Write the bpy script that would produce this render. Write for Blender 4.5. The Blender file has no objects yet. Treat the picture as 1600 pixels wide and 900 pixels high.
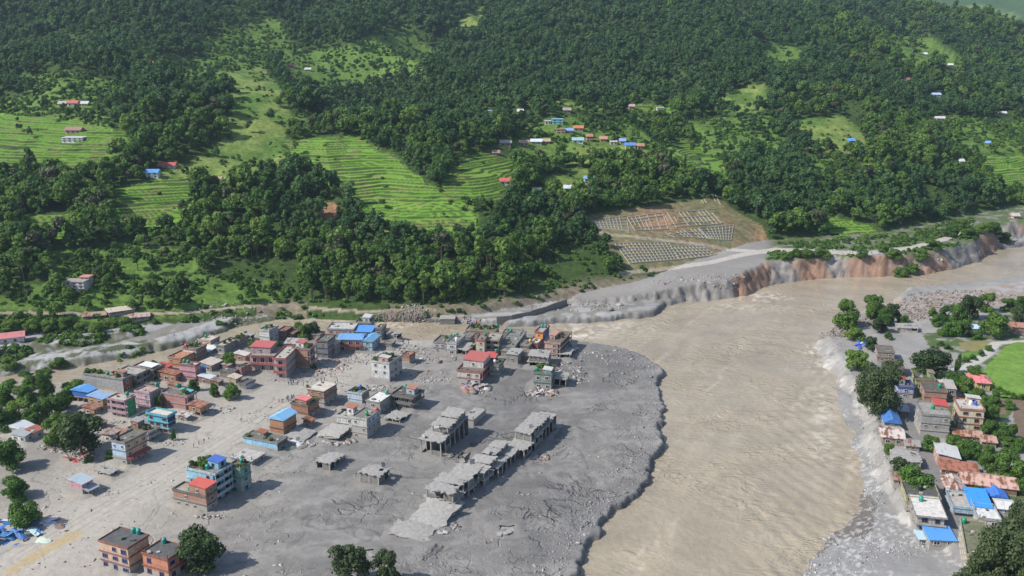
import bpy, bmesh, math, random
import numpy as np
from mathutils import Vector, Matrix

# ------------------------------------------------------------------ camera, sky, sun, exposure
CAMH, PITCH, FPX = 140.0, math.radians(15.0), 1500.0     # metres above the mud plain, tilt down, focal length in photo pixels
SP, CP = math.sin(PITCH), math.cos(PITCH)
S = bpy.context.scene
C = S.collection
cam = bpy.data.objects.new('camera', bpy.data.cameras.new('camera'))
C.objects.link(cam); S.camera = cam
cam.location = (0, 0, CAMH); cam.rotation_euler = (math.pi/2 - PITCH, 0, 0)
cam.data.sensor_width = 36.0; cam.data.lens = 36.0*FPX/1600.0
cam.data.clip_start = 1.0; cam.data.clip_end = 20000.0

SUN_DIR = Vector((-0.90, -0.34, 0.90)).normalized()      # towards the sun
SUN_EL = math.asin(SUN_DIR.z); SUN_AZ = math.atan2(SUN_DIR.x, SUN_DIR.y)
W = bpy.data.worlds.new('World'); S.world = W; W.use_nodes = True
wn = W.node_tree.nodes; wn.clear()
sky = wn.new('ShaderNodeTexSky'); sky.sky_type = 'NISHITA'; sky.sun_disc = False
sky.sun_elevation = SUN_EL; sky.sun_rotation = SUN_AZ; sky.altitude = 700; sky.dust_density = 1.6
bg = wn.new('ShaderNodeBackground'); bg.inputs['Strength'].default_value = 0.14
wo = wn.new('ShaderNodeOutputWorld')
W.node_tree.links.new(sky.outputs[0], bg.inputs[0]); W.node_tree.links.new(bg.outputs[0], wo.inputs[0])
sl = bpy.data.lights.new('sun', 'SUN'); sl.energy = 5.0; sl.angle = math.radians(0.6); sl.color = (1.0, 0.95, 0.87)
sun = bpy.data.objects.new('sun', sl); C.objects.link(sun)
sun.rotation_euler = SUN_DIR.to_track_quat('Z', 'Y').to_euler(); sun.location = (0, 0, 900)
S.view_settings.view_transform = 'Standard'; S.view_settings.look = 'None'
S.view_settings.exposure = 0.25; S.view_settings.gamma = 1.0; S.view_settings.use_curve_mapping = False
S.cycles.max_bounces = 5; S.cycles.diffuse_bounces = 2; S.cycles.glossy_bounces = 2
S.cycles.transmission_bounces = 2; S.cycles.volume_bounces = 0; S.cycles.transparent_max_bounces = 4
S.cycles.use_adaptive_sampling = True

# ------------------------------------------------------------------ geometry helpers
R = random.Random(7)
def unproj(px, py, z=0.0):
    """point of the photograph -> world point at height z"""
    u = (px-800.0)/FPX; d = (py-450.0)/FPX
    k = (CAMH-z)/(SP+d*CP)
    return (u*k, (CP-d*SP)*k)
def proj(X, Y, Z):
    dz = Z-CAMH
    depth = Y*CP-dz*SP
    up = Y*SP+dz*CP
    return 800+FPX*X/depth, 450-FPX*up/depth

def vnoise(x, y, seed=0):
    xi = np.floor(x).astype(np.int64); yi = np.floor(y).astype(np.int64)
    fx = x-xi; fy = y-yi
    fx = fx*fx*(3-2*fx); fy = fy*fy*(3-2*fy)
    def hsh(a, b):
        n = (a*374761393+b*668265263+seed*1442695041) & 0xffffffff
        n = ((n ^ (n >> 13))*1274126177) & 0xffffffff
        n = n ^ (n >> 16)
        return (n & 0xffff)/65535.0
    a = hsh(xi, yi); b = hsh(xi+1, yi); c = hsh(xi, yi+1); d = hsh(xi+1, yi+1)
    return (a*(1-fx)+b*fx)*(1-fy)+(c*(1-fx)+d*fx)*fy
def fbm(x, y, seed=0, oct=4, gain=0.5):
    s = 0; a = 1; t = 0
    for i in range(oct):
        s = s+a*vnoise(x*2**i+i*17.3, y*2**i-i*9.1, seed+i); t += a; a *= gain
    return s/t
def ridged(x, y, seed=0, oct=3):
    s = 0; a = 1; t = 0
    for i in range(oct):
        s = s+a*(1-np.abs(2*vnoise(x*2**i+i*5.3, y*2**i+i*3.1, seed+i)-1)); t += a; a *= .5
    return s/t
def sstep(a, b, x):
    t = np.clip((x-a)/(b-a), 0, 1); return t*t*(3-2*t)
def inpoly(x, y, poly):
    r = np.zeros(np.shape(x), bool); n = len(poly)
    for i in range(n):
        x0, y0 = poly[i]; x1, y1 = poly[(i+1) % n]
        if y0 == y1: continue
        c = ((y0 > y) != (y1 > y)) & (x < (x1-x0)*(y-y0)/(y1-y0)+x0)
        r ^= c
    return r
def polydist(x, y, poly, closed=True):
    d = np.full(np.shape(x), 1e9); n = len(poly)
    for i in range(n if closed else n-1):
        x0, y0 = poly[i]; x1, y1 = poly[(i+1) % n]
        ex, ey = x1-x0, y1-y0; L = ex*ex+ey*ey+1e-9
        t = np.clip(((x-x0)*ex+(y-y0)*ey)/L, 0, 1)
        d = np.minimum(d, (x-x0-t*ex)**2+(y-y0-t*ey)**2)
    return np.sqrt(d)
def sdist(x, y, poly):
    d = polydist(x, y, poly); return np.where(inpoly(x, y, poly), -d, d)

def np_mesh(name, co, quads, cols=None, smooth=True):
    me = bpy.data.meshes.new(name)
    co = np.asarray(co, np.float32); quads = np.asarray(quads, np.int32)
    me.vertices.add(len(co)); me.vertices.foreach_set('co', co.ravel())
    k = quads.shape[1]
    me.loops.add(quads.size); me.loops.foreach_set('vertex_index', quads.ravel())
    me.polygons.add(len(quads)); me.polygons.foreach_set('loop_start', np.arange(0, quads.size, k, dtype=np.int32))
    if smooth: me.polygons.foreach_set('use_smooth', np.ones(len(quads), bool))
    me.update(calc_edges=True)
    if cols is not None:
        a = me.color_attributes.new('Col', 'FLOAT_COLOR', 'POINT')
        c4 = np.ones((len(co), 4), np.float32); c4[:, :3] = cols
        a.data.foreach_set('color', c4.ravel())
    return me
def grid_quads(nr, nc):
    i = np.arange(nr-1)[:, None]*nc+np.arange(nc-1)[None]
    return np.stack([i, i+1, i+nc+1, i+nc], -1).reshape(-1, 4)
def sub_mesh(name, co, quads, cols, smooth=True):
    used = np.unique(quads); remap = np.zeros(len(co), np.int64); remap[used] = np.arange(len(used))
    return np_mesh(name, co[used], remap[quads], cols[used], smooth)
def link(name, me, parent=None, mat=None):
    o = bpy.data.objects.new(name, me); C.objects.link(o)
    if parent is not None: o.parent = parent
    if mat is not None and me is not None and len(me.materials) == 0: me.materials.append(mat)
    return o
def tag(o, label=None, cat=None, group=None, kind=None):
    if cat and not kind: kind = 'thing'
    for k, v in (('label', label), ('category', cat), ('group', group), ('kind', kind)):
        if v: o[k] = v
    return o
def empty(name, loc, rz=0):
    o = bpy.data.objects.new(name, None); C.objects.link(o); o.location = loc; o.rotation_euler = (0, 0, rz)
    o.empty_display_size = .5
    return o

# ------------------------------------------------------------------ materials
def new_mat(name):
    m = bpy.data.materials.new(name); m.use_nodes = True
    nt = m.node_tree; b = nt.nodes['Principled BSDF']
    return m, nt, nt.nodes, nt.links, b
def ground_mat(name, rough=.9, nscale=.9, contrast=.35, bump=.35, bscale=1.3, spec=.3):
    """vertex colour x fine noise"""
    m, nt, n, l, b = new_mat(name)
    vc = n.new('ShaderNodeVertexColor'); vc.layer_name = 'Col'
    tc = n.new('ShaderNodeTexCoord')
    nz = n.new('ShaderNodeTexNoise'); nz.inputs['Scale'].default_value = nscale; nz.inputs['Detail'].default_value = 6; nz.inputs['Roughness'].default_value = .65
    l.new(tc.outputs['Object'], nz.inputs['Vector'])
    mr = n.new('ShaderNodeMapRange'); mr.inputs['From Min'].default_value = .3; mr.inputs['From Max'].default_value = .7
    mr.inputs['To Min'].default_value = 1-contrast; mr.inputs['To Max'].default_value = 1+contrast
    l.new(nz.outputs[0], mr.inputs['Value'])
    mx = n.new('ShaderNodeMix'); mx.data_type = 'RGBA'; mx.blend_type = 'MULTIPLY'; mx.inputs['Factor'].default_value = 1
    l.new(vc.outputs['Color'], mx.inputs['A']); l.new(mr.outputs[0], mx.inputs['B'])
    l.new(mx.outputs['Result'], b.inputs['Base Color'])
    b.inputs['Roughness'].default_value = rough; b.inputs['Specular IOR Level'].default_value = spec
    nb = n.new('ShaderNodeTexNoise'); nb.inputs['Scale'].default_value = bscale; nb.inputs['Detail'].default_value = 5
    l.new(tc.outputs['Object'], nb.inputs['Vector'])
    bp = n.new('ShaderNodeBump'); bp.inputs['Strength'].default_value = bump; bp.inputs['Distance'].default_value = .6
    l.new(nb.outputs[0], bp.inputs['Height']); l.new(bp.outputs[0], b.inputs['Normal'])
    return m
MAT_MUD = ground_mat('mud', .8, .45, .12, .22, .9)
def crease(m, scale, width, amount, dark, x0, x1, lo=.2, stretch=(1, 1, 1), rot=0.0, mask=(.40, .60), crest=False, warp=22):
    """thin wrinkle lines (where a warped noise crosses its middle value) as relief and, for mud, as a darker colour along the line"""
    nt = m.node_tree; n = nt.nodes; l = nt.links; b = n['Principled BSDF']
    tc = n.new('ShaderNodeTexCoord')
    w = n.new('ShaderNodeTexNoise'); w.inputs['Scale'].default_value = .04; w.inputs['Detail'].default_value = 2; l.new(tc.outputs['Object'], w.inputs['Vector'])
    sc = n.new('ShaderNodeVectorMath'); sc.operation = 'SCALE'; sc.inputs['Scale'].default_value = warp; l.new(w.outputs['Color'], sc.inputs[0])
    ad = n.new('ShaderNodeVectorMath'); ad.operation = 'ADD'; l.new(tc.outputs['Object'], ad.inputs[0]); l.new(sc.outputs[0], ad.inputs[1])
    mp = n.new('ShaderNodeMapping'); mp.inputs['Rotation'].default_value = (0, 0, rot); mp.inputs['Scale'].default_value = stretch; l.new(ad.outputs[0], mp.inputs['Vector'])
    rn = n.new('ShaderNodeTexNoise'); rn.inputs['Scale'].default_value = scale; rn.inputs['Detail'].default_value = 4; rn.inputs['Roughness'].default_value = .55; l.new(mp.outputs[0], rn.inputs['Vector'])
    sb = n.new('ShaderNodeMath'); sb.operation = 'SUBTRACT'; sb.inputs[1].default_value = .5; l.new(rn.outputs[0], sb.inputs[0])
    ab = n.new('ShaderNodeMath'); ab.operation = 'ABSOLUTE'; l.new(sb.outputs[0], ab.inputs[0])
    ln = n.new('ShaderNodeMapRange'); ln.interpolation_type = 'SMOOTHSTEP'; ln.inputs['From Min'].default_value = width; ln.inputs['From Max'].default_value = 0; l.new(ab.outputs[0], ln.inputs['Value'])
    mk = n.new('ShaderNodeTexNoise'); mk.inputs['Scale'].default_value = .03; mk.inputs['Detail'].default_value = 3; l.new(tc.outputs['Object'], mk.inputs['Vector'])
    mr = n.new('ShaderNodeMapRange'); mr.inputs['From Min'].default_value = mask[0]; mr.inputs['From Max'].default_value = mask[1]; l.new(mk.outputs[0], mr.inputs['Value'])
    sx = n.new('ShaderNodeSeparateXYZ'); l.new(tc.outputs['Object'], sx.inputs[0])
    rx = n.new('ShaderNodeMapRange'); rx.inputs['From Min'].default_value = x0; rx.inputs['From Max'].default_value = x1; rx.inputs['To Min'].default_value = lo; l.new(sx.outputs['X'], rx.inputs['Value'])
    mu = n.new('ShaderNodeMath'); mu.operation = 'MULTIPLY'; l.new(mr.outputs[0], mu.inputs[0]); l.new(rx.outputs[0], mu.inputs[1])
    hm = n.new('ShaderNodeMath'); hm.operation = 'MULTIPLY'; l.new(ln.outputs[0], hm.inputs[0]); l.new(mu.outputs[0], hm.inputs[1])
    old = b.inputs['Normal'].links[0].from_socket
    bp = n.new('ShaderNodeBump'); bp.invert = not crest; bp.inputs['Strength'].default_value = 1.0; bp.inputs['Distance'].default_value = amount
    l.new(hm.outputs[0], bp.inputs['Height']); l.new(old, bp.inputs['Normal']); l.new(bp.outputs[0], b.inputs['Normal'])
    if dark:
        cm_ = n.new('ShaderNodeMath'); cm_.operation = 'MULTIPLY'; l.new(hm.outputs[0], cm_.inputs[0]); cm_.inputs[1].default_value = dark
        oc = b.inputs['Base Color'].links[0].from_socket
        mx = n.new('ShaderNodeMix'); mx.data_type = 'RGBA'; l.new(cm_.outputs[0], mx.inputs['Factor']); l.new(oc, mx.inputs['A']); mx.inputs['B'].default_value = (.085, .08, .075, 1)
        l.new(mx.outputs['Result'], b.inputs['Base Color'])
MAT_PLAIN = ground_mat('drying_mud', .8, .45, .12, .25, .9)
crease(MAT_PLAIN, .042, .018, .45, .65, -130, -20, .20, mask=(.43, .62))
crease(MAT_PLAIN, .10, .026, .30, .40, -110, 10, .05, (1, .4, 1), .5, mask=(.52, .68))
crease(MAT_PLAIN, .34, .10, .20, .14, -90, 20, .15, mask=(.46, .66))
MAT_HILL = ground_mat('hill_soil_and_grass', .95, .35, .4, .5, .5, .1)
MAT_FIELD = ground_mat('field_green', .9, .8, .22, .3, 1.2, .15)
MAT_FOAM = None

def water_mat():
    m, nt, n, l, b = new_mat('muddy_water')
    vc = n.new('ShaderNodeVertexColor'); vc.layer_name = 'Col'
    tc = n.new('ShaderNodeTexCoord')
    nz = n.new('ShaderNodeTexNoise'); nz.inputs['Scale'].default_value = .06; nz.inputs['Detail'].default_value = 6; nz.inputs['Distortion'].default_value = .8
    l.new(tc.outputs['Object'], nz.inputs['Vector'])
    mr = n.new('ShaderNodeMapRange'); mr.inputs['From Min'].default_value = .3; mr.inputs['From Max'].default_value = .7
    mr.inputs['To Min'].default_value = .86; mr.inputs['To Max'].default_value = 1.12
    l.new(nz.outputs[0], mr.inputs['Value'])
    mx = n.new('ShaderNodeMix'); mx.data_type = 'RGBA'; mx.blend_type = 'MULTIPLY'; mx.inputs['Factor'].default_value = 1
    l.new(vc.outputs['Color'], mx.inputs['A']); l.new(mr.outputs[0], mx.inputs['B'])
    l.new(mx.outputs['Result'], b.inputs['Base Color'])
    b.inputs['Roughness'].default_value = .22; b.inputs['IOR'].default_value = 1.33; b.inputs['Specular IOR Level'].default_value = .5
    nb = n.new('ShaderNodeTexNoise'); nb.inputs['Scale'].default_value = .55; nb.inputs['Detail'].default_value = 4; nb.inputs['Distortion'].default_value = .5
    l.new(tc.outputs['Object'], nb.inputs['Vector'])
    bp = n.new('ShaderNodeBump'); bp.inputs['Strength'].default_value = .5; bp.inputs['Distance'].default_value = .5
    l.new(nb.outputs[0], bp.inputs['Height']); l.new(bp.outputs[0], b.inputs['Normal'])
    return m
MAT_WATER = water_mat()
crease(MAT_WATER, .30, .14, .13, 0, -400, -390, 1, (.35, 1, 1), .75, (.36, .56), True, 30)
crease(MAT_WATER, .11, .07, .20, 0, -400, -390, 1, (.5, 1, 1), .5, (.46, .6), True, 40)

def leaf_mat(name, dark, light, translucent=.25):
    m, nt, n, l, b = new_mat(name)
    oi = n.new('ShaderNodeObjectInfo')
    rp = n.new('ShaderNodeMix'); rp.data_type = 'RGBA'
    rp.inputs['A'].default_value = (*dark, 1); rp.inputs['B'].default_value = (*light, 1)
    l.new(oi.outputs['Random'], rp.inputs['Factor'])
    geo = n.new('ShaderNodeNewGeometry')
    hv = n.new('ShaderNodeHueSaturation')
    mr = n.new('ShaderNodeMapRange'); mr.inputs['To Min'].default_value = .65; mr.inputs['To Max'].default_value = 1.35
    l.new(geo.outputs['Random Per Island'], mr.inputs['Value']); l.new(mr.outputs[0], hv.inputs['Value'])
    l.new(rp.outputs['Result'], hv.inputs['Color'])
    l.new(hv.outputs[0], b.inputs['Base Color']); b.inputs['Roughness'].default_value = .6; b.inputs['Specular IOR Level'].default_value = .25
    tr = n.new('ShaderNodeBsdfTranslucent'); l.new(hv.outputs[0], tr.inputs[0])
    ms = n.new('ShaderNodeMixShader'); ms.inputs[0].default_value = translucent
    out = n['Material Output']; l.new(b.outputs[0], ms.inputs[1]); l.new(tr.outputs[0], ms.inputs[2]); l.new(ms.outputs[0], out.inputs[0])
    return m
LEAF_FOREST = leaf_mat('leaf_forest', (.060, .135, .028), (.165, .270, .052), .46)
LEAF_DARK = leaf_mat('leaf_dark', (.032, .062, .020), (.050, .085, .026))
LEAF_SHADED = leaf_mat('leaf_shaded', (.042, .100, .032), (.092, .175, .050), .40)  # darker forest green, cloud shade on the upper slope put into the leaf colour
LEAF_BRIGHT = leaf_mat('leaf_bright', (.055, .125, .020), (.095, .19, .030))
LEAF_GREY = leaf_mat('leaf_grey_green', (.062, .094, .038), (.082, .118, .046), .34)
LEAF_DUSTY = leaf_mat('leaf_dusty', (.055, .070, .035), (.11, .12, .06))
MAT_BARK, _, _, _, _b = new_mat('bark'); _b.inputs['Base Color'].default_value = (.13, .10, .075, 1); _b.inputs['Roughness'].default_value = .95
# ------------------------------------------------------------------ the lie of the land
def world(pts, z): return [unproj(x, y, z) for x, y in pts]
WATER = -1.9
PX_PLAIN = [(-420,640),(-120,612),(0,604),(135,599),(175,584),(260,569),(330,544),(400,527),(470,520),(560,515),(600,515),(628,531),(660,533),
            (690,529),(720,525),(800,521),(880,527),(905,535),(962,541),(1000,552),(1031,572),(1026,590),(1031,612),(1037,640),(1028,665),(1031,690),
            (1018,715),(1016,745),(998,762),(985,778),(962,790),(937,806),(932,824),(905,850),(897,874),(885,900),(868,960),(840,1080),(-700,1080)]
PX_EAST = [(1900,425),(1600,437),(1500,451),(1420,457),(1397,468),(1392,486),(1340,491),(1312,508),(1286,524),(1275,540),(1282,562),(1302,592),(1327,626),
           (1337,660),(1342,690),(1348,722),(1362,752),(1384,785),(1402,820),(1432,850),(1470,890),(1520,960),(1600,1080),(2400,1080)]
PX_BEACH = [(1300,600),(1330,680),(1338,728),(1352,760),(1345,788),(1318,815),(1290,840),(1262,880),(1240,912),(1200,1080),(2000,1080),(1600,700)]
PX_SHELF = [(-500,610),(-120,592),(0,582),(130,572),(250,547),(320,529),(345,517),(390,507),(430,501),(480,498),(560,496),(600,492),(640,498),(690,496),
            (720,498),(760,500),(800,503),(840,500),(880,497),(930,494),(1000,489),(1020,486),(1040,470),(1200,430),(1480,395),(1530,386),(1600,378),(1900,350),(2000,250),(-600,350)]
PX_CLIFF = [(900,474),(945,466),(1000,457),(1060,446),(1100,438),(1150,427),(1190,411),(1240,404),(1300,399),(1360,400),(1440,394),(1480,388),(1512,378),
            (1560,352),(1700,330),(2000,300),(2000,200),(900,300)]
PL_PLAIN = world(PX_PLAIN, 0.0); PL_EAST = world(PX_EAST, WATER); PL_BEACH = world(PX_BEACH, -1.0)
PL_SHELF = world(PX_SHELF, 0.6); PX_BARS = [[(-60,576),(70,554),(150,541),(205,532),(228,537),(224,545),(130,560),(-60,588)], [(-60,543),(60,531),(150,518),(200,512),(215,517),(150,530),(60,544),(-60,556)], [(232,532),(300,512),(345,496),(372,496),(352,508),(300,526),(250,538)]]
PL_BARS = [world(b_, 2.2) for b_ in PX_BARS]
CLIFF_H = lambda x: np.interp(x, [20, 60, 105, 150], [1.6, 3.6, 6.8, 9.5])
PL_CLIFF = [unproj(x, y, float(np.interp(x, [900, 960, 1060, 1150], [1.6, 3.6, 6.8, 9.5]))) for x, y in PX_CLIFF]
FOOT_PX = [(-400,552),(-150,530),(0,516),(150,500),(300,492),(450,479),(560,483),(650,484),(750,478),(850,461),(950,447),(1000,441),(1100,421),(1200,399),
           (1300,391),(1400,384),(1500,360),(1600,340)]
_fw = [unproj(x, y, 4.0) for x, y in FOOT_PX]
FOOT_X = np.array([p[0] for p in _fw]+[900., 1600.]); FOOT_Y = np.array([p[1] for p in _fw]+[1010., 1400.])
PROF_T = [-60, 0, 14, 40, 100, 170, 280, 400, 560, 750, 1000, 1300, 1700, 2500]
PROF_Z = [-60, 3.5, 8, 19, 39, 52, 74, 98, 132, 176, 245, 330, 420, 560]
CAP_X = [-1600, -900, -720, -620, -540, -440, -300, 300, 420, 560, 700, 800, 900, 1000, 1200, 1800]
CAP_Z = [150, 152, 168, 190, 222, 300, 420, 420, 240, 205, 190, 172, 132, 96, 66, 45]
def hill_t(X, Y): return (Y-np.interp(X, FOOT_X, FOOT_Y))*0.92
def hill(X, Y):
    t = hill_t(X, Y)
    tw = t+26*(fbm(X/95., Y/95., 3, 3)-.5)*np.clip(t/60, 0, 1)
    z = np.interp(tw, PROF_T, PROF_Z)
    k = np.clip((z-20)/80, 0, 1)
    z = z+k*(66*(fbm(X/240., Y/240., 11, 3)-.5)+42*(ridged(X/130.+.3*Y/130., Y/320., 5, 2)-.6))
    # a side valley between the two spurs
    gx = -150+.12*(Y-600)
    z = z-k*20*np.exp(-((X-gx)/55.)**2)*np.clip((t-120)/150, 0, 1)
    cap = np.interp(X, CAP_X, CAP_Z)-np.clip(Y-1750, 0, 3000)*.16+26*(fbm(X/150., Y/150., 31, 3)-.5)
    kk = 25.
    z = -kk*np.log(np.exp(-np.clip(z, -200, 900)/kk)+np.exp(-np.clip(cap, -200, 900)/kk))
    return z
def edge_warp(X, Y):
    return 5.0*(fbm(X/12., Y/12., 41, 3)-.5)+2.2*(fbm(X/3.2, Y/3.2, 42, 2)-.5)+1.3*(vnoise(X/1.6, Y/1.6, 43)-.5)
def crack(X, Y):
    wx = X+9*(fbm(X/26., Y/26., 51, 2)-.5)+2.5*(fbm(X/5., Y/5., 49, 2)-.5); wy = Y+9*(fbm(X/26., Y/26., 52, 2)-.5)+2.5*(fbm(X/5., Y/5., 48, 2)-.5)
    a = sstep(.972, .995, ridged(wx/17., wy/17., 57, 1))*sstep(.50, .62, fbm(X/22., Y/22., 47, 2))
    b = sstep(.93, .985, ridged((wx+wy*.5)/5., (wy-wx*.5)/13., 46, 1))*sstep(.52, .64, fbm(X/28.+9, Y/28., 45, 2))*.8
    return np.maximum(a, b)
def plain_detail(X, Y):
    """flow lobes, wrinkles and cracks of the drying mud"""
    wx = X+9*(fbm(X/26., Y/26., 51, 2)-.5); wy = Y+9*(fbm(X/26., Y/26., 52, 2)-.5)
    z = 1.3*(fbm(X/40., Y/40., 50, 3)-.5)
    right = sstep(-90, 20, X)
    z = z+(.12+.34*right)*(ridged(wx/9., wy/9., 53, 4)-.55)+.35*right*sstep(.55, .8, fbm(X/16., Y/16., 44, 2))*(ridged(wx/3.2, wy/2.2, 54, 2)-.5)
    flow = ridged((wx*.9+wy*.35)/16., (wy*.9-wx*.35)/5.5, 56, 2)
    z = z+(.12+.42*right)*np.clip(flow-.55, 0, 1)
    z = z-.10*crack(X, Y)
    z = z+.05*(vnoise(X/1.3, Y/1.3, 58)-.5)+.04*right*(vnoise(X/.7, Y/.7, 59)-.5)
    return z
def height(X, Y, parts=False):
    if X.size > 1000:
        near = Y < 860
        if not near.all():
            z = np.zeros_like(X); k = np.full(X.shape, 6); dd = {q: np.full(X.shape, 500.) for q in ('d1', 'd2', 'd3', 'd4')}
            zn, kn, dn = height(X[near], Y[near], True)
            z[near] = zn; k[near] = kn
            for q in dd: dd[q][near] = dn[q]
            z[~near] = hill(X[~near], Y[~near])
            return (z, k, dd) if parts else z
    ew = edge_warp(X, Y)
    d1 = sdist(X, Y, PL_PLAIN)+ew
    rise = sstep(0, 25, -d1)*0+np.exp(-(np.minimum(d1, 0)/9.)**2)*.5*(fbm(X/6., Y/6., 61, 2)-.3)
    z1 = plain_detail(X, Y)+rise-np.clip(d1, 0, 99)*2.2
    d2 = sdist(X, Y, PL_EAST)+ew
    z2 = 3.0+.7*(fbm(X/12., Y/12., 62, 3)-.5)-np.clip(d2+5.2+1.6*(ridged(X/5., Y/5., 60, 2)-.5), 0, 99)*.95
    d2b = sdist(X, Y, PL_BEACH)+ew*.6
    z2b = -.9+.5*(fbm(X/9., Y/9., 63, 3)-.5)-np.clip(d2b+5, 0, 5)*.2-np.clip(d2b, 0, 99)*.35+np.clip(-d2b-14, 0, 60)*.08
    d3 = sdist(X, Y, PL_SHELF)+ew
    z3 = .6+1.2*(fbm(X/22., Y/22., 64, 3)-.5)+.9*(ridged(X/13., Y/13., 65, 2)-.5)-np.clip(d3+np.interp(X, [-90, -40], [9, 0]), 0, 99)*np.interp(X, [-90, -40], [.34, 1.4])
    for bp_ in PL_BARS: z3 = z3+1.9*sstep(1.5, -1.5, sdist(X, Y, bp_)+ew)
    d4 = sdist(X, Y, PL_CLIFF)+ew*1.3
    rib = .25*ridged(X/7.+.2*Y/7., Y/14., 66, 3)+.75*fbm(X/4.5, Y/4.5, 70, 4)
    z4 = CLIFF_H(X)+.6*(fbm(X/10., Y/10., 67, 2)-.5)-np.clip(d4+2.4*(rib-.5), 0, 99)*1.35
    z5 = hill(X, Y)
    allz = np.stack([np.full_like(X, -7.5), z1, z2, z2b, z3, z4, z5])
    z = allz.max(0)
    if parts: return z, allz.argmax(0), dict(d1=d1, d2=d2, d3=d3, d4=d4)
    return z

# ---- image-plane outlines of what grows where on the slope (used to look up where a world point lies)
TERRACES = [
 ('broad rice terraces sweeping down the middle of the hillside', [(436,226),(500,214),(565,214),(600,238),(645,268),(700,300),(752,338),(748,366),(660,376),(600,366),(560,338),(536,308),(505,282),(470,258)], 1.0),
 ('rice terraces below the white house with a blue roof', [(180,296),(228,282),(270,278),(310,282),(300,322),(280,356),(180,366),(168,336)], .9),
 ('dim rice terraces at the far left of the slope', [(-60,178),(60,180),(120,194),(200,206),(212,246),(165,266),(135,280),(72,286),(60,268),(-60,268)], .85),
 ('small rice terraces low on the left slope', [(36,340),(112,332),(128,366),(106,380),(52,376)], .9),
 ('terraced plot beside the red roofed cottage', [(694,286),(718,252),(745,240),(798,242),(802,282),(784,318),(704,316)], .85),
 ('terraces right of the hill village', [(1018,230),(1070,218),(1112,240),(1142,270),(1146,294),(1090,286),(1044,262)], .9),
 ('terraced strip above the hill village', [(984,166),(1040,164),(1062,172),(1040,180),(990,176)], .85),
 ('flat paddy terraces at the far right of the valley', [(1524,246),(1640,240),(1640,340),(1590,318),(1552,290)], 1.0),
 ('narrow terraces above the river road', [(1276,340),(1306,334),(1356,352),(1396,376),(1370,388),(1316,374)], .95),
]
MEADOWS = [
 [(236,274),(300,246),(350,218),(440,212),(480,240),(470,264),(420,276),(384,286),(320,292),(262,292)],
 [(340,112),(410,100),(440,140),(462,190),(440,224),(376,222),(352,204),(366,160)],
 [(1104,152),(1190,134),(1206,160),(1180,178),(1130,178)],
 [(800,232),(900,226),(1010,234),(1020,250),(900,258),(806,256)],
 [(840,286),(908,262),(926,282),(870,312)],
 [(700,60),(730,20),(760,10),(740,50),(715,78)],
 [(1230,190),(1320,180),(1360,215),(1330,240),(1270,235)],
 [(860,160),(980,158),(978,172),(870,172)],
]
SCRUB = [
 [(20,120),(120,110),(200,130),(190,165),(60,160)], [(560,60),(640,40),(680,90),(640,130),(580,110)], [(240,90),(340,100),(350,150),(280,150)], [(1240,250),(1330,246),(1360,290),(1290,300)],
 [(1380,60),(1450,50),(1500,100),(1420,110)], [(1480,180),(1600,190),(1600,240),(1500,240)], [(690,300),(790,305),(800,330),(740,332)], [(440,190),(470,170),(520,190),(480,215)], [(1180,60),(1260,80),(1240,120),(1190,110)],
 [(-100,452),(150,440),(330,428),(450,440),(448,480),(300,492),(150,500),(-100,530)],
 [(440,90),(560,70),(600,120),(520,150),(450,150)],
 [(300,60),(430,30),(470,80),(400,105),(330,110)],
 [(-50,150),(150,160),(180,200),(60,190),(-50,186)],
 [(1060,190),(1200,180),(1240,240),(1150,262),(1100,240)],
 [(800,190),(1020,180),(1040,250),(800,260)],
 [(60,395),(240,380),(330,400),(300,428),(80,440)],
]
CUT = [(905,338),(1010,322),(1120,308),(1150,330),(1190,352),(1206,386),(1180,398),(1110,410),(1000,424),(965,416),(948,382),(915,360)]
SLIDE = [(490,318),(520,316),(538,330),(520,346),(498,344)]
ROAD_PX = [(905,352),(950,366),(1010,372),(1080,380),(1140,390),(1196,394)]
ROAD2_PX = [(968,427),(1040,420),(1110,410),(1160,398),(1210,390),(1300,394),(1350,396),(1420,388),(1460,378),(1500,366)]
TRACK_PX = [(-100,490),(0,489),(100,489),(200,492),(300,488),(380,479),(450,477),(520,484),(600,488),(680,484)]
def near_poly(px, py, pts, w): return polydist(px, py, pts, False) < w
HOUSE_CLEAR = []        # (px, py, half width, drop) filled by the hill houses
def wp(px, py):
    a = 15*(fbm(px/34., py/34., 201, 3)-.5)+8*(vnoise(px/9., py/9., 203)-.5); b = 12*(fbm(px/34., py/34., 202, 3)-.5)+6*(vnoise(px/9., py/9., 204)-.5)
    return px+a, py+b
def forest_mask(px0, py0):
    """0 = no tree, 1 = forest, 2 = scrub"""
    px, py = wp(px0, py0)
    r = np.ones(px.shape, int)
    for p in SCRUB: r[inpoly(px, py, p)] = 2
    for n_, p, g in TERRACES: r[inpoly(px, py, p)] = 0
    for p in MEADOWS: r[inpoly(px, py, p)] = 0
    px, py = px0, py0
    r[inpoly(px, py, CUT)] = 0; r[inpoly(px, py, SLIDE)] = 0
    for pl, w in ((ROAD_PX, 4), (ROAD2_PX, 5), (TRACK_PX, 4)): r[near_poly(px, py, pl, w)] = 0
    return r

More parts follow.
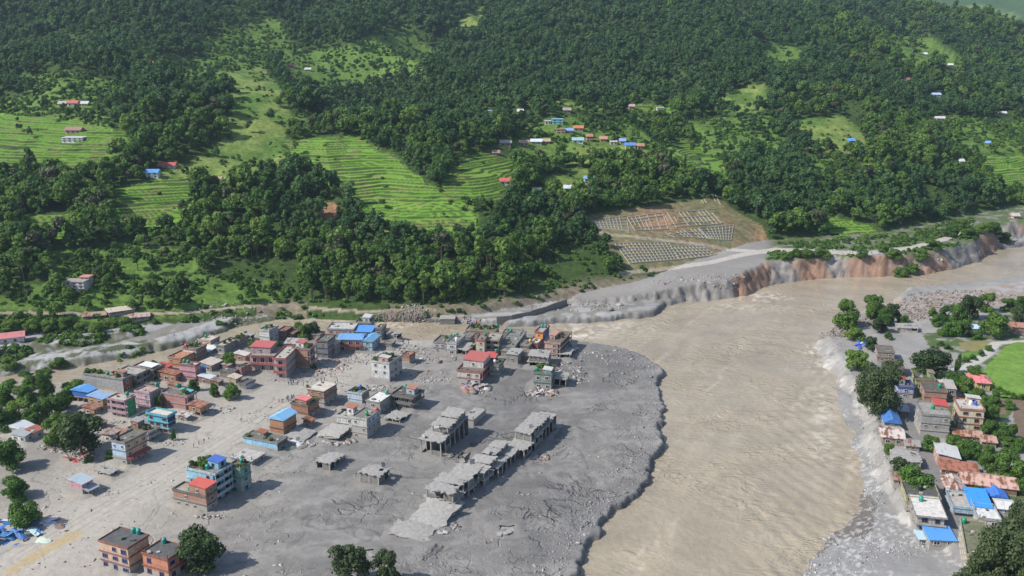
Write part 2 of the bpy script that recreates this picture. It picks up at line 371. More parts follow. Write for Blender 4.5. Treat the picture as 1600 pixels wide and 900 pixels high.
# ---- one adaptive sheet, split into plain, banks and hillside
ys = [168.0]
while ys[-1] < 640: ys.append(ys[-1]*1.0027)
while ys[-1] < 2900: ys.append(ys[-1]*1.0068)
ys = np.array(ys); us = np.linspace(-.74, .76, 800)
YY = np.repeat(ys[:, None], len(us), 1); XX = YY*us[None]
ZZ, KK, DD = height(XX.ravel(), YY.ravel(), True)
XF, YF = XX.ravel(), YY.ravel()
PXF, PYF = proj(XF, YF, ZZ)
def col(r, g, b): return np.array([r, g, b], float)
def mixc(a, b, t): return a*(1-t)[:, None]+b*t[:, None]
N = len(XF); COLS = np.zeros((N, 3))
n1 = fbm(XF/18., YF/18., 71, 4); n2 = fbm(XF/4., YF/4., 72, 4); n3 = ridged(XF/9., YF/9., 73, 3)
# plain: grey silt, browner and drier by the street on the left, wet dark patches to the right
MUDC = col(.178, .170, .160); DRY = col(.37, .345, .305); WET = col(.150, .146, .142)
pc = np.tile(MUDC, (N, 1))*(0.88+.28*n1)[:, None]
_wx = XF+14*(fbm(XF/30., YF/30., 77, 3)-.5); _wy = YF+14*(fbm(XF/30., YF/30., 78, 3)-.5)
strk = fbm((_wx*.9+_wy*.4)/22., (_wy*.9-_wx*.4)/3.2, 79, 4)
pc = pc*(.80+.40*strk)[:, None]
pc = pc*(1+.22*sstep(.58, .72, ridged(_wx/7., _wy/7., 80, 3)))[:, None]
street_a, street_b = unproj(40, 872), unproj(560, 566)
sd_ = polydist(XF, YF, [unproj(-60, 925), street_a, unproj(300, 705), street_b, unproj(640, 522)], False)
dry = np.clip(1.15-sd_/38., 0, 1)*(.40+.60*n1)
pc = mixc(pc, DRY, np.clip(dry*1.3, 0, 1))
left = sstep(-60, -130, XF+.18*(YF-300))
pc = mixc(pc, DRY*col(1.0, .97, .93), left*.95*n1)
wetm = sstep(.50, .68, fbm(XF/26.+3, YF/16., 74, 4))*sstep(-60, 40, XF+20)
pc = mixc(pc, WET*.85, wetm*.65)
pc = pc*(1-.3*crack(XF, YF))[:, None]
trk = polydist(XF, YF, [street_a, unproj(300, 718), unproj(430, 640), unproj(560, 566), unproj(590, 552)], False)
pc = mixc(pc, col(.43, .395, .345), np.exp(-(trk/5.5)**2)*.55*(.5+.5*n2))
pc = mixc(pc, col(.24, .215, .18), np.maximum(np.exp(-((trk-1.6)/.5)**2), np.exp(-((trk-3.6)/.45)**2))*.45)
pud = polydist(XF, YF, [unproj(15, 893), unproj(60, 866), unproj(92, 848), unproj(112, 838)], False)
pc = mixc(pc, col(.40, .31, .17), sstep(3.2, 1.6, pud+3.4*(n2-.5))*.85)
edge = np.exp(-(np.minimum(DD['d1'], 0)/7.)**2)
pc = mixc(pc, col(.34, .33, .32), edge*.4*n2)
pc = np.where((DD['d1'] > .35)[:, None], col(.14, .134, .126)*(.6+.8*n2)[:, None], pc)
# east bank
ec = np.tile(col(.275, .265, .25), (N, 1))*(.8+.4*n1)[:, None]
ec = mixc(ec, col(.46, .44, .41), sstep(-5, -1, DD['d2'])*sstep(.5, .62, n2)*.7)
ec = mixc(ec, col(.20, .19, .175), sstep(.62, .75, n3)*sstep(-16, -4, DD['d2'])*.6)
greens = [[(1440,520),(1500,520),(1560,515),(1640,510),(1640,560),(1600,590),(1560,700),(1600,760),(1640,900),(1560,900),(1510,780),(1480,690),(1440,640),(1420,600),(1470,590),(1500,560),(1450,540)],
          [(1460,500),(1600,490),(1640,530),(1500,530)]]
gm = np.zeros(N)
for p in greens: gm = np.maximum(gm, inpoly(PXF, PYF, p).astype(float))
ec = mixc(ec, col(.075, .11, .035)*1.0, gm*sstep(.3, .55, n2))
ec = np.where(inpoly(PXF, PYF, [(1498,535),(1545,532),(1558,540),(1530,550),(1500,546)])[:, None], col(.21, .19, .08)*(.8+.4*n2)[:, None], ec)
ec = np.where(inpoly(PXF, PYF, [(1502,552),(1540,546),(1552,536),(1560,540),(1536,566),(1510,570)])[:, None], col(.10, .19, .03)*(.8+.4*n2)[:, None], ec)
soilp = [(1542,622),(1572,625),(1572,648),(1552,645)], [(1578,622),(1640,622),(1640,700),(1590,690)]
for p in soilp: ec = np.where(inpoly(PXF, PYF, p)[:, None], col(.15, .11, .075)*(.8+.4*n2)[:, None], ec)
STREET_E = [(1384,560),(1404,600),(1424,640),(1436,690),(1452,730),(1478,770),(1500,820),(1530,900)]
dse = polydist(XF, YF, world(STREET_E, 3), False)
ec = mixc(ec, col(.19, .185, .18), sstep(5.2, 4.0, dse))
PATH_E = [(1480,582),(1510,574),(1540,556),(1556,536),(1640,532)]
ec = mixc(ec, col(.42, .40, .37), sstep(3.0, 1.6, polydist(XF, YF, world(PATH_E, 3), False)))
logs_zone = inpoly(PXF, PYF, [(1390,470),(1600,440),(1640,470),(1460,490),(1440,510),(1400,505)])
ec = np.where(logs_zone[:, None], mixc(np.tile(col(.33, .31, .30), (N, 1)), col(.27, .20, .15), sstep(.42, .6, n2)*.8), ec)
bc = np.tile(col(.24, .235, .23), (N, 1))*(.85+.3*n1)[:, None]
bc = mixc(bc, col(.13, .115, .10), inpoly(PXF, PYF, [(1262,880),(1290,838),(1330,795),(1352,762),(1372,790),(1362,832),(1300,850)]).astype(float)*.9)
bc = mixc(bc, col(.55, .54, .53), sstep(.60, .72, vnoise(XF/.9, YF/.9, 75))*sstep(.40, .6, n1)*.6)
# far shelf
sc = np.tile(col(.30, .295, .29), (N, 1))*(.8+.4*n1)[:, None]
sc = mixc(sc, col(.16, .15, .12), sstep(.58, .7, n3)*.7)
for b_ in PL_BARS:
    sb = sdist(XF, YF, b_)
    sc = np.where((sb < -1.5)[:, None], col(.34, .335, .33)*(.85+.3*n1)[:, None], sc); sc = mixc(sc, col(.11, .115, .075), np.exp(-((sb-.5)/2.6)**2)*sstep(.25, .5, n2))
vegs = [[(-50,590),(0,545),(60,528),(150,520),(215,512),(235,520),(150,545),(230,530),(236,540),(100,560),(0,590)], [(330,505),(470,488),(600,492),(600,500),(470,502),(340,515)]]
for p in vegs: sc = mixc(sc, col(.085, .095, .05), inpoly(PXF, PYF, p)*sstep(.35, .55, n2))
sc = np.where(((DD['d3'] > .3) & (XF > -60))[:, None], col(.15, .145, .14)*(.6+.8*n2)[:, None], sc)
# cliff: grey silt over red earth
redk = .75*sstep(.47, .60, fbm(XF/22., YF/60., 76, 3)+.22*np.exp(-((PXF-1180)/45.)**2)+.12*np.exp(-((PXF-1370)/60.)**2)-.10*np.exp(-((PXF-1040)/60.)**2))
cc = mixc(np.tile(col(.215, .198, .182), (N, 1)), col(.27, .145, .085), redk)*(.7+.6*n2)[:, None]
topc = np.tile(col(.235, .222, .208), (N, 1))*(.8+.4*n1)[:, None]
topc = mixc(topc, col(.085, .115, .04), (sstep(.25, .5, n2)*sstep(1190, 1215, PXF)))
strata = vnoise(ZZ*1.6+1.5*fbm(XF/9., YF/9., 68, 2), XF/60., 69)
cc = cc*(.62+.75*strata)[:, None]
cc = np.where((DD['d4'] < .2)[:, None], topc, cc)
# hill
hc = np.tile(col(.045, .075, .022), (N, 1))*(.7+.6*n2)[:, None]
fm = forest_mask(PXF, PYF)
PXW, PYW = wp(PXF, PYF)
hc = np.where((fm == 2)[:, None], col(.095, .16, .034)*(.65+.7*n2)[:, None], hc)
for p in MEADOWS: hc = np.where(inpoly(PXW, PYW, p)[:, None], mixc(np.tile(col(.08, .145, .03), (N, 1)), col(.17, .22, .06), sstep(.3, .65, n1))*(.6+.8*n2)[:, None], hc)
for _, p, g in TERRACES: hc = np.where(inpoly(PXW, PYW, p)[:, None], col(.12, .23, .03), hc)
cutc = mixc(np.tile(col(.15, .145, .075), (N, 1)), col(.27, .165, .10), np.clip(sstep(.5, .62, n1)*.35+.8*np.exp(-((PXF-1025)/45.)**2-((PYF-345)/22.)**2)+.7*np.exp(-((PXF-1190)/22.)**2-((PYF-372)/22.)**2), 0, 1))*(.7+.6*n2)[:, None]
hc = np.where(inpoly(PXF, PYF, CUT)[:, None], cutc, hc)
hc = np.where(inpoly(PXF, PYF, SLIDE)[:, None], mixc(np.tile(col(.26, .12, .065), (N, 1)), col(.27, .19, .11), n2), hc)
for pl, w in ((ROAD_PX, 2.4), (TRACK_PX, 2.2), (ROAD2_PX, 3.0)):
    hc = mixc(hc, col(.30, .255, .19), (polydist(PXF, PYF, pl, False) < w).astype(float))
    sc = mixc(sc, col(.34, .31, .27), (polydist(PXF, PYF, pl, False) < w).astype(float)*.8)
    cc = mixc(cc, col(.40, .37, .33), (polydist(PXF, PYF, pl, False) < w).astype(float))
ht = hill_t(XF, YF)
bare = sstep(np.interp(PXF, [600, 840, 900], [7, 7, 14]), 1, ht+6*(n2-.5))*((PXF > 600) & (PXF < 1010))+sstep(9, 2, ht+6*(n2-.5))*((PXF > 400) & (PXF <= 480))
hc = mixc(hc, col(.20, .165, .125), np.clip(bare, 0, 1)*.85)
for k, cc_ in ((1, pc), (2, ec), (3, bc), (4, sc), (5, cc), (6, hc)):
    m_ = KK == k; COLS[m_] = cc_[m_]
COLS[KK == 0] = col(.3, .25, .18)
COLS = np.clip(COLS, .01, .9)
ZM = ZZ.copy()
for _, p, g in TERRACES: ZM[inpoly(PXW, PYW, p) & (KK == 6)] -= 1.6
CO = np.stack([XF, YF, ZM], 1)
Q = grid_quads(len(ys), len(us))
QK = KK[Q].max(1)
for k, nm, mt in (((0, 1), 'mud_plain_ground', MAT_PLAIN), ((2, 3), 'east_bank_ground', MAT_MUD), ((4, 5), 'far_bank_ground', MAT_MUD), ((6,), 'hillside_terrain', MAT_HILL)):
    q = Q[np.isin(QK, k)]
    tag(link(nm, sub_mesh(nm, CO, q, COLS), None, mt), kind='structure')

def ground_zs(x, y):
    """height looked up on the finished sheet"""
    r = np.clip(np.interp(y, ys, np.arange(len(ys))), 0, len(ys)-1.001); c = np.clip((x/y-us[0])/(us[1]-us[0]), 0, len(us)-1.001)
    r0 = r.astype(int); c0 = c.astype(int); fr = r-r0; fc = c-c0; G = ZZ.reshape(len(ys), len(us))
    return (G[r0, c0]*(1-fc)+G[r0, c0+1]*fc)*(1-fr)+(G[r0+1, c0]*(1-fc)+G[r0+1, c0+1]*fc)*fr
def ground_z(x, y): return float(ground_zs(np.array([float(x)]), np.array([float(y)]))[0])
# ---- river
ys2 = [168.0]
while ys2[-1] < 330: ys2.append(ys2[-1]*1.0024)
while ys2[-1] < 900: ys2.append(ys2[-1]*1.0045)
ys2 = np.array(ys2); us2 = np.linspace(-.74, .85, 760)
Y2 = np.repeat(ys2[:, None], len(us2), 1); X2 = (Y2*us2[None]).ravel(); Y2 = Y2.ravel()
wx = X2+7*(fbm(X2/20., Y2/20., 81, 2)-.5); wy = Y2+7*(fbm(X2/20., Y2/20., 82, 2)-.5)
P2x, P2y = proj(X2, Y2, np.full_like(X2, WATER))
rough = sstep(540, 640, P2y)*.8+.35
rap = np.zeros_like(X2)
for (cx, cy, rx, ry, a) in ((612,509,30,6,1),(560,503,60,5,.5),(910,520,30,9,1),(960,512,60,12,.35),(1190,464,42,7,.9),(1270,548,14,8,.9),(1290,572,30,14,.5),(1150,480,60,8,.3),(900,507,70,4,.4),(1285,660,20,70,.35),(1340,700,16,40,.3)):
    rap = np.maximum(rap, a*np.exp(-((P2x-cx)/rx)**2-((P2y-cy)/ry)**2))
wav = (ridged((wx*.75+wy*.66)/9., (wy*.75-wx*.66)/26., 83, 2)-.5)*.22+(ridged((wx*.5+wy*.86)/2.6, (wy*.5-wx*.86)/9., 84, 2)-.5)*.34*sstep(.42, .6, fbm(X2/24., Y2/24., 92, 2))+(vnoise(wx/1.1, wy/1.1, 85)-.5)*.13+(ridged(wx/3., wy/3., 93, 2)-.5)*.12
lin = np.sin((X2*.95+Y2*.30)/.80+9*fbm(X2/34., Y2/34., 86, 2))*.11*np.exp(-((P2x-1250)/70.)**2)*sstep(590, 660, P2y)*(.3+.7*vnoise(X2/14., Y2/14., 94))
lin = lin+np.sin((X2*.5-Y2*.87)/.75+8*fbm(X2/30., Y2/30., 95, 2))*.09*np.exp(-((P2x-(985+(850-P2y)*.9))/70.)**2)*sstep(700, 760, P2y)*(.3+.7*vnoise(X2/11., Y2/11., 96))
Z2 = WATER+1.1*sstep(-5, -80, X2)*sstep(330, 345, Y2)+wav*rough*.8+lin*1.8+rap*.45*(vnoise(wx/2.2, wy/2.2, 87)-.2)
wc = np.tile(col(.330, .280, .208), (len(X2), 1))*(.9+.2*fbm(X2/60., Y2/25., 88, 3))[:, None]
_al = .45*wx+.89*wy; _ac = .89*wx-.45*wy
str_ = fbm(_ac/3.2, _al/46., 195, 3)
wc = wc*(.91+.18*str_)[:, None]
wc = mixc(wc, col(.44, .385, .30), sstep(.66, .80, str_)*sstep(.5, .7, vnoise(wx/2.2, wy/5., 196))*.5)
wc = mixc(wc, col(.60, .54, .45), np.clip(rap*1.5, 0, 1)*sstep(.42, .62, vnoise(wx/1.6, wy/1.6, 89)*.6+.4*fbm(wx/5, wy/5, 90, 2)))
river = tag(link('river_water', np_mesh('river_water', np.stack([X2, Y2, Z2], 1), grid_quads(len(ys2), len(us2)), wc), None, MAT_WATER), kind='structure')

# ---- stepped rice terraces, each patch a finer sheet over the slope
for ti, (lab, poly, g) in enumerate(TERRACES):
    m_ = inpoly(PXF, PYF, poly) & (KK == 6)
    if m_.sum() < 4: continue
    x0, x1, y0, y1 = XF[m_].min()-14, XF[m_].max()+14, YF[m_].min()-24, YF[m_].max()+24
    st = 1.0 if y0 < 800 else 1.45
    gx = np.arange(x0, x1, st); gy = np.arange(y0, y1, st)
    GX, GY = [a.ravel() for a in np.meshgrid(gx, gy)]
    h0 = hill(GX, GY)
    px, py = proj(GX, GY, h0)
    ins = inpoly(*wp(px, py), poly)
    step = 1.15 if y0 < 800 else 1.7
    hw = (h0+2.2*(fbm(GX/20., GY/20., 95, 3)-.5)+.55*np.sin(h0*.83)+.3*np.sin(h0*2.1+1))/step
    fr = hw-np.floor(hw)
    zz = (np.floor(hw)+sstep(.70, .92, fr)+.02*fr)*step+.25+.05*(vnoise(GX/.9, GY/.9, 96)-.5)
    strip = vnoise(np.floor(hw)*7.7+ti, fbm(GX/40., GY/40., 97, 1)*11, 98)
    cl = mixc(np.tile(col(.105, .225, .026), (len(GX), 1)), col(.175, .305, .045), strip)
    nn = fbm(GX/9., GY/9., 99, 3)
    cl = mixc(cl, col(.20, .22, .07), sstep(.52, .72, nn)*.75)
    cl = mixc(cl, col(.15, .12, .06), sstep(.80, .92, strip)*.6*sstep(.4, .6, nn))
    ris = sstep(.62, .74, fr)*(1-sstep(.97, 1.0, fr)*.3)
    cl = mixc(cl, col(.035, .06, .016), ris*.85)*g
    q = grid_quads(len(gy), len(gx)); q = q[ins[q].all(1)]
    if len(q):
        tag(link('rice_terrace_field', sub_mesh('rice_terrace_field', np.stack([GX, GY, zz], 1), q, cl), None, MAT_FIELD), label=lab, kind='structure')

# ---- bright paddy on the east bank
pp = world([(1526,592),(1546,566),(1566,543),(1580,536),(1700,531),(1700,626),(1562,622),(1546,608)], 3.2)
xs_ = [p[0] for p in pp]; ys_ = [p[1] for p in pp]
gx = np.arange(min(xs_), max(xs_), .8); gy = np.arange(min(ys_), max(ys_), .8)
GX, GY = [a.ravel() for a in np.meshgrid(gx, gy)]
ins = inpoly(GX+1.5*(vnoise(GX/5, GY/5, 3)-.5), GY, pp)
cl = mixc(np.tile(col(.10, .20, .03), (len(GX), 1)), col(.17, .27, .055), fbm(GX/14., GY/5., 4, 4))*(.8+.4*fbm(GX/2.5, GY/2.5, 6, 2))[:, None]
q = grid_quads(len(gy), len(gx)); q = q[ins[q].all(1)]
tag(link('paddy_field', sub_mesh('paddy_field', np.stack([GX, GY, np.maximum(height(GX, GY), 3.1)+.45+.25*(fbm(GX/1.2, GY/1.2, 5, 2)-.5)], 1), q, cl), None, MAT_FIELD), label='bright green rice paddy beside the pink roofed house', kind='structure')

# ---- far mountains beyond the valley
fy = np.linspace(2500, 6000, 120); fu = np.linspace(-.95, .95, 240)
FY = np.repeat(fy[:, None], len(fu), 1); FX = (FY*fu[None]).ravel(); FY = FY.ravel()
fz = -40+720*(1-np.exp(-np.clip(FY-2700, 0, 1e5)/1300.))*(.8+.3*fbm(FX/1400., FY/1400., 21, 3))+150*(ridged(FX/700., FY/900., 22, 4)-.5)*np.clip((FY-2600)/800., 0, 1)
fn = fbm(FX/160., FY/160., 23, 4); fn2 = fbm(FX/60., FY/60., 24, 3)
fc = 1.25*mixc(np.tile(col(.045, .085, .03), (len(FX), 1)), col(.17, .22, .07), sstep(.47, .56, fn))*(.7+.6*fn2)[:, None]
tag(link('far_mountain_terrain', np_mesh('far_mountain_terrain', np.stack([FX, FY, fz], 1), grid_quads(len(fy), len(fu)), fc), None, MAT_HILL), kind='structure')
# ------------------------------------------------------------------ trees
def crown_mesh(name, seed, rx, rz, lobes, leaves, leaf, flat=.75, droop=0.0, lobe_r=(.34, .55), hollow=.0, fuzz=.72):
    """leaf clumps spread over several uneven lobes; centre of the crown at the origin"""
    g = np.random.default_rng(seed)
    lc = []; lr = []
    for i in range(lobes):
        a = g.uniform(0, 2*np.pi); r = rx*.62*np.sqrt(g.uniform(.02, 1)); zc = g.uniform(-.55, .62)*rz
        k = 1-.45*max(0, zc/rz)
        lc.append((r*k*np.cos(a), r*k*np.sin(a), zc)); lr.append(rx*g.uniform(*lobe_r))
    lc = np.array(lc); lr = np.array(lr)
    w = lr**2; w = w/w.sum()
    li = g.choice(lobes, leaves, p=w)
    d = g.normal(size=(leaves, 3)); d[:, 2] += .35; d /= np.linalg.norm(d, axis=1)[:, None]
    rad = lr[li]*(1-hollow*g.uniform(0, 1, leaves)**2)*g.uniform(fuzz, 1.06+(.72-fuzz)*.6, leaves)
    p = lc[li]+d*rad[:, None]*np.array([1, 1, flat])
    p[:, 2] -= droop*np.linalg.norm(p[:, :2], axis=1)**2/rx
    nrm = d+g.normal(size=(leaves, 3))*.42; nrm[:, 2] += .15; nrm /= np.linalg.norm(nrm, axis=1)[:, None]
    t = np.cross(nrm, g.normal(size=(leaves, 3))); t /= np.linalg.norm(t, axis=1)[:, None]
    b = np.cross(nrm, t)
    s = leaf*g.uniform(.55, 1.25, leaves)[:, None]; s2 = s*g.uniform(.55, .95, leaves)[:, None]
    bend = nrm*s*g.uniform(-.35, .1, leaves)[:, None]
    v = np.stack([p-t*s-b*s2*.35+bend, p-b*s2, p+t*s-b*s2*.2+bend, p+t*s*.7+b*s2+bend*.5, p-t*s*.6+b*s2*.9], 1).reshape(-1, 3)
    q = np.arange(leaves*5).reshape(-1, 5)
    return np_mesh(name, v, q, None, False)
def tube_into(vs, fs, pts, rads, seg=6):
    base = len(vs)
    for i, (p, r) in enumerate(zip(pts, rads)):
        p = Vector(p)
        d = (Vector(pts[min(i+1, len(pts)-1)])-Vector(pts[max(i-1, 0)])).normalized()
        a = d.orthogonal().normalized(); b = d.cross(a)
        for k in range(seg):
            an = 2*math.pi*k/seg
            vs.append(tuple(p+(a*math.cos(an)+b*math.sin(an))*r))
    for i in range(len(pts)-1):
        for k in range(seg):
            fs.append((base+i*seg+k, base+i*seg+(k+1) % seg, base+(i+1)*seg+(k+1) % seg, base+(i+1)*seg+k))
def trunk_mesh(name, seed, h, r, spread, limbs=5):
    rr = random.Random(seed); vs = []; fs = []
    lean = (rr.uniform(-.5, .5), rr.uniform(-.5, .5))
    def at(t): return (lean[0]*t*t, lean[1]*t*t, h*t-.4)
    tube_into(vs, fs, [at(0), at(.08), at(.35), at(.65), at(1.0)], [r*1.5, r*1.05, r*.85, r*.6, r*.2], 7)
    for i in range(limbs):
        t0 = rr.uniform(.38, .75); a = rr.uniform(0, 6.28)+i*2.4; L = spread*rr.uniform(.5, .95)
        p0 = Vector(at(t0)); p1 = p0+Vector((math.cos(a)*L*.5, math.sin(a)*L*.5, L*.42)); p2 = p0+Vector((math.cos(a)*L, math.sin(a)*L, L*.62))
        tube_into(vs, fs, [p0, p1, p2], [r*.45, r*.3, r*.08], 5)
    me = bpy.data.meshes.new(name); me.from_pydata(vs, [], fs); me.update(); me.materials.append(MAT_BARK)
    return me
# --- forest kinds: (crown radius, crown half height)
FOREST = []
specs = [(3.9, 3.6, 7, 620, .62), (4.6, 3.4, 8, 720, .66), (3.3, 4.4, 7, 600, .58), (4.2, 3.0, 9, 700, .60), (3.0, 3.2, 6, 480, .58), (5.6, 4.6, 10, 900, .72), (2.8, 5.0, 7, 560, .55), (3.6, 2.8, 6, 520, .62)]
for i, (rx, rz, lo, nl, lf) in enumerate(specs):
    cm = crown_mesh('forest_crown', 100+i, rx*1.06, rz, lo+5, int(nl*1.25), lf*.86, flat=.85, droop=.06, lobe_r=(.22, .46), fuzz=.55); cm.materials.append(LEAF_FOREST)
    tm = trunk_mesh('forest_trunk', 200+i, 3.2+rz, .26, rx*.8, 4)
    FOREST.append((cm, tm, 2.6+rz))
for i, (rx, rz, lo, nl, lf, mt) in enumerate([(2.6, 2.6, 6, 420, .50, LEAF_BRIGHT), (3.4, 3.2, 8, 520, .54, LEAF_BRIGHT), (3.2, 4.2, 9, 520, .50, LEAF_DUSTY), (2.2, 2.0, 5, 340, .46, LEAF_BRIGHT)]):
    cm = crown_mesh('forest_crown', 140+i, rx, rz, lo, nl, lf, flat=.85, droop=.05, lobe_r=(.26, .46)); cm.materials.append(mt)
    FOREST.append((cm, trunk_mesh('forest_trunk', 240+i, 3.2+rz, .22, rx*.8, 4), 2.4+rz))
NB = len(FOREST)
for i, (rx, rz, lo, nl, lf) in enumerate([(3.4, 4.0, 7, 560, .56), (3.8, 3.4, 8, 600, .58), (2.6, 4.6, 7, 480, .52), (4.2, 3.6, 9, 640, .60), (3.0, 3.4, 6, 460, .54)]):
    cm = crown_mesh('forest_crown', 160+i, rx*1.06, rz, lo+5, int(nl*1.25), lf*.86, flat=.9, droop=.05, lobe_r=(.22, .46), fuzz=.55); cm.materials.append(LEAF_SHADED)
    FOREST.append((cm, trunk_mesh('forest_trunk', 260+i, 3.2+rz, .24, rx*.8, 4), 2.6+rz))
BUSHES = []
for i in range(4):
    bm_ = crown_mesh('bush_leaves', 300+i, 1.5, 1.0, 5, 240, .34, flat=.8); bm_.materials.append((LEAF_FOREST, LEAF_BRIGHT, LEAF_FOREST, LEAF_BRIGHT)[i]); BUSHES.append((bm_, .7))

def scatter_forest():
    g = np.random.default_rng(5)
    P = []
    def cells(y0, y1, sp):
        yy = np.arange(y0, y1, sp); out = []
        for y in yy:
            xx = np.arange(-.70*y, .72*y, sp)
            out.append(np.stack([xx, np.full_like(xx, y)], 1))
        a = np.concatenate(out); return a+g.uniform(-.48, .48, a.shape)*sp
    for y0, y1, sp in ((390, 760, 5.2), (760, 1150, 6.4), (1150, 2000, 8.2)): P.append(cells(y0, y1, sp))
    P = np.concatenate(P)
    z, k, dd = height(P[:, 0], P[:, 1], True)
    px, py = proj(P[:, 0], P[:, 1], z)
    fm = forest_mask(px, py); ht = hill_t(P[:, 0], P[:, 1])
    dens = fbm(P[:, 0]/45., P[:, 1]/45., 33, 3)
    u = g.uniform(0, 1, len(P))
    keep = (k == 6) & (ht > 5) & (((fm == 1) & (u < .97) & (dens > .24)) | ((fm == 2) & (u < .34)) | ((fm == 0) & (u < .03)))
    keep &= ~(inpoly(px, py, CUT) | near_poly(px, py, ROAD2_PX, 6) | inpoly(px, py, SLIDE))
    keep &= ~((px > 610) & (px < 1000) & (ht < np.where(px < 850, 4, 9))) & ~((px > 395) & (px < 470) & (ht < 8))
    keep &= (py > -60) & (px > -140) & (px < 1740)
    for (hx, hy, w, dr) in HOUSE_CLEAR: keep &= ~((np.abs(px-hx) < w) & (py > hy-6) & (py < hy+dr))
    qx, qy = wp(px, py)
    for _, p, gg in TERRACES: keep &= ~(inpoly(qx, qy, p) & (u > .006))
    sc = np.clip(g.lognormal(-.05, .30, len(P)), .45, 1.75)*np.where(fm == 1, 1, .62)*(.85+.35*dens)
    sc = np.where(P[:, 1] > 1150, sc*1.25, sc)
    idx = np.where(keep)[0]
    shade_mask = fbm(P[:, 0]/110., P[:, 1]/110., 36, 3)+.30*sstep(230, 110, py)*sstep(1500, 1150, px)-.22*sstep(330, 430, py)-.05*sstep(1150, 1300, px)  # patches of darker crowns, more of them high up as painted cloud shade
    shaded = (shade_mask+g.normal(0, .05, len(P)) > .50)[idx]
    kk = np.where(shaded, NB+g.integers(0, len(FOREST)-NB, len(idx)), g.integers(0, NB, len(idx)))
    return P[idx], z[idx], sc[idx], g.uniform(0, 6.28, len(idx)), kk, px[idx], py[idx]

def gn_stuff(name, pts, scales, rots, idx, variants, label):
    """one object that scatters the given crowns on its points"""
    col_ = bpy.data.collections.new(name+'_kinds')
    for i, (me, dz) in enumerate(variants):
        o = bpy.data.objects.new('%s_kind_%02d' % (name, i), me); col_.objects.link(o)
    me = bpy.data.meshes.new(name); me.vertices.add(len(pts)); me.vertices.foreach_set('co', np.asarray(pts, np.float32).ravel())
    for nm, ty, arr in (('sc', 'FLOAT', scales), ('rz', 'FLOAT', rots), ('kid', 'INT', idx)):
        a = me.attributes.new(nm, ty, 'POINT'); a.data.foreach_set('value', np.asarray(arr, np.int32 if ty == 'INT' else np.float32))
    o = link(name, me)
    ng = bpy.data.node_groups.new(name, 'GeometryNodeTree')
    ng.interface.new_socket('Geometry', in_out='INPUT', socket_type='NodeSocketGeometry')
    ng.interface.new_socket('Geometry', in_out='OUTPUT', socket_type='NodeSocketGeometry')
    n = ng.nodes; l = ng.links
    gi = n.new('NodeGroupInput'); go = n.new('NodeGroupOutput')
    ci = n.new('GeometryNodeCollectionInfo'); ci.inputs['Collection'].default_value = col_
    ci.inputs['Separate Children'].default_value = True; ci.inputs['Reset Children'].default_value = True
    ip = n.new('GeometryNodeInstanceOnPoints'); ip.inputs['Pick Instance'].default_value = True
    def attr(nm, ty):
        a = n.new('GeometryNodeInputNamedAttribute'); a.data_type = ty; a.inputs['Name'].default_value = nm; return a
    s_, r_, k_ = attr('sc', 'FLOAT'), attr('rz', 'FLOAT'), attr('kid', 'INT')
    cx = n.new('ShaderNodeCombineXYZ'); l.new(r_.outputs['Attribute'], cx.inputs['Z'])
    er = n.new('FunctionNodeEulerToRotation'); l.new(cx.outputs[0], er.inputs[0])
    l.new(gi.outputs[0], ip.inputs['Points']); l.new(ci.outputs[0], ip.inputs['Instance'])
    l.new(k_.outputs['Attribute'], ip.inputs['Instance Index']); l.new(er.outputs[0], ip.inputs['Rotation'])
    l.new(s_.outputs['Attribute'], ip.inputs['Scale']); l.new(ip.outputs[0], go.inputs[0])
    md = o.modifiers.new('scatter', 'NODES'); md.node_group = ng
    return tag(o, label, None, None, 'stuff')

def place_tree(name, cm, tm, dz, x, y, z, s, rz, label, group=None):
    e = empty(name, (x, y, z), rz); e.scale = (s, s, s)
    c = link('crown', cm, e); c.location = (0, 0, dz)
    link('trunk', tm, e)
    return tag(e, label, 'tree', group)
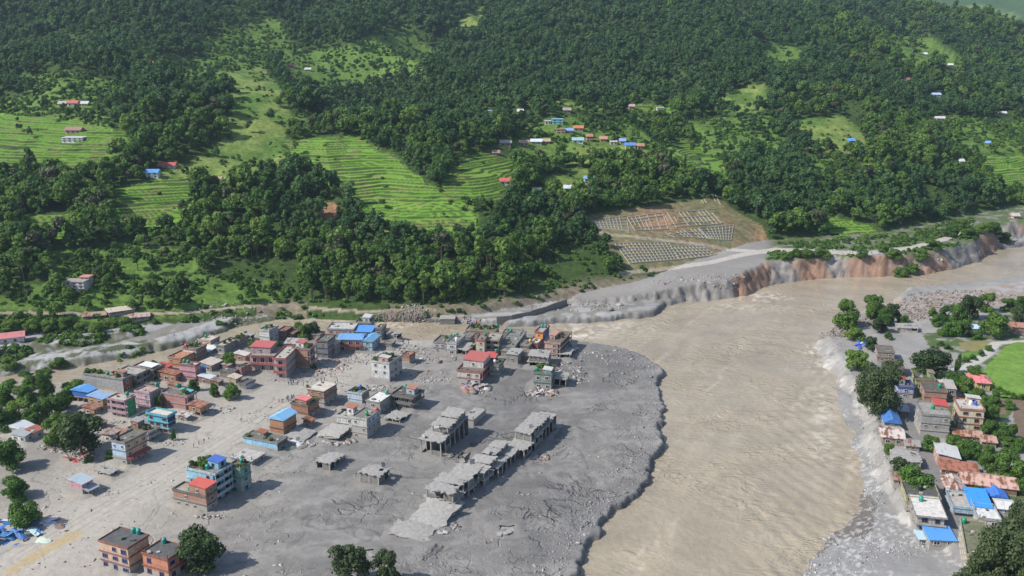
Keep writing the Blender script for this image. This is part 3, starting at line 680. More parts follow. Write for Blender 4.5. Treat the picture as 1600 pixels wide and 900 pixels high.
# ------------------------------------------------------------------ building kit
_mc = {}
def wall_mat(c, mud=1.2, stain=.38):
    key = ('w', c, round(mud, 1), stain)
    if key in _mc: return _mc[key]
    m, nt, n, l, b = new_mat('painted_wall')
    tc = n.new('ShaderNodeTexCoord')
    nz = n.new('ShaderNodeTexNoise'); nz.inputs['Scale'].default_value = .9; nz.inputs['Detail'].default_value = 7; nz.inputs['Roughness'].default_value = .7
    l.new(tc.outputs['Object'], nz.inputs['Vector'])
    mr = n.new('ShaderNodeMapRange'); mr.inputs['From Min'].default_value = .3; mr.inputs['From Max'].default_value = .72
    mr.inputs['To Min'].default_value = 1.08; mr.inputs['To Max'].default_value = 1-stain*1.5
    l.new(nz.outputs[0], mr.inputs['Value'])
    mx = n.new('ShaderNodeMix'); mx.data_type = 'RGBA'; mx.blend_type = 'MULTIPLY'; mx.inputs['Factor'].default_value = 1
    mx.inputs['A'].default_value = (*c, 1); l.new(mr.outputs[0], mx.inputs['B'])
    # streaks running down from slabs
    mp = n.new('ShaderNodeMapping'); mp.inputs['Scale'].default_value = (2.2, 2.2, .18); l.new(tc.outputs['Object'], mp.inputs['Vector'])
    ns = n.new('ShaderNodeTexNoise'); ns.inputs['Scale'].default_value = 1; ns.inputs['Detail'].default_value = 4; l.new(mp.outputs[0], ns.inputs['Vector'])
    ms = n.new('ShaderNodeMapRange'); ms.inputs['From Min'].default_value = .52; ms.inputs['From Max'].default_value = .75; ms.inputs['To Min'].default_value = 0; ms.inputs['To Max'].default_value = stain*1.6
    l.new(ns.outputs[0], ms.inputs['Value'])
    mg = n.new('ShaderNodeMix'); mg.data_type = 'RGBA'; l.new(ms.outputs[0], mg.inputs['Factor']); l.new(mx.outputs['Result'], mg.inputs['A']); mg.inputs['B'].default_value = (.10, .095, .085, 1)
    # mud coat up to the flood line
    sp = n.new('ShaderNodeSeparateXYZ'); l.new(tc.outputs['Object'], sp.inputs[0])
    ad = n.new('ShaderNodeMath'); ad.operation = 'MULTIPLY_ADD'; l.new(nz.outputs[0], ad.inputs[0]); ad.inputs[1].default_value = -1.8; l.new(sp.outputs['Z'], ad.inputs[2])
    mm = n.new('ShaderNodeMapRange'); mm.inputs['From Min'].default_value = mud-1.15; mm.inputs['From Max'].default_value = mud-.7; mm.inputs['To Min'].default_value = .92; mm.inputs['To Max'].default_value = 0
    l.new(ad.outputs[0], mm.inputs['Value'])
    md = n.new('ShaderNodeMix'); md.data_type = 'RGBA'; l.new(mm.outputs[0], md.inputs['Factor']); l.new(mg.outputs['Result'], md.inputs['A']); md.inputs['B'].default_value = (.30, .285, .265, 1)
    l.new(md.outputs['Result'], b.inputs['Base Color']); b.inputs['Roughness'].default_value = .85
    _mc[key] = m; return m
def brick_mat(c, mud=1.2):
    key = ('b', c, round(mud, 1))
    if key in _mc: return _mc[key]
    m = wall_mat(c, mud, .3).copy(); m.name = 'brick_wall'; _mc[key] = m
    return m
def flat_mat(c, rough=.85, name='painted_trim', stain=.4):
    key = ('f', c, rough, stain)
    if key in _mc: return _mc[key]
    m, nt, n, l, b = new_mat(name)
    tc = n.new('ShaderNodeTexCoord'); nz = n.new('ShaderNodeTexNoise'); nz.inputs['Scale'].default_value = .8; nz.inputs['Detail'].default_value = 7; nz.inputs['Roughness'].default_value = .7
    l.new(tc.outputs['Object'], nz.inputs['Vector'])
    mr = n.new('ShaderNodeMapRange'); mr.inputs['From Min'].default_value = .32; mr.inputs['From Max'].default_value = .7; mr.inputs['To Min'].default_value = 1+stain*.4; mr.inputs['To Max'].default_value = 1-stain
    l.new(nz.outputs[0], mr.inputs['Value'])
    mx = n.new('ShaderNodeMix'); mx.data_type = 'RGBA'; mx.blend_type = 'MULTIPLY'; mx.inputs['Factor'].default_value = 1
    mx.inputs['A'].default_value = (*c, 1); l.new(mr.outputs[0], mx.inputs['B']); l.new(mx.outputs['Result'], b.inputs['Base Color'])
    b.inputs['Roughness'].default_value = rough
    _mc[key] = m; return m
def tin_mat(c, rust=.3, rough=.5):
    key = ('t', c, rust)
    if key in _mc: return _mc[key]
    m, nt, n, l, b = new_mat('tin_sheet')
    tc = n.new('ShaderNodeTexCoord')
    mp = n.new('ShaderNodeMapping'); mp.inputs['Scale'].default_value = (1.1, .12, .4); l.new(tc.outputs['Object'], mp.inputs['Vector'])
    nz = n.new('ShaderNodeTexNoise'); nz.inputs['Scale'].default_value = 1.0; nz.inputs['Detail'].default_value = 5; l.new(mp.outputs[0], nz.inputs['Vector'])
    n2 = n.new('ShaderNodeTexNoise'); n2.inputs['Scale'].default_value = .6; n2.inputs['Detail'].default_value = 7; l.new(tc.outputs['Object'], n2.inputs['Vector'])
    av = n.new('ShaderNodeMath'); av.operation = 'ADD'; l.new(nz.outputs[0], av.inputs[0]); l.new(n2.outputs[0], av.inputs[1])
    mr = n.new('ShaderNodeMapRange'); mr.inputs['From Min'].default_value = 1.12-rust*.35; mr.inputs['From Max'].default_value = 1.32-rust*.35; l.new(av.outputs[0], mr.inputs['Value'])
    mx = n.new('ShaderNodeMix'); mx.data_type = 'RGBA'; l.new(mr.outputs[0], mx.inputs['Factor'])
    mx.inputs['A'].default_value = (*c, 1); mx.inputs['B'].default_value = (.20, .085, .045, 1) if rust > .15 else (c[0]*.62, c[1]*.62, c[2]*.62, 1)
    l.new(mx.outputs['Result'], b.inputs['Base Color']); b.inputs['Roughness'].default_value = rough
    wv = n.new('ShaderNodeTexWave'); wv.inputs['Scale'].default_value = 1.3; wv.bands_direction = 'X'; l.new(tc.outputs['Object'], wv.inputs['Vector'])
    bp = n.new('ShaderNodeBump'); bp.inputs['Strength'].default_value = .5; bp.inputs['Distance'].default_value = .15; l.new(wv.outputs[0], bp.inputs['Height']); l.new(bp.outputs[0], b.inputs['Normal'])
    _mc[key] = m; return m
def simple_mat(name, c, rough=.5, metal=0):
    key = ('s', name, c)
    if key in _mc: return _mc[key]
    m, nt, n, l, b = new_mat(name); b.inputs['Base Color'].default_value = (*c, 1); b.inputs['Roughness'].default_value = rough; b.inputs['Metallic'].default_value = metal
    _mc[key] = m; return m
CONC = (.34, .325, .305); CONC_D = (.13, .125, .115); CONC_L = (.55, .53, .50); MUDW = (.33, .318, .298)
RUIN = flat_mat(MUDW, .9, 'mud_coated_concrete', .35); RUIN_D = flat_mat((.20, .19, .175), .9, 'mud_coated_wall', .4)
DARKGLASS = simple_mat('dark_window_opening', (.012, .013, .016), .25)

BOXF = [(0,3,2,1),(4,5,6,7),(0,1,5,4),(1,2,6,5),(2,3,7,6),(3,0,4,7)]     # bottom, top, front, right, back, left
def box_mesh(x0, y0, z0, x1, y1, z1):
    me = bpy.data.meshes.new('box')
    me.from_pydata([(x0,y0,z0),(x1,y0,z0),(x1,y1,z0),(x0,y1,z0),(x0,y0,z1),(x1,y0,z1),(x1,y1,z1),(x0,y1,z1)], [], BOXF)
    return me
def part(name, par, mat, x0, y0, z0, x1, y1, z1):
    me = box_mesh(x0, y0, z0, x1, y1, z1); me.materials.append(mat); me.name = name
    return link(name, me, par)
def mesh_part(name, par, mat, vs, fs):
    me = bpy.data.meshes.new(name); me.from_pydata(vs, [], fs); me.update(); me.materials.append(mat)
    return link(name, me, par)
def multi_box(name, par, mat, boxes):
    vs = []; fs = []
    for (x0,y0,z0,x1,y1,z1) in boxes:
        b = len(vs); vs += [(x0,y0,z0),(x1,y0,z0),(x1,y1,z0),(x0,y1,z0),(x0,y0,z1),(x1,y0,z1),(x1,y1,z1),(x0,y1,z1)]
        fs += [tuple(b+i for i in f) for f in BOXF]
    return mesh_part(name, par, mat, vs, fs)
_win = {}
def win_mesh(fc):
    """1 m x 1 m window facing -y: a proud frame with cross bar, the dark pane set back in it"""
    if fc in _win: return _win[fc]
    vs = []; fs = []; mi = []
    def bx(x0, y0, z0, x1, y1, z1, k):
        b = len(vs); vs.extend([(x0,y0,z0),(x1,y0,z0),(x1,y1,z0),(x0,y1,z0),(x0,y0,z1),(x1,y0,z1),(x1,y1,z1),(x0,y1,z1)])
        for f in BOXF: fs.append(tuple(b+i for i in f)); mi.append(k)
    t = .09
    bx(-.5, -.12, -.5, -.5+t, .05, .5, 0); bx(.5-t, -.12, -.5, .5, .05, .5, 0)
    bx(-.5+t, -.12, .5-t, .5-t, .05, .5, 0); bx(-.56, -.2, -.5, .56, .05, -.5+t, 0)
    bx(-.03, -.09, -.5+t, .03, .04, .5-t, 0)
    bx(-.5+t, -.03, -.5+t, .5-t, .03, .5-t, 1)
    me = bpy.data.meshes.new('window'); me.from_pydata(vs, [], fs); me.update()
    me.materials.append(flat_mat(fc, .6, 'window_frame', .2)); me.materials.append(DARKGLASS)
    me.polygons.foreach_set('material_index', mi); _win[fc] = me
    return me
def window(par, x, y, z, w, h, rz, fc, name='window'):
    o = link(name, win_mesh(fc), par); o.location = (x, y, z); o.scale = (w, 1, h); o.rotation_euler = (0, 0, rz); return o
def solve(xl, xc, yc, xr, yt, th, z0, d=None, w=None):
    X0, Y0 = unproj(xc, yc, z0); c, s = math.cos(th), math.sin(th)
    D0 = Y0*CP-(z0-CAMH)*SP
    if w is None: m = xl-800; w = (FPX*X0-m*D0)/(FPX*c+m*s*CP)
    if d is None: m = xr-800; d = (m*D0-FPX*X0)/(FPX*s-m*c*CP)
    nn = (450-yt)/FPX; q = Y0*(nn*CP-SP)/(CP+nn*SP); h = q+CAMH-z0
    return X0, Y0, max(w, 1.5), max(1.5, min(d, 60)), max(h, 1.2), (X0-w*c, Y0+w*s)
FOOTPRINTS = []
def grime(c):
    g = (c[0]*.3+c[1]*.5+c[2]*.2); k = .80
    return tuple(round((v*.84+g*.16)*k, 4) for v in c)
def local_to_world(o, th, x, y): return (o[0]+x*math.cos(th)+y*math.sin(th), o[1]-x*math.sin(th)+y*math.cos(th))
TANKM = {'green': (.02, .24, .13), 'teal': (.03, .27, .23), 'black': (.02, .02, .022), 'blue': (.03, .10, .45), 'red': (.55, .10, .10), 'white': (.7, .7, .68), 'yellow': (.6, .45, .05)}
def lathe(name, prof, seg=12):
    vs = []; fs = []
    for r, z in prof:
        for k in range(seg): a = 2*math.pi*k/seg; vs.append((r*math.cos(a), r*math.sin(a), z))
    for i in range(len(prof)-1):
        for k in range(seg): fs.append((i*seg+k, i*seg+(k+1) % seg, (i+1)*seg+(k+1) % seg, (i+1)*seg+k))
    fs.append(tuple(range(seg-1, -1, -1))); fs.append(tuple((len(prof)-1)*seg+k for k in range(seg)))
    me = bpy.data.meshes.new(name); me.from_pydata(vs, [], fs); me.update(); return me
_tank = {}
def water_tank(x, y, z, kind, label, s=1.0):
    if kind not in _tank:
        b = lathe('tank_body', [(.55, 0), (.58, .1), (.56, .35), (.58, .4), (.56, .75), (.58, .8), (.55, 1.15), (.36, 1.38), (.2, 1.42)])
        b.materials.append(simple_mat('plastic_tank_'+kind, TANKM[kind], .4)); b.polygons.foreach_set('use_smooth', [True]*len(b.polygons))
        l_ = lathe('tank_lid', [(.24, 0), (.24, .08), (.1, .12)]); l_.materials.append(simple_mat('plastic_tank_'+kind, TANKM[kind], .4))
        _tank[kind] = (b, l_)
    e = empty('water_tank', (x, y, z)); e.scale = (s, s, s)
    bd = link('body', _tank[kind][0], e); o = link('lid', _tank[kind][1], bd); o.location = (0, 0, 1.40)
    return tag(e, label, 'water tank', 'rooftop water tanks')
ROOFPLANT = [crown_mesh('plant_leaves', 400+i, .9, .5, 5, 110, .24, flat=.7) for i in range(3)]
for i, m_ in enumerate(ROOFPLANT): m_.materials.append((LEAF_BRIGHT, LEAF_FOREST, LEAF_DUSTY)[i])
def roof_plants(x, y, z, s, label, k=0):
    e = empty('roof_plants', (x, y, z), R.uniform(0, 6))
    pot = link('planter', _pot_mesh(), e); pot.scale = (s, s, 1)
    c = link('foliage', ROOFPLANT[k % 3], e); c.location = (0, 0, .55*s+.25); c.scale = (s*1.15, s*1.15, s*.9)
    return tag(e, label, 'plants')
_potm = []
def _pot_mesh():
    if not _potm:
        me = lathe('planter', [(.55, 0), (.7, .4), (.66, .42)], 10); me.materials.append(flat_mat((.18, .11, .07), .9, 'planter')); _potm.append(me)
    return _potm[0]
def gable_mesh(W, D, rise, ov, along='y', base=.0, hip=False):
    """solid pitched roof sitting on z=0"""
    x0, x1, y0, y1 = -ov, W+ov, -ov, D+ov; t = .10
    if along == 'y': r0 = ((x0+x1)/2, y0+(hip*(x1-x0)*.45)); r1 = ((x0+x1)/2, y1-(hip*(x1-x0)*.45))
    else: r0 = (x0+(hip*(y1-y0)*.45), (y0+y1)/2); r1 = (x1-(hip*(y1-y0)*.45), (y0+y1)/2)
    vs = [(x0,y0,0),(x1,y0,0),(x1,y1,0),(x0,y1,0),(x0,y0,t),(x1,y0,t),(x1,y1,t),(x0,y1,t),(r0[0],r0[1],rise),(r1[0],r1[1],rise)]
    fs = [(0,3,2,1),(0,1,5,4),(1,2,6,5),(2,3,7,6),(3,0,4,7)]
    if along == 'y': fs += [(4,5,8),(5,6,9,8),(6,7,9),(7,4,8,9)]
    else: fs += [(4,5,9,8),(5,6,9),(6,7,8,9),(7,4,8)]
    return vs, fs
def shed_mesh(W, D, rise, ov, side='back'):
    x0, x1, y0, y1 = -ov, W+ov, -ov, D+ov; t = .12
    z = {'back': (0, 0, rise, rise), 'front': (rise, rise, 0, 0), 'left': (rise, 0, 0, rise), 'right': (0, rise, rise, 0)}[side]
    vs = [(x0,y0,z[0]),(x1,y0,z[1]),(x1,y1,z[2]),(x0,y1,z[3])]; vs += [(a, b, c+t) for a, b, c in vs]
    return vs, BOXF
def house(name, label, xl, xc, yc, xr, yt, n, wall, side=None, th=23, d=None, w=None, z0=None, roof='flat', roofc=CONC_D, trim=None, front='win', sidef='win', over=.28,
          para=.55, stilt=False, mud=1.2, tanks=(), head=None, plants=(), desc=None, rise=1.4, rust=.25, brick=False, fc=(.5, .48, .44), left=None, slab=True, awning=None, cat='house', stubs=True, group=None):
    rng = random.Random(int(xl*31+yc*7))
    th = math.radians(th)
    if z0 is None: z0 = ground_z(*unproj(xc, yc, 1.0 if xc < 1250 else 3.0)); z0 = max(z0, -1.5)
    X0, Y0, Wd, Dp, Ht, org = solve(xl, xc, yc, xr, yt, th, z0, d, w)
    e = empty(name, (org[0], org[1], z0), -th); tag(e, label, cat, group)
    FOOTPRINTS.append([local_to_world(org, th, a, b) for a, b in ((-1, -1), (Wd+1, -1), (Wd+1, Dp+1), (-1, Dp+1))])
    mk = brick_mat if brick else wall_mat
    wm = mk(wall, mud); sm = mk(side, mud) if side else wm
    wall = grime(wall); side = grime(side) if side else None; trim = grime(trim) if trim else None
    trim = trim or tuple(min(1, c*.9+.03) for c in wall); tm = wall_mat(trim, mud-.6, .4)
    sh = Ht/n
    zb = sh if stilt else -1.2
    # body
    me = box_mesh(0, 0, zb, Wd, Dp, Ht-.02); me.materials.append(wm); me.materials.append(sm)
    me.polygons.foreach_set('material_index', [0, 0, 0, 1, 0, 1]); link('wall', me, e)
    if stilt:
        part('ground_floor_wall', e, wall_mat(CONC_D, mud), 1.3, 1.3, -1.2, max(1.6, Wd-1.3), max(1.6, Dp-.3), sh-.05)
        nx = max(1, round(Wd/3.2)); ny = max(1, round(Dp/3.6))
        for i in range(nx+1): part('column', e, tm, Wd*i/nx-.17, -.02, -1.2, Wd*i/nx+.17, .32, sh-.1)
        for j in range(1, ny+1): part('column', e, tm, Wd-.32, Dp*j/ny-.17, -1.2, Wd+.02, Dp*j/ny+.17, sh-.1)
    for k in range(1, n):
        if slab: part('floor_slab', e, tm, -over, -over, k*sh-.13, Wd+over, Dp+over*.5, k*sh+.13)
    # facades
    def face(style, L, put, rail):
        if style in ('blank', None): return
        nb = max(1, int(L/2.9))
        for k in range(n):
            if stilt and k == 0: continue
            for i in range(nb):
                if rng.random() < .14: continue
                u = L*(i+.5)/nb+rng.uniform(-.25, .25); zc = k*sh+sh*rng.uniform(.49, .58)
                if style == 'gallery': put(u, k*sh+sh*.46, min(1.7, L/nb*.62), sh*.66, 'door' if i % 3 == 1 else 'window')
                elif style == 'sparse':
                    if rng.random() < .55: put(u, zc, .95, 1.05, 'window')
                else: put(u, zc, min(1.45, L/nb*.5)*rng.uniform(.75, 1.3), min(1.45, sh*.46)*rng.uniform(.8, 1.2), 'window')
        if style == 'gallery':
            for k in range(1, n): rail(k*sh, nb)
    def put_f(u, z, w_, h_, nm): window(e, u, -.03, z, w_, h_, 0, fc, nm)
    def put_r(u, z, w_, h_, nm): window(e, Wd+.03, u, z, w_, h_, math.pi/2, fc, nm)
    def put_l(u, z, w_, h_, nm): window(e, -.03, u, z, w_, h_, -math.pi/2, fc, nm)
    def rail_f(z, nb):
        bl = part('balcony', e, tm, -.1, -1.25, z-.16, Wd+.1, -.01, z+.12)
        part('railing', bl, tm, -.1, -1.25, z+.12, Wd+.1, -1.13, z+.95)
        for i in range(nb+1): part('column', bl, tm, min(Wd-.2, Wd*i/nb), -1.12, z+.12, min(Wd-.2, Wd*i/nb)+.2, -.92, z+sh-.16)
    def rail_r(z, nb):
        bl = part('balcony', e, tm, Wd+.01, -.1, z-.16, Wd+1.25, Dp+.1, z+.12)
        part('railing', bl, tm, Wd+1.13, -.1, z+.12, Wd+1.25, Dp+.1, z+.95)
        for i in range(nb+1): part('column', bl, tm, Wd+.92, min(Dp-.2, Dp*i/nb), z+.12, Wd+1.12, min(Dp-.2, Dp*i/nb)+.2, z+sh-.16)
    face(front, Wd, put_f, rail_f); face(sidef, Dp, put_r, rail_r)
    if left: face(left, Dp, put_l, lambda z, nb: None)
    # roof
    zr = Ht
    ovf = 1.3 if front == 'gallery' else over; ovr = 1.3 if sidef == 'gallery' else over
    if roof == 'flat':
        rs = part('roof_slab', e, tm, -over, -ovf, Ht-.02, Wd+ovr, Dp+over, Ht+.2)
        part('roof_deck', rs, flat_mat(roofc, .9, 'roof_concrete', .45), -over+.16, -ovf+.16, Ht+.2, Wd+ovr-.16, Dp+over-.16, Ht+.235)
        zr = Ht+.235
        if para > 0:
            a, b, c_, d_ = -over+.02, -ovf+.02, Wd+ovr-.02, Dp+over-.02; t = .16; z1 = Ht+.2; z2 = Ht+.2+para
            multi_box('parapet', rs, tm, [(a, b, z1, c_, b+t, z2), (a, d_-t, z1, c_, d_, z2), (a, b+t, z1, a+t, d_-t, z2), (c_-t, b+t, z1, c_, d_-t, z2)])
        if stubs:
            for (sx, sy) in ((.3, .3), (Wd-.5, .3), (Wd-.5, Dp-.5), (.3, Dp-.5)):
                if rng.random() < .5: part('column_stub', rs, tm, sx, sy, zr, sx+.28, sy+.28, zr+rng.uniform(.5, 1.3))
            for _ in range(max(2, int(Wd*Dp/22))):
                bx_, by_ = rng.uniform(.6, max(.7, Wd-1.6)), rng.uniform(.6, max(.7, Dp-1.6)); s1, s2 = rng.uniform(.5, 1.5), rng.uniform(.4, 1.2)
                o = part('roof_clutter', rs, flat_mat(rng.choice([(.2, .16, .12), (.35, .33, .3), (.12, .13, .11), (.42, .40, .38), (.10, .14, .06)]), .9, 'clutter'), -s1/2, -s2/2, 0, s1/2, s2/2, rng.uniform(.15, .7))
                o.location = (bx_, by_, zr); o.rotation_euler = (0, 0, rng.uniform(-.6, .6))
    else:
        kind = roof.split(':')[0]; along = roof.split(':')[1] if ':' in roof else 'y'
        if kind == 'gable': vs, fs = gable_mesh(Wd, Dp, rise, .5, along)
        elif kind == 'hip': vs, fs = gable_mesh(Wd, Dp, rise, .8, along, hip=True)
        else: vs, fs = shed_mesh(Wd, Dp, rise*.5, .45, along)
        o = mesh_part('roof', e, tin_mat(roofc, rust), vs, fs); o.location = (0, 0, Ht)
        zr = Ht+rise*.5
    if head:
        u0, u1, v0, v1, hh, hroof, hwall = head[:7]
        hx0, hx1, hy0, hy1 = Wd*u0, Wd*u1, Dp*v0, Dp*v1
        if u1 >= .999: hx1 = Wd+.01
        if v0 <= .001: hy0 = -.01
        hm = part('stair_room', e, mk(hwall, -9) if brick else wall_mat(hwall, -9), hx0, hy0, Ht+.21, hx1, hy1, Ht+.21+hh)
        vs, fs = shed_mesh(hx1-hx0, hy1-hy0, .35, .35, head[7] if len(head) > 7 else 'left')
        o = mesh_part('stair_room_roof', hm, tin_mat(hroof, .1), vs, fs); o.location = (hx0, hy0, Ht+.21+hh)
        window(hm, hx1+.03, (hy0+hy1)/2, Ht+.3+hh*.5, 1.0, min(1.6, hh*.6), math.pi/2, fc, 'window'); window(hm, (hx0+hx1)/2, hy0-.03, Ht+.3+hh*.5, .9, min(1.2, hh*.45), 0, fc, 'window')
    if awning:
        z_, dp_, c_ = awning
        vs = [(Wd+.02, -.2, z_), (Wd+dp_, -.2, z_-.7), (Wd+dp_, Dp+.2, z_-.7), (Wd+.02, Dp+.2, z_)]; vs += [(a, b, c+.09) for a, b, c in vs]
        aw = mesh_part('awning', e, tin_mat(c_, .12), vs, BOXF)
        for j in range(4): part('awning_post', aw, tm, Wd+dp_-.2, Dp*j/3.2, -1, Wd+dp_-.08, Dp*j/3.2+.12, z_-.68)
    for i, t_ in enumerate(tanks):
        u, v, kd = t_[:3]; hz = t_[3] if len(t_) > 3 else 0
        p = local_to_world(org, th, Wd*u, Dp*v)
        water_tank(p[0], p[1], z0+zr+hz, kd, '%s water tank %s %s' % (kd, t_[4] if len(t_) > 4 else 'on the roof of', desc or 'house'), 1.15)
    for i, (u, v, s_, k_) in enumerate(plants):
        p = local_to_world(org, th, Wd*u, Dp*v)
        wh = ('near the front', 'towards the back', 'in the middle', 'along the edge', 'in the corner', 'beside the wall', 'at the side', 'next to the stairs')[i % 8]
        roof_plants(p[0], p[1], z0+zr, s_, 'plants %s of the roof of %s' % (wh, desc or 'house') if i < 8 else 'plants on the roof', k_)
    return e, Wd, Dp, Ht, org, th, z0
def slab_mesh(W, D, t, seed, jag=.4, sag=.25, nx=13, ny=13, hole=None):
    g = np.random.default_rng(seed); vs = []; fs = []
    X_ = np.linspace(0, W, nx); Y_ = np.linspace(0, D, ny)
    top = {}
    for s_ in (1, 0):
        for j in range(ny):
            for i in range(nx):
                x, y = X_[i], Y_[j]
                if s_ == 1: top[(i, j)] = (x+(g.normal()*jag if i in (0, nx-1) else 0), y+(g.normal()*jag if j in (0, ny-1) else 0), g.normal()*.02-sag*((i/(nx-1)-.5)**2+(j/(ny-1)-.5)**2)*2*g.uniform(.6, 1.2))
                x, y, z = top[(i, j)]; vs.append((x, y, z if s_ else z-t))
    n_ = nx*ny
    for j in range(ny-1):
        for i in range(nx-1):
            if hole and i in hole[0] and j in hole[1]: continue
            a = j*nx+i; fs.append((a, a+1, a+nx+1, a+nx)); fs.append((n_+a, n_+a+nx, n_+a+nx+1, n_+a+1))
    for i in range(nx-1):
        fs.append((i, n_+i, n_+i+1, i+1)); a = (ny-1)*nx+i; fs.append((a, a+1, n_+a+1, n_+a))
    for j in range(ny-1):
        a = j*nx; fs.append((a, a+nx, n_+a+nx, n_+a)); a = j*nx+nx-1; fs.append((a, n_+a, n_+a+nx, a+nx))
    return vs, fs
def ruin(name, label, xl, xc, yc, xr, yt, levels=1, th=23, d=None, w=None, walls=.5, seed=1, tilt=(0, 0), upper=None, hole=None, wallc=None, z0=None, jag=.35):
    """concrete frame left standing in the mud: slabs, columns, some infill panels"""
    rng = random.Random(seed); th = math.radians(th)
    if tilt == (0, 0): r2 = random.Random(seed+500); tilt = (r2.uniform(-.035, .035), r2.uniform(-.045, .045))
    if z0 is None: z0 = ground_z(*unproj(xc, yc, 0))
    X0, Y0, Wd, Dp, Ht, org = solve(xl, xc, yc, xr, yt, th, z0, d, w)
    e = empty(name, (org[0], org[1], z0), -th); e.rotation_euler = (tilt[0], tilt[1], -th); tag(e, label, 'ruin', 'ruined concrete buildings in the mud')
    FOOTPRINTS.append([local_to_world(org, th, a, b) for a, b in ((-1, -1), (Wd+1, -1), (Wd+1, Dp+1), (-1, Dp+1))])
    sh = Ht/levels; wm = wall_mat(wallc, .6) if wallc else RUIN_D
    def frame(x0, y0, W_, D_, zb, h, last, sd):
        nx = max(1, round(W_/3.4)); ny = max(1, round(D_/3.6))
        pts = [(W_*i/nx, 0) for i in range(nx+1)]+[(W_, D_*j/ny) for j in range(1, ny+1)]+[(0, D_*j/ny) for j in range(1, ny+1)]+[(W_*i/nx, D_) for i in range(1, nx)]
        for (a, b) in pts:
            a = min(max(a, .2), W_-.2); b = min(max(b, .2), D_-.2)
            part('column', e, RUIN, x0+a-.17, y0+b-.17, zb, x0+a+.17, y0+b+.17, zb+h-.2)
        for i in range(nx):
            if rng.random() < walls: part('wall_panel', e, wm, x0+W_*i/nx+.2, y0+.15, zb, x0+W_*(i+1)/nx-.2, y0+.28, zb+h-(.3 if rng.random() < .6 else h*.55))
            if rng.random() < walls+.2: part('wall_panel', e, wm, x0+W_*i/nx+.2, y0+D_-.3, zb, x0+W_*(i+1)/nx-.2, y0+D_-.17, zb+h-.3)
        for j in range(ny):
            if rng.random() < walls: part('wall_panel', e, wm, x0+W_-.28, y0+D_*j/ny+.2, zb, x0+W_-.15, y0+D_*(j+1)/ny-.2, zb+h-(.3 if rng.random() < .5 else h*.5))
            if rng.random() < walls+.3: part('wall_panel', e, wm, x0+.15, y0+D_*j/ny+.2, zb, x0+.28, y0+D_*(j+1)/ny-.2, zb+h-.3)
        part('inner_wall', e, RUIN_D, x0+W_*.45, y0+1.0, zb, x0+W_*.45+.15, y0+D_-1.0, zb+h-.25)
        if hole or not last or D_ < 7: cuts = [(0, D_)]
        else:
            m_ = max(2, int(D_/9)); cuts = [(D_*i/m_+(.12 if i else 0), D_*(i+1)/m_) for i in range(m_)]
        for ci, (c0, c1) in enumerate(cuts):
            wv = W_*rng.uniform(.86, 1.0) if len(cuts) > 1 else W_; xo = rng.uniform(0, W_-wv)
            vs, fs = slab_mesh(wv+.9, c1-c0+(.7 if len(cuts) == 1 else 0), .28, sd+ci*3, jag*.7, .15, hole=hole)
            o = mesh_part('roof_slab' if last else 'floor_slab', e, RUIN, vs, fs); o.location = (x0-.45+xo, y0+c0-.35, zb+h+.02+(rng.uniform(-.15, .25) if last else 0))
            if last: o.rotation_euler = (rng.uniform(-.03, .03), rng.uniform(-.05, .05), rng.uniform(-.03, .03))
        if last:
            for _ in range(1):
                bx_, by_ = rng.uniform(0, W_), rng.uniform(0, D_); o = part('broken_panel', e, RUIN, -.9, -.09, -.2, .9, .09, rng.uniform(.8, 1.9)); o.location = (bx_, by_, zb+h+.2); o.rotation_euler = (rng.uniform(-1.2, 1.2), rng.uniform(-.3, .3), rng.uniform(0, 3))
            for (a, b) in pts[::2]: part('rebar', e, RUIN_D, x0+min(a, W_-.3), y0+min(b, D_-.3), zb+h, x0+min(a, W_-.3)+.06, y0+min(b, D_-.3)+.06, zb+h+rng.uniform(.6, 1.4))
    for k in range(levels): frame(0, 0, Wd, Dp, k*sh if k else -1.0, sh if k else sh+1.0, k == levels-1, seed+k)
    if upper:
        for (u0, u1, v0, v1, hh) in upper: frame(Wd*u0, Dp*v0, Wd*(u1-u0), Dp*(v1-v0), Ht+.05, hh, True, seed+9)
    return e, Wd, Dp, Ht, org, th, z0
def fallen_slab(label, px, py, W, D, rz, tx, ty, seed, lift=.6, n=1, name='collapsed_slab'):
    x, y = unproj(px, py, .5); z = ground_z(x, y)
    e = empty(name, (x, y, z+lift), math.radians(rz)); e.rotation_euler = (math.radians(tx), math.radians(ty), math.radians(rz))
    rng = random.Random(seed)
    for k in range(n):
        vs, fs = slab_mesh(W*(1-.12*k), D*(1-.1*k), .3, seed+k, .45, .5, 8, 8)
        o = mesh_part('slab', e, RUIN, [(a-W/2+k*.4, b-D/2, c) for a, b, c in vs], fs); o.location = (rng.uniform(-.4, .4)*k, rng.uniform(-.4, .4)*k, -.75*k); o.rotation_euler = (rng.uniform(-.06, .06)*k, rng.uniform(-.08, .08)*k, 0)
    for k in range(4):
        o = part('broken_beam', e, RUIN, -.15, -.15, -1.6, .15, .15, .1); o.location = (rng.uniform(-.4, .4)*W, rng.uniform(-.45, .45)*D, -.1); o.rotation_euler = (rng.uniform(-.4, .4), rng.uniform(-.4, .4), 0)
    FOOTPRINTS.append([(x-W/2, y-D/2), (x+W/2, y-D/2), (x+W/2, y+D/2), (x-W/2, y+D/2)])
    return tag(e, label, 'ruin')
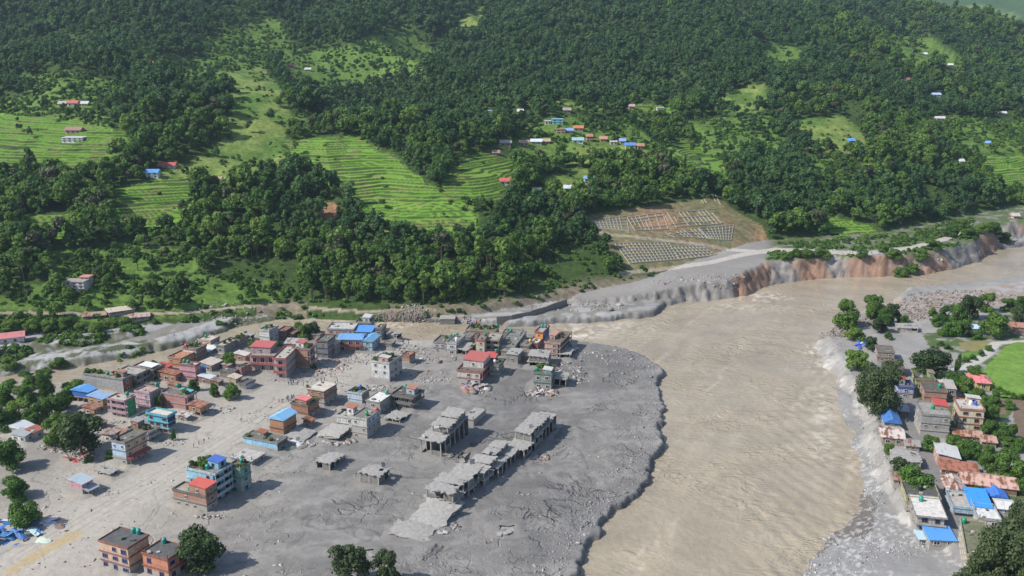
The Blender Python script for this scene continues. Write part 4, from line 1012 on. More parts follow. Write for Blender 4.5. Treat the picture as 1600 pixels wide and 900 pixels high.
# ------------------------------------------------------------------ the town on the mud plain
BRK = (.33, .165, .105); BRK_P = (.36, .20, .15); WHT = (.62, .61, .58); PINK = (.50, .29, .29); SALM = (.52, .29, .20)
REDT = (.42, .10, .07); TERR = (.36, .13, .085); LBLU = (.27, .52, .66); TURQ = (.10, .47, .60); GREY = (.33, .325, .315); RUST = (.36, .14, .075)
BLUT = (.10, .30, .62); TINW = (.66, .66, .66); CREAM = (.62, .55, .42); PEACH = (.58, .38, .27); DGRY = (.17, .165, .155)
# bottom left pair
house('concrete_house', 'peach three storey house with terracotta bands at the bottom left edge', 160, 204, 900, 236, 858, 3, (.60, .42, .30), th=24, trim=TERR, roofc=(.10, .10, .105), mud=3.0, tanks=[(.55, .92, 'teal', 0, 'nearer the corner on'), (.72, .93, 'teal', 0, 'beside its twin on')], desc='the peach three storey house', para=.35, sidef='sparse', fc=(.10, .12, .30))
house('concrete_house', 'salmon red house with dark flat roof next to the peach house', 226, 265, 910, 294, 876, 2, (.52, .22, .14), th=24, trim=TERR, roofc=(.10, .10, .10), mud=2.2, tanks=[(.2, .9, 'teal')], desc='the salmon red house', para=.4, fc=(.08, .08, .22))
# blue tower group
house('brick_house', 'brick house with concrete lower storey and red tin roof room', 273, 324, 802, 341, 778, 2, BRK_P, th=23, brick=True, mud=3.0, roofc=(.34, .30, .25), trim=(.20, .17, .14), front='sparse', sidef='win', head=(.5, 1, .0, .95, 2.9, (.62, .13, .10), BRK_P), tanks=[(.40, .35, 'teal')], desc='the brick house with the red roof room')
house('concrete_house', 'tall light blue house with roof garden behind the red roof room', 296, 336, 787, 361, 742, 4, LBLU, th=23, trim=(.50, .66, .74), front='sparse', sidef='gallery', roofc=(.20, .2, .18), mud=2.0, head=(.55, .95, .45, .95, 2.2, (.08, .16, .50), LBLU), tanks=[(.62, .3, 'teal')], plants=[(.12, .25, 1.7, 0), (.28, .5, 1.8, 1), (.45, .3, 1.7, 1), (.35, .8, 1.8, 0), (.15, .7, 1.6, 1)], desc='the tall light blue house', fc=(.10, .06, .06))
house('concrete_house', 'green house with turquoise windows and mud caked ground floor', 358, 378, 773, 394, 735, 3, (.22, .36, .30), th=23, trim=(.25, .36, .29), mud=4.2, roofc=(.17, .13, .09), fc=(.03, .36, .38), tanks=[(.5, .8, 'teal', 0, 'left of a black one on'), (.72, .8, 'black')], plants=[(.8, .15, 1.1, 0), (.9, .45, 1.0, 1)], desc='the green house with turquoise windows', sidef='win')
house('concrete_house', 'low grey flat roofed building sunk in mud behind the green house', 362, 394, 730, 414, 721, 1, CONC, th=23, mud=2.0, roofc=(.42, .40, .38), para=0, over=.5, front='sparse')
# blue wall and brick houses along the street
house('concrete_house', 'long low house with bright light blue end wall and debris on its roof', 381, 434, 707, 450, 694, 1, (.30, .58, .78), th=23, side=CONC_D, mud=1.3, roofc=(.15, .14, .12), front='blank', sidef='sparse', head=(.25, .45, .55, .95, 1.2, RUST, CONC), plants=[(.1, .15, 1.0, 1), (.5, .5, .9, 2), (.75, .2, .9, 1)], desc='the light blue walled house', para=.3, trim=(.32, .36, .36))
house('brick_house', 'orange brick house with pale blue gabled tin roof by the street', 423, 444, 684, 464, 657, 2, (.40, .20, .11), th=23, brick=True, roof='gable:y', roofc=(.25, .52, .78), rust=.05, rise=1.6, mud=1.4, front='blank', sidef='sparse', trim=(.20, .15, .12))
house('brick_house', 'brick house with pink roof room and white tank beside the street', 456, 482, 656, 499, 636, 2, BRK, th=23, brick=True, mud=1.6, front='blank', head=(.35, .92, .0, .5, 2.2, (.70, .22, .20), BRK), tanks=[(.55, .8, 'white', .2)], plants=[(.7, .85, 1.0, 0), (.9, .8, .9, 1)], desc='the brick house with the pink roof room', trim=(.25, .17, .13), roofc=(.14, .12, .10))
house('brick_house', 'three storey bare brick house with pale flat roof and grey base', 482, 507, 637, 514, 612, 3, BRK, th=23, d=9, brick=True, mud=3.4, front='sparse', roofc=(.55, .50, .43), para=0, over=.35, trim=(.36, .28, .22), plants=[(-.06, .1, .9, 0)], desc='the bare brick house')
# left of the street, front to back
house('concrete_house', 'small pink hut with grey tin roof and awning standing alone in mud', 111, 130, 775, 147, 757, 2, (.62, .30, .36), th=24, roof='shed:left', roofc=(.42, .50, .54), rust=.05, rise=1.6, mud=2.4, front='blank', sidef='win', awning=(2.6, 2.6, (.34, .37, .40)), slab=False, cat='hut')
ruin('ruined_shack', 'small open shack with broken pale roof slab near the pink hut', 152, 172, 748, 185, 739, 1, walls=.35, seed=5)
house('concrete_house', 'house with peeling light blue end wall and long red awning on street', 178, 199, 729, 232, 694, 3, (.42, .58, .76), side=PEACH, th=23, mud=3.4, roofc=(.16, .15, .13), front='sparse', sidef='win', awning=(3.4, 1.9, (.30, .06, .05)), trim=(.30, .26, .22), tanks=[(.35, .1, 'black')], desc='the house with the red awning')
house('brick_house', 'house with brick roof room and white balcony behind the red awning house', 199, 229, 692, 247, 678, 2, (.40, .34, .30), side=WHT, th=23, mud=1.0, sidef='gallery', front='sparse', head=(.05, .42, .35, .9, 2.6, (.36, .34, .33), BRK), roofc=(.13, .12, .09), plants=[(.7, .4, 1.0, 1), (.85, .6, .9, 2)], desc='the house with the brick roof room', trim=(.50, .48, .46))
house('concrete_house', 'small white house with black window under the big dark tree', 160, 177, 693, 188, 681, 1, WHT, th=23, roof='shed:back', roofc=(.30, .27, .25), rust=.5, mud=1.0, slab=False)
house('concrete_house', 'low house with rusty red sheets between white house and brick roof room', 178, 194, 690, 206, 679, 1, BRK_P, th=23, roof='gable:x', roofc=(.36, .22, .17), rust=.7, mud=1.0, slab=False)
house('concrete_house', 'bright turquoise box house with sandy flat roof and navy side', 233, 264, 679, 276, 652, 3, TURQ, side=(.03, .05, .11), th=22, mud=2.8, roofc=(.58, .52, .45), trim=(.12, .55, .70), para=.7, over=.5, sidef='blank', fc=(.25, .10, .08), stubs=False)
house('concrete_house', 'pale teal low annex with railings left of the turquoise house', 206, 233, 672, 240, 662, 1, (.30, .46, .46), th=22, d=8, mud=.4, roofc=(.30, .32, .28), para=.9)
house('concrete_house', 'three storey house with mauve balconies and bright green corner wall', 174, 201, 655, 214, 627, 3, (.50, .36, .40), side=(.02, .33, .13), th=22, front='gallery', sidef='blank', mud=.9, trim=(.52, .32, .38), roofc=(.45, .40, .36), over=.2, tanks=[(.72, .7, 'green', .6)], desc='the mauve house with the green wall')
house('concrete_house', 'tall pink house with grey raw concrete side wall and rubble on roof', 214, 236, 643, 252, 616, 3, (.58, .40, .46), side=(.30, .31, .32), th=22, mud=.8, front='sparse', sidef='sparse', roofc=(.42, .30, .26), tanks=[(.9, .9, 'green', 1.0)], desc='the pink house with the grey side')
house('brick_house', 'wide rosy brick building with purple side galleries beside the street', 253, 291, 643, 305, 621, 2, (.42, .22, .19), th=22, brick=True, mud=.9, front='blank', sidef='gallery', trim=(.50, .36, .38), roofc=(.17, .15, .12), plants=[(.7, .7, 1.3, 1), (.85, .5, 1.2, 2)], tanks=[(.4, .9, 'green', 1.2)], desc='the rosy brick building', head=(.55, .98, .7, .98, .8, (.12, .50, .52), (.3, .3, .28)))
house('brick_house', 'small orange brick room on posts with rusty roof at street edge', 296, 314, 653, 327, 637, 2, (.42, .21, .11), th=22, brick=True, stilt=True, mud=.8, roof='shed:left', roofc=(.45, .22, .15), rust=.6, trim=(.50, .50, .46), sidef='win', slab=False)
house('concrete_house', 'blue walled house on posts under a blue gabled tin roof', 114, 140, 632, 152, 613, 2, (.03, .16, .55), th=20, stilt=True, mud=.6, roof='gable:y', roofc=(.13, .36, .75), rust=.03, rise=1.5, trim=(.46, .34, .26), front='blank', sidef='blank', slab=True)
house('brick_house', 'brick house with flat pale blue tin roof beside blue house', 139, 162, 643, 177, 624, 2, (.44, .25, .15), th=20, brick=True, mud=.8, roof='shed:left', roofc=(.28, .42, .62), rust=.05, trim=(.3, .22, .17))
house('brick_house', 'low orange brick hut with brown tin roof behind the dark tree', 131, 148, 650, 158, 640, 1, (.42, .19, .11), th=20, brick=True, mud=.5, roof='shed:left', roofc=(.34, .19, .14), rust=.5)
house('concrete_house', 'long grey block wall building with overgrown roof near left channel', 133, 194, 616, 208, 594, 2, (.36, .36, .355), side=(.28, .10, .08), th=20, mud=.8, front='blank', sidef='win', roofc=(.26, .24, .18), slab=False, para=.5, tanks=[(.55, .35, 'green'), (.72, .8, 'green', 1.0, 'at the back of')], plants=[(.06, .3, 1.6, 1), (.16, .6, 1.5, 0), (.3, .5, 1.4, 1), (.8, .3, 1.3, 2), (.66, .6, 1.4, 2)], desc='the long grey block building', head=(.70, .92, .45, .9, 2.0, (.40, .20, .15), (.30, .26, .2)))
house('concrete_house', 'whitewashed row house with balcony windows behind the grey block', 182, 212, 606, 232, 587, 2, (.42, .41, .38), th=20, mud=.6, sidef='gallery', roofc=(.36, .34, .30), trim=(.40, .38, .35))
house('concrete_house', 'row house with bright white tin roof patch near the channel', 208, 238, 597, 256, 579, 2, (.27, .25, .22), th=20, mud=.6, sidef='gallery', roofc=(.30, .28, .24), head=(.35, .98, .1, .7, .9, (.80, .80, .78), (.3, .28, .26)), plants=[(.6, .9, 1.3, 1)], desc='the row house with the white tin patch')
house('brick_house', 'brick shed with rusty brown roof below the grey row', 247, 275, 600, 285, 586, 1, (.40, .22, .14), th=20, brick=True, mud=.6, roof='shed:left', roofc=(.40, .17, .11), rust=.6)
house('brick_house', 'tumbled orange brick house beside the white tower house', 264, 284, 577, 291, 562, 2, (.50, .25, .14), th=20, d=9, brick=True, mud=.6, roofc=(.40, .20, .12), front='sparse')
house('concrete_house', 'small shed with red tin roof between brick shed and channel', 246, 262, 583, 270, 574, 1, (.35, .30, .26), th=20, roof='shed:left', roofc=(.48, .10, .08), rust=.1)
house('concrete_house', 'pink house with white ladder on its front and twin green tanks', 282, 307, 598, 315, 573, 3, (.52, .30, .34), th=18, mud=.6, front='sparse', roofc=(.50, .44, .40), trim=(.40, .15, .15), tanks=[(.15, .6, 'green', 0, 'left of its twin on'), (.4, .6, 'green', 0, 'right of its twin on')], desc='the pink house with the ladder')
house('concrete_house', 'narrow blue sheet metal shed against the pink ladder house', 309, 313, 594, 323, 578, 1, (.06, .20, .42), th=30, roof='shed:left', roofc=(.06, .18, .38), rust=.05, front='blank', sidef='blank', mud=.3)
house('concrete_house', 'workshop under a broad beige sheet roof in the middle of town', 314, 331, 583, 348, 571, 1, (.34, .30, .26), th=24, roof='shed:left', roofc=(.56, .48, .42), rust=.1, mud=.5, sidef='win')
house('concrete_house', 'white house with dark side windows and red tank at channel edge', 288, 308, 567, 324, 548, 3, WHT, side=(.24, .22, .16), th=20, mud=.5, front='blank', roofc=(.22, .18, .14), trim=(.36, .22, .18), tanks=[(.0, .3, 'red'), (.35, .9, 'green', .4)], plants=[(.3, .4, 1.3, 0), (.5, .6, 1.3, 1)], desc='the white channel house')
house('concrete_house', 'peach house with blue side and cluttered roof by the channel', 310, 330, 548, 344, 534, 2, PEACH, side=(.17, .25, .36), th=20, mud=.4, roofc=(.50, .46, .40), tanks=[(.25, .6, 'green')], desc='the peach channel house')
house('concrete_house', 'low house with white tin roof and blue grey side', 320, 326, 558, 350, 549, 1, (.5, .5, .5), side=(.20, .28, .38), th=20, w=8, mud=.4, roof='shed:left', roofc=(.74, .74, .73), rust=.02, rise=.8)
house('concrete_house', 'grey row house with mossy flat roof facing town centre', 338, 351, 554, 375, 542, 1, (.30, .30, .30), th=20, mud=.4, roofc=(.42, .39, .30), plants=[(.5, .3, 1.2, 2), (.6, .6, 1.2, 0)], desc='the grey mossy row house')
house('concrete_house', 'grey row house with overgrown roof at the end of the row', 364, 375, 545, 389, 533, 1, (.26, .26, .25), th=20, mud=.4, roofc=(.14, .15, .09), plants=[(.4, .3, 1.4, 1), (.5, .7, 1.5, 0)], desc='the overgrown end row house')
house('concrete_house', 'white tin roofed porch with pink posts in the town centre', 311, 329, 602, 337, 592, 1, (.30, .16, .14), th=20, roof='shed:left', roofc=(.62, .66, .68), rust=.03, stilt=False, mud=.4)
house('concrete_house', 'dark flat roofed store behind the beige sheet hut', 344, 363, 594, 373, 583, 1, (.22, .20, .17), th=22, roofc=(.11, .105, .10), para=0, mud=.4)
house('concrete_house', 'little hut with beige sheet roof behind green street trees', 358, 369, 602, 378, 592, 1, (.40, .32, .22), th=22, roof='shed:left', roofc=(.60, .50, .38), rust=.05, mud=.4)
house('concrete_house', 'low white rounded wall platform at the street corner', 374, 385, 610, 399, 602, 1, (.20, .19, .18), side=(.62, .64, .66), th=26, roofc=(.09, .09, .09), front='blank', sidef='blank', para=.5, mud=.2, stubs=False)
house('concrete_house', 'low pink walled house left of the red banded block', 371, 378, 590, 394, 577, 2, (.46, .22, .22), th=28, roofc=(.15, .14, .12), mud=.4, sidef='sparse')
house('brick_house', 'brick house with white tin roof sheets beside a round tree', 367, 384, 567, 392, 556, 1, (.36, .18, .12), th=20, brick=True, roof='shed:left', roofc=(.62, .58, .55), rust=.15, mud=.4)
house('concrete_house', 'pink block with red bands and open verandas facing the mud yard', 392, 431, 581, 440, 556, 2, (.50, .38, .38), th=4, d=11, trim=(.58, .15, .14), front='gallery', mud=.6, roofc=(.30, .28, .26), head=(0, .78, .15, .9, 2.8, (.55, .14, .13), (.48, .36, .36)), stilt=False, para=.35, fc=(.55, .45, .45))
house('concrete_house', 'right wing with red bands and bare grey side wall', 430, 449, 592, 456, 561, 3, (.58, .48, .46), side=(.36, .35, .33), th=6, d=15, trim=(.58, .15, .14), front='gallery', sidef='blank', mud=.8, roofc=(.40, .39, .34), para=.6, fc=(.55, .45, .45))
house('brick_house', 'tall brown brick house with pink side balconies near red banded block', 459, 482, 578, 493, 547, 3, (.38, .22, .15), th=16, brick=True, mud=1.4, front='blank', sidef='gallery', trim=(.42, .28, .28), roofc=(.13, .12, .10), head=(.1, .6, .3, .9, 2.0, (.52, .16, .12), (.62, .60, .6)), plants=[(.8, .3, 1.2, 1), (.9, .7, 1.1, 2)], desc='the brown brick house')
house('concrete_house', 'slate grey shop house with red pillars and mossy roof', 496, 513, 562, 521, 535, 3, (.20, .24, .28), th=12, d=9, mud=.8, front='sparse', roofc=(.14, .17, .14), trim=(.32, .09, .08), sidef='sparse')
house('concrete_house', 'narrow shop house with tan sheet roof next to red pillars', 514, 524, 556, 532, 538, 2, (.36, .30, .26), th=16, roof='shed:left', roofc=(.52, .42, .32), rust=.1, mud=.6)
house('concrete_house', 'long low house under blue tin roof with red band', 529, 566, 549, 572, 531, 2, (.42, .30, .26), th=3, d=9, roof='gable:x', roofc=(.16, .34, .62), rust=.1, rise=1.3, trim=(.48, .12, .10), front='gallery', mud=.6)
house('concrete_house', 'light blue house with blue tin roof at end of back street', 565, 582, 550, 594, 534, 2, (.36, .50, .58), th=14, roof='gable:y', roofc=(.18, .40, .62), rust=.08, rise=1.3, mud=.6, sidef='win')
house('concrete_house', 'pale cluttered house in the back row above blue roofs', 512, 553, 530, 562, 516, 2, (.45, .44, .41), th=4, d=10, roofc=(.46, .45, .43), mud=.4)
house('concrete_house', 'house with blue tarpaulin roof patch behind the long blue roof', 556, 580, 531, 588, 519, 2, (.40, .40, .42), th=6, d=8, roof='shed:back', roofc=(.10, .30, .70), rust=.03, mud=.4)
house('concrete_house', 'white house with rooftop cabin standing at the water edge', 556, 579, 519, 588, 506, 2, (.42, .44, .43), th=6, d=8, roofc=(.15, .17, .12), head=(.45, .9, .2, .9, 2.2, (.6, .6, .58), WHT), plants=[(.2, .4, 1.2, 0), (.95, .3, 1.2, 0)], desc='the water edge white house')
house('concrete_house', 'dark narrow house beside the rapids below the fallen truss', 588, 597, 533, 602, 516, 2, (.22, .21, .18), th=10, d=7, roofc=(.10, .11, .09), mud=.8)
ruin('ruined_hut', 'lone half buried hut with pale roof beside the channel', 605, 620, 532, 628, 524, 1, walls=.7, seed=11, wallc=(.3, .29, .27))
house('concrete_house', 'grey tin roofed sheds left of brown brick house', 446, 470, 549, 478, 538, 1, (.30, .28, .26), th=10, d=8, roof='gable:x', roofc=(.36, .36, .36), rust=.35, mud=.4)
house('brick_house', 'brick shed behind the white tower house', 433, 445, 535, 450, 520, 2, (.28, .15, .12), th=16, d=8, brick=True, roofc=(.24, .12, .09), mud=.4)
house('brick_house', 'dark brick shed right of the white tower house', 447, 458, 533, 464, 522, 1, (.22, .15, .12), th=16, d=8, brick=True, roof='shed:left', roofc=(.28, .18, .14), rust=.5, mud=.4)
house('concrete_house', 'slender white tower house with dark balcony side near the channel', 407, 422, 543, 436, 518, 3, WHT, side=(.45, .46, .48), th=18, mud=.6, front='blank', sidef='win', roofc=(.16, .15, .12), tanks=[(.2, .5, 'green')], plants=[(.6, .7, 1.1, 2)], desc='the white tower house')
ruin('ruined_hut', 'brown shattered hut at the brink of the left channel', 378, 392, 536, 398, 524, 2, walls=.6, seed=12, wallc=(.24, .19, .15))
# white house in the middle of the mud, brick box behind it
house('concrete_house', 'tall white house with pitted walls and long wedge shape in mud', 581, 609, 598, 629, 569, 3, (.60, .60, .58), side=(.42, .42, .42), th=22, mud=1.6, front='sparse', sidef='win', slab=False, roofc=(.13, .14, .10), head=(.4, .85, .1, .35, 1.8, (.55, .52, .5), (.58, .33, .28)), plants=[(.1, .1, 1.2, 0), (.5, .5, 1.5, 1), (.6, .7, 1.5, 2), (.4, .65, 1.4, 1)], desc='the tall white wedge house', fc=(.3, .3, .3))
house('brick_house', 'plain brick box building behind the tall white wedge house', 627, 640, 570, 649, 558, 2, (.36, .17, .11), th=22, brick=True, mud=2.2, front='blank', sidef='sparse', roofc=(.38, .19, .13), over=.1)
# block around the light blue corner house
house('concrete_house', 'white corner house with light blue upper side wall on the mud', 551, 574, 688, 595, 657, 3, (.55, .55, .53), side=(.40, .52, .70), th=22, mud=5.4, roofc=(.20, .19, .16), front='sparse', tanks=[(.7, .35, 'green'), (.9, .85, 'red', .0)], desc='the white corner house', trim=(.56, .54, .52))
house('concrete_house', 'low white terrace house with orange roofed cabin left of corner house', 527, 552, 672, 566, 655, 2, WHT, th=22, mud=2.0, roofc=(.40, .38, .35), head=(.35, .75, .5, .98, 2.6, (.48, .18, .11), (.72, .70, .68)), para=.7, front='sparse', plants=[(.1, .7, 1.1, 2), (.2, .9, 1.0, 2)], desc='the white terrace house')
house('concrete_house', 'small pale blue house with brick side and roof garden', 544, 566, 633, 577, 617, 2, (.50, .60, .70), side=BRK, th=22, mud=1.2, roofc=(.20, .22, .16), front='blank', tanks=[(.55, .7, 'blue', .5)], plants=[(.3, .6, 1.1, 1), (.7, .8, 1.1, 0), (.2, .3, 1.0, 2)], desc='the small pale blue house')
house('concrete_house', 'house with bright white roof and column stubs in the mud', 573, 594, 650, 613, 630, 2, (.40, .39, .37), th=22, mud=2.6, roofc=(.66, .65, .62), tanks=[(.7, .9, 'teal')], desc='the white roofed house', para=.3, sidef='win')
house('concrete_house', 'dark stained two storey house with rusty roofed cabin', 613, 644, 641, 659, 622, 2, (.24, .23, .20), th=22, mud=3.0, roofc=(.09, .09, .08), head=(.55, .95, .35, .75, 2.3, (.46, .22, .14), (.42, .46, .52)), tanks=[(.25, .9, 'teal', .3)], desc='the dark stained house', sidef='gallery', front='gallery', trim=(.22, .21, .19))
ruin('ruined_building', 'low open frame with flat grey slab in front of dark stained house', 601, 625, 664, 643, 656, 1, walls=.3, seed=21)
fallen_slab('crumpled roof slab lying behind the light blue walled house', 469, 681, 8, 9, -20, 5, 7, 31, 1.6, 2)
fallen_slab('large shattered roof slab sagging left of the white corner house', 523, 679, 11, 9, -28, 7, -9, 32, 2.4, 2)
house('brick_house', 'small rusty roofed shed above the crumpled slab', 474, 485, 668, 492, 659, 1, (.26, .19, .15), th=23, roof='shed:left', roofc=(.36, .16, .11), rust=.6, mud=1.5)
# the cluster by the confluence
house('concrete_house', 'lilac and white house at the left end of the confluence cluster', 678, 697, 552, 708, 537, 2, (.46, .40, .46), th=16, mud=1.6, roofc=(.15, .15, .12), trim=(.30, .29, .27), plants=[(.6, .7, 1.0, 1)], tanks=[(.9, .9, 'green')], desc='the lilac house')
house('concrete_house', 'white house with round stair tower in the confluence cluster', 698, 713, 556, 727, 538, 2, (.56, .57, .57), th=16, mud=1.8, roofc=(.22, .22, .20), tanks=[(.75, .3, 'white', .1), (.3, .8, 'green')], desc='the house with the round tower')
ruin('ruined_building', 'dark wrecked frame with sloping floor beside the cream tower', 713, 728, 557, 743, 546, 1, walls=.25, seed=22, tilt=(0, math.radians(4)))
house('concrete_house', 'narrow cream tower with red cornice in the confluence cluster', 744, 757, 560, 763, 533, 3, (.58, .50, .40), th=10, d=8, mud=2.0, trim=(.55, .17, .12), roofc=(.22, .20, .18), slab=False, tanks=[(.75, .8, 'green')], desc='the cream tower', front='sparse')
house('concrete_house', 'tan house with dark arches right of the cream tower', 758, 780, 555, 787, 532, 3, (.48, .40, .32), th=10, d=9, mud=2.2, front='gallery', roofc=(.34, .31, .27), trim=(.44, .36, .29), fc=(.2, .17, .14))
house('concrete_house', 'salmon back row house with a roof full of plants', 728, 773, 533, 790, 520, 2, (.50, .30, .22), th=12, d=9, mud=1.0, roofc=(.14, .16, .10), plants=[(.15, .5, 1.4, 0), (.3, .7, 1.4, 1), (.45, .4, 1.4, 0), (.6, .6, 1.4, 1), (.75, .5, 1.3, 0), (.88, .7, 1.3, 0)], tanks=[(.95, .9, 'green'), (.05, .9, 'blue'), (.2, .95, 'red', .8)], desc='the salmon back row house')
house('concrete_house', 'house with wide dark mossy roof at the back of the cluster', 783, 811, 539, 824, 526, 2, (.34, .32, .28), th=14, d=9, mud=1.0, roofc=(.10, .105, .085), para=.3, stubs=True)
house('concrete_house', 'battered white house in front of the mossy roof', 779, 804, 556, 822, 543, 2, (.44, .43, .40), th=14, mud=1.8, roofc=(.19, .19, .17), sidef='sparse', tanks=[(.1, .9, 'green', .3)], desc='the battered white house')
house('concrete_house', 'orange fronted house with blue side and teal roof tanks', 836, 848, 541, 858, 521, 3, (.72, .32, .08), side=(.08, .16, .40), th=18, mud=.8, trim=(.55, .12, .10), roofc=(.35, .33, .3), tanks=[(.3, .7, 'teal', 0, 'left of its twin on'), (.7, .75, 'teal', 0, 'right of its twin on')], desc='the orange fronted house', front='sparse', slab=False)
house('concrete_house', 'low annex with white roof and red front below orange house', 826, 840, 548, 848, 538, 2, (.50, .12, .08), side=(.35, .36, .38), th=18, mud=1.0, roofc=(.60, .57, .54), trim=(.52, .14, .10), tanks=[(.1, .1, 'yellow')], desc='the red fronted annex')
house('concrete_house', 'ornate salmon house with grey side at the confluence corner', 851, 871, 560, 889, 538, 3, (.54, .34, .26), side=(.38, .37, .35), th=20, mud=1.4, roofc=(.16, .13, .10), trim=(.52, .35, .28), sidef='gallery', front='win', head=(.1, .5, .3, .7, 1.8, (.5, .3, .22), (.52, .32, .25)), plants=[(.7, .7, 1.1, 2), (.9, .5, 1.0, 2)], desc='the ornate salmon house')
house('concrete_house', 'raw concrete cube with blank walls in the cluster front row', 791, 809, 572, 818, 555, 1, (.30, .29, .275), th=18, mud=1.4, roofc=(.33, .32, .30), para=0, over=.35, front='sparse', sidef='sparse', slab=False)
ruin('ruined_building', 'gutted grey house with big window holes in cluster front row', 826, 856, 575, 864, 557, 2, d=9, th=10, walls=.75, seed=23, wallc=(.27, .255, .235))
ruin('ruined_building', 'low smashed slab building right of the ornate salmon house', 874, 891, 562, 902, 555, 1, th=16, walls=.5, seed=24)
house('concrete_house', 'white three tier house with red cornices over a rubble heap', 715, 750, 602, 767, 583, 2, (.58, .54, .48), th=14, mud=2.0, trim=(.50, .15, .13), sidef='gallery', roofc=(.16, .15, .13), head=(.10, 1.0, .3, .97, 3.0, (.50, .14, .12), (.58, .54, .49)), para=.7, front='win')
house('concrete_house', 'grey block house with dark roof behind the red corniced house', 765, 779, 590, 787, 573, 2, (.36, .35, .32), th=16, mud=2.2, roofc=(.10, .11, .10), front='blank', tanks=[(.35, .4, 'white')], plants=[(.7, .7, .9, 1)], desc='the grey block house', trim=(.25, .24, .22))
house('concrete_house', 'small house with red tin roof behind the red corniced house', 757, 772, 572, 779, 561, 1, (.40, .36, .33), th=12, d=7, roof='shed:back', roofc=(.55, .10, .09), rust=.03, mud=.8, tanks=[(.9, .9, 'green', .2)], desc='the red tin roofed house')
house('concrete_house', 'greenish house with overgrown roof above a debris mound', 834, 861, 611, 869, 586, 2, (.26, .31, .28), th=12, d=10, mud=2.0, roofc=(.10, .12, .07), trim=(.22, .25, .22), head=(.55, .98, .02, .4, 1.6, (.6, .58, .54), (.20, .40, .42)), tanks=[(.1, .3, 'green')], plants=[(.3, .7, 1.4, 0), (.5, .8, 1.4, 1), (.7, .8, 1.4, 0), (.1, .7, 1.2, 1), (.9, .8, 1.2, 0)], desc='the greenish overgrown house')
ruin('ruined_building', 'half collapsed grey annex on the right of greenish house', 864, 884, 607, 889, 592, 1, th=12, d=8, walls=.7, seed=25)
# wrecks standing in the open mud
ruin('ruined_building', 'ship shaped wreck with torn front and pink planter on top', 658, 690, 716, 733, 690, 1, walls=.45, seed=26, upper=[(.15, .95, .30, .62, 2.4), (.1, .9, .66, .98, 2.6)])
house('concrete_house', 'flat grey concrete box sunk in mud behind the ship shaped wreck', 722, 740, 668, 759, 657, 1, (.28, .27, .255), th=22, mud=3.0, roofc=(.33, .32, .31), para=0, over=.2, front='blank', sidef='blank', slab=False)
ruin('ruined_building', 'two tier wreck with pale upper slab nearest the river', 791, 819, 720, 869, 702, 1, walls=.55, seed=27, upper=[(.05, .95, .22, .80, 2.9)])
ruin('ruined_building', 'roofed wreck forming the front of the long ruined row', 666, 708, 798, 733, 770, 2, walls=.4, seed=28, jag=.6)
ruin('ruined_building', 'second wreck in the long ruined row with stepped slab', 698, 733, 779, 757, 752, 2, walls=.45, seed=29)
ruin('ruined_building', 'third wreck in the long ruined row with thin slab', 724, 757, 763, 779, 738, 2, walls=.4, seed=30)
ruin('ruined_building', 'long low wreck with rooftop room ending the ruined row', 742, 779, 749, 817, 730, 1, walls=.45, seed=33, upper=[(.05, .6, .25, .75, 1.9)])
house('concrete_house', 'small walled balcony box on top of the ruined row', 712, 722, 742, 734, 722, 2, (.30, .28, .25), th=22, mud=4.0, roofc=(.26, .23, .20), para=.8, front='blank', sidef='blank', slab=False)
fallen_slab('tilted stack of slabs sliding off the front of ruined row', 676, 812, 11, 12, -25, 13, 3, 34, 2.2, 3)
fallen_slab('slanting slab beside the slab stack of the ruined row', 699, 797, 7, 9, -24, 9, 12, 38, 2.0, 2)
fallen_slab('lone flat slab with a hole lying before ruined row', 645, 832, 12, 8, -14, 4, 4, 35, 1.3, 1)
fallen_slab('half buried roof corner behind the grey green treetops', 567, 866, 9, 6, 40, -6, 8, 36, .7, 1)
fallen_slab('slab edge poking out of mud near the river bank', 792, 826, 8, 5, 32, -7, 3, 37, .5, 1)
ruin('ruined_building', 'box wreck with holed slab standing alone in mud', 562, 592, 761, 609, 742, 1, walls=.7, seed=39, hole=((8, 9), (6, 7, 8)))
ruin('ruined_building', 'low wreck with torn slab left of the box wreck', 494, 516, 738, 540, 724, 1, walls=.35, seed=40, jag=.6)
# far left
house('concrete_house', 'white hut with corrugated white roof among left trees', 10, 37, 682, 53, 671, 1, (.46, .45, .43), th=22, roof='gable:y', roofc=(.62, .64, .66), rust=.04, rise=1.2, mud=.6)
house('concrete_house', 'long white hut with rusty red roof among left trees', 43, 54, 688, 69, 676, 1, (.55, .53, .50), th=24, roof='shed:left', roofc=(.42, .14, .09), rust=.3, mud=.6)
house('concrete_house', 'white hut with grey roof and black window beside red roof', 20, 40, 693, 54, 682, 1, (.56, .60, .62), th=22, roof='shed:back', roofc=(.33, .34, .35), rust=.1, mud=.6)

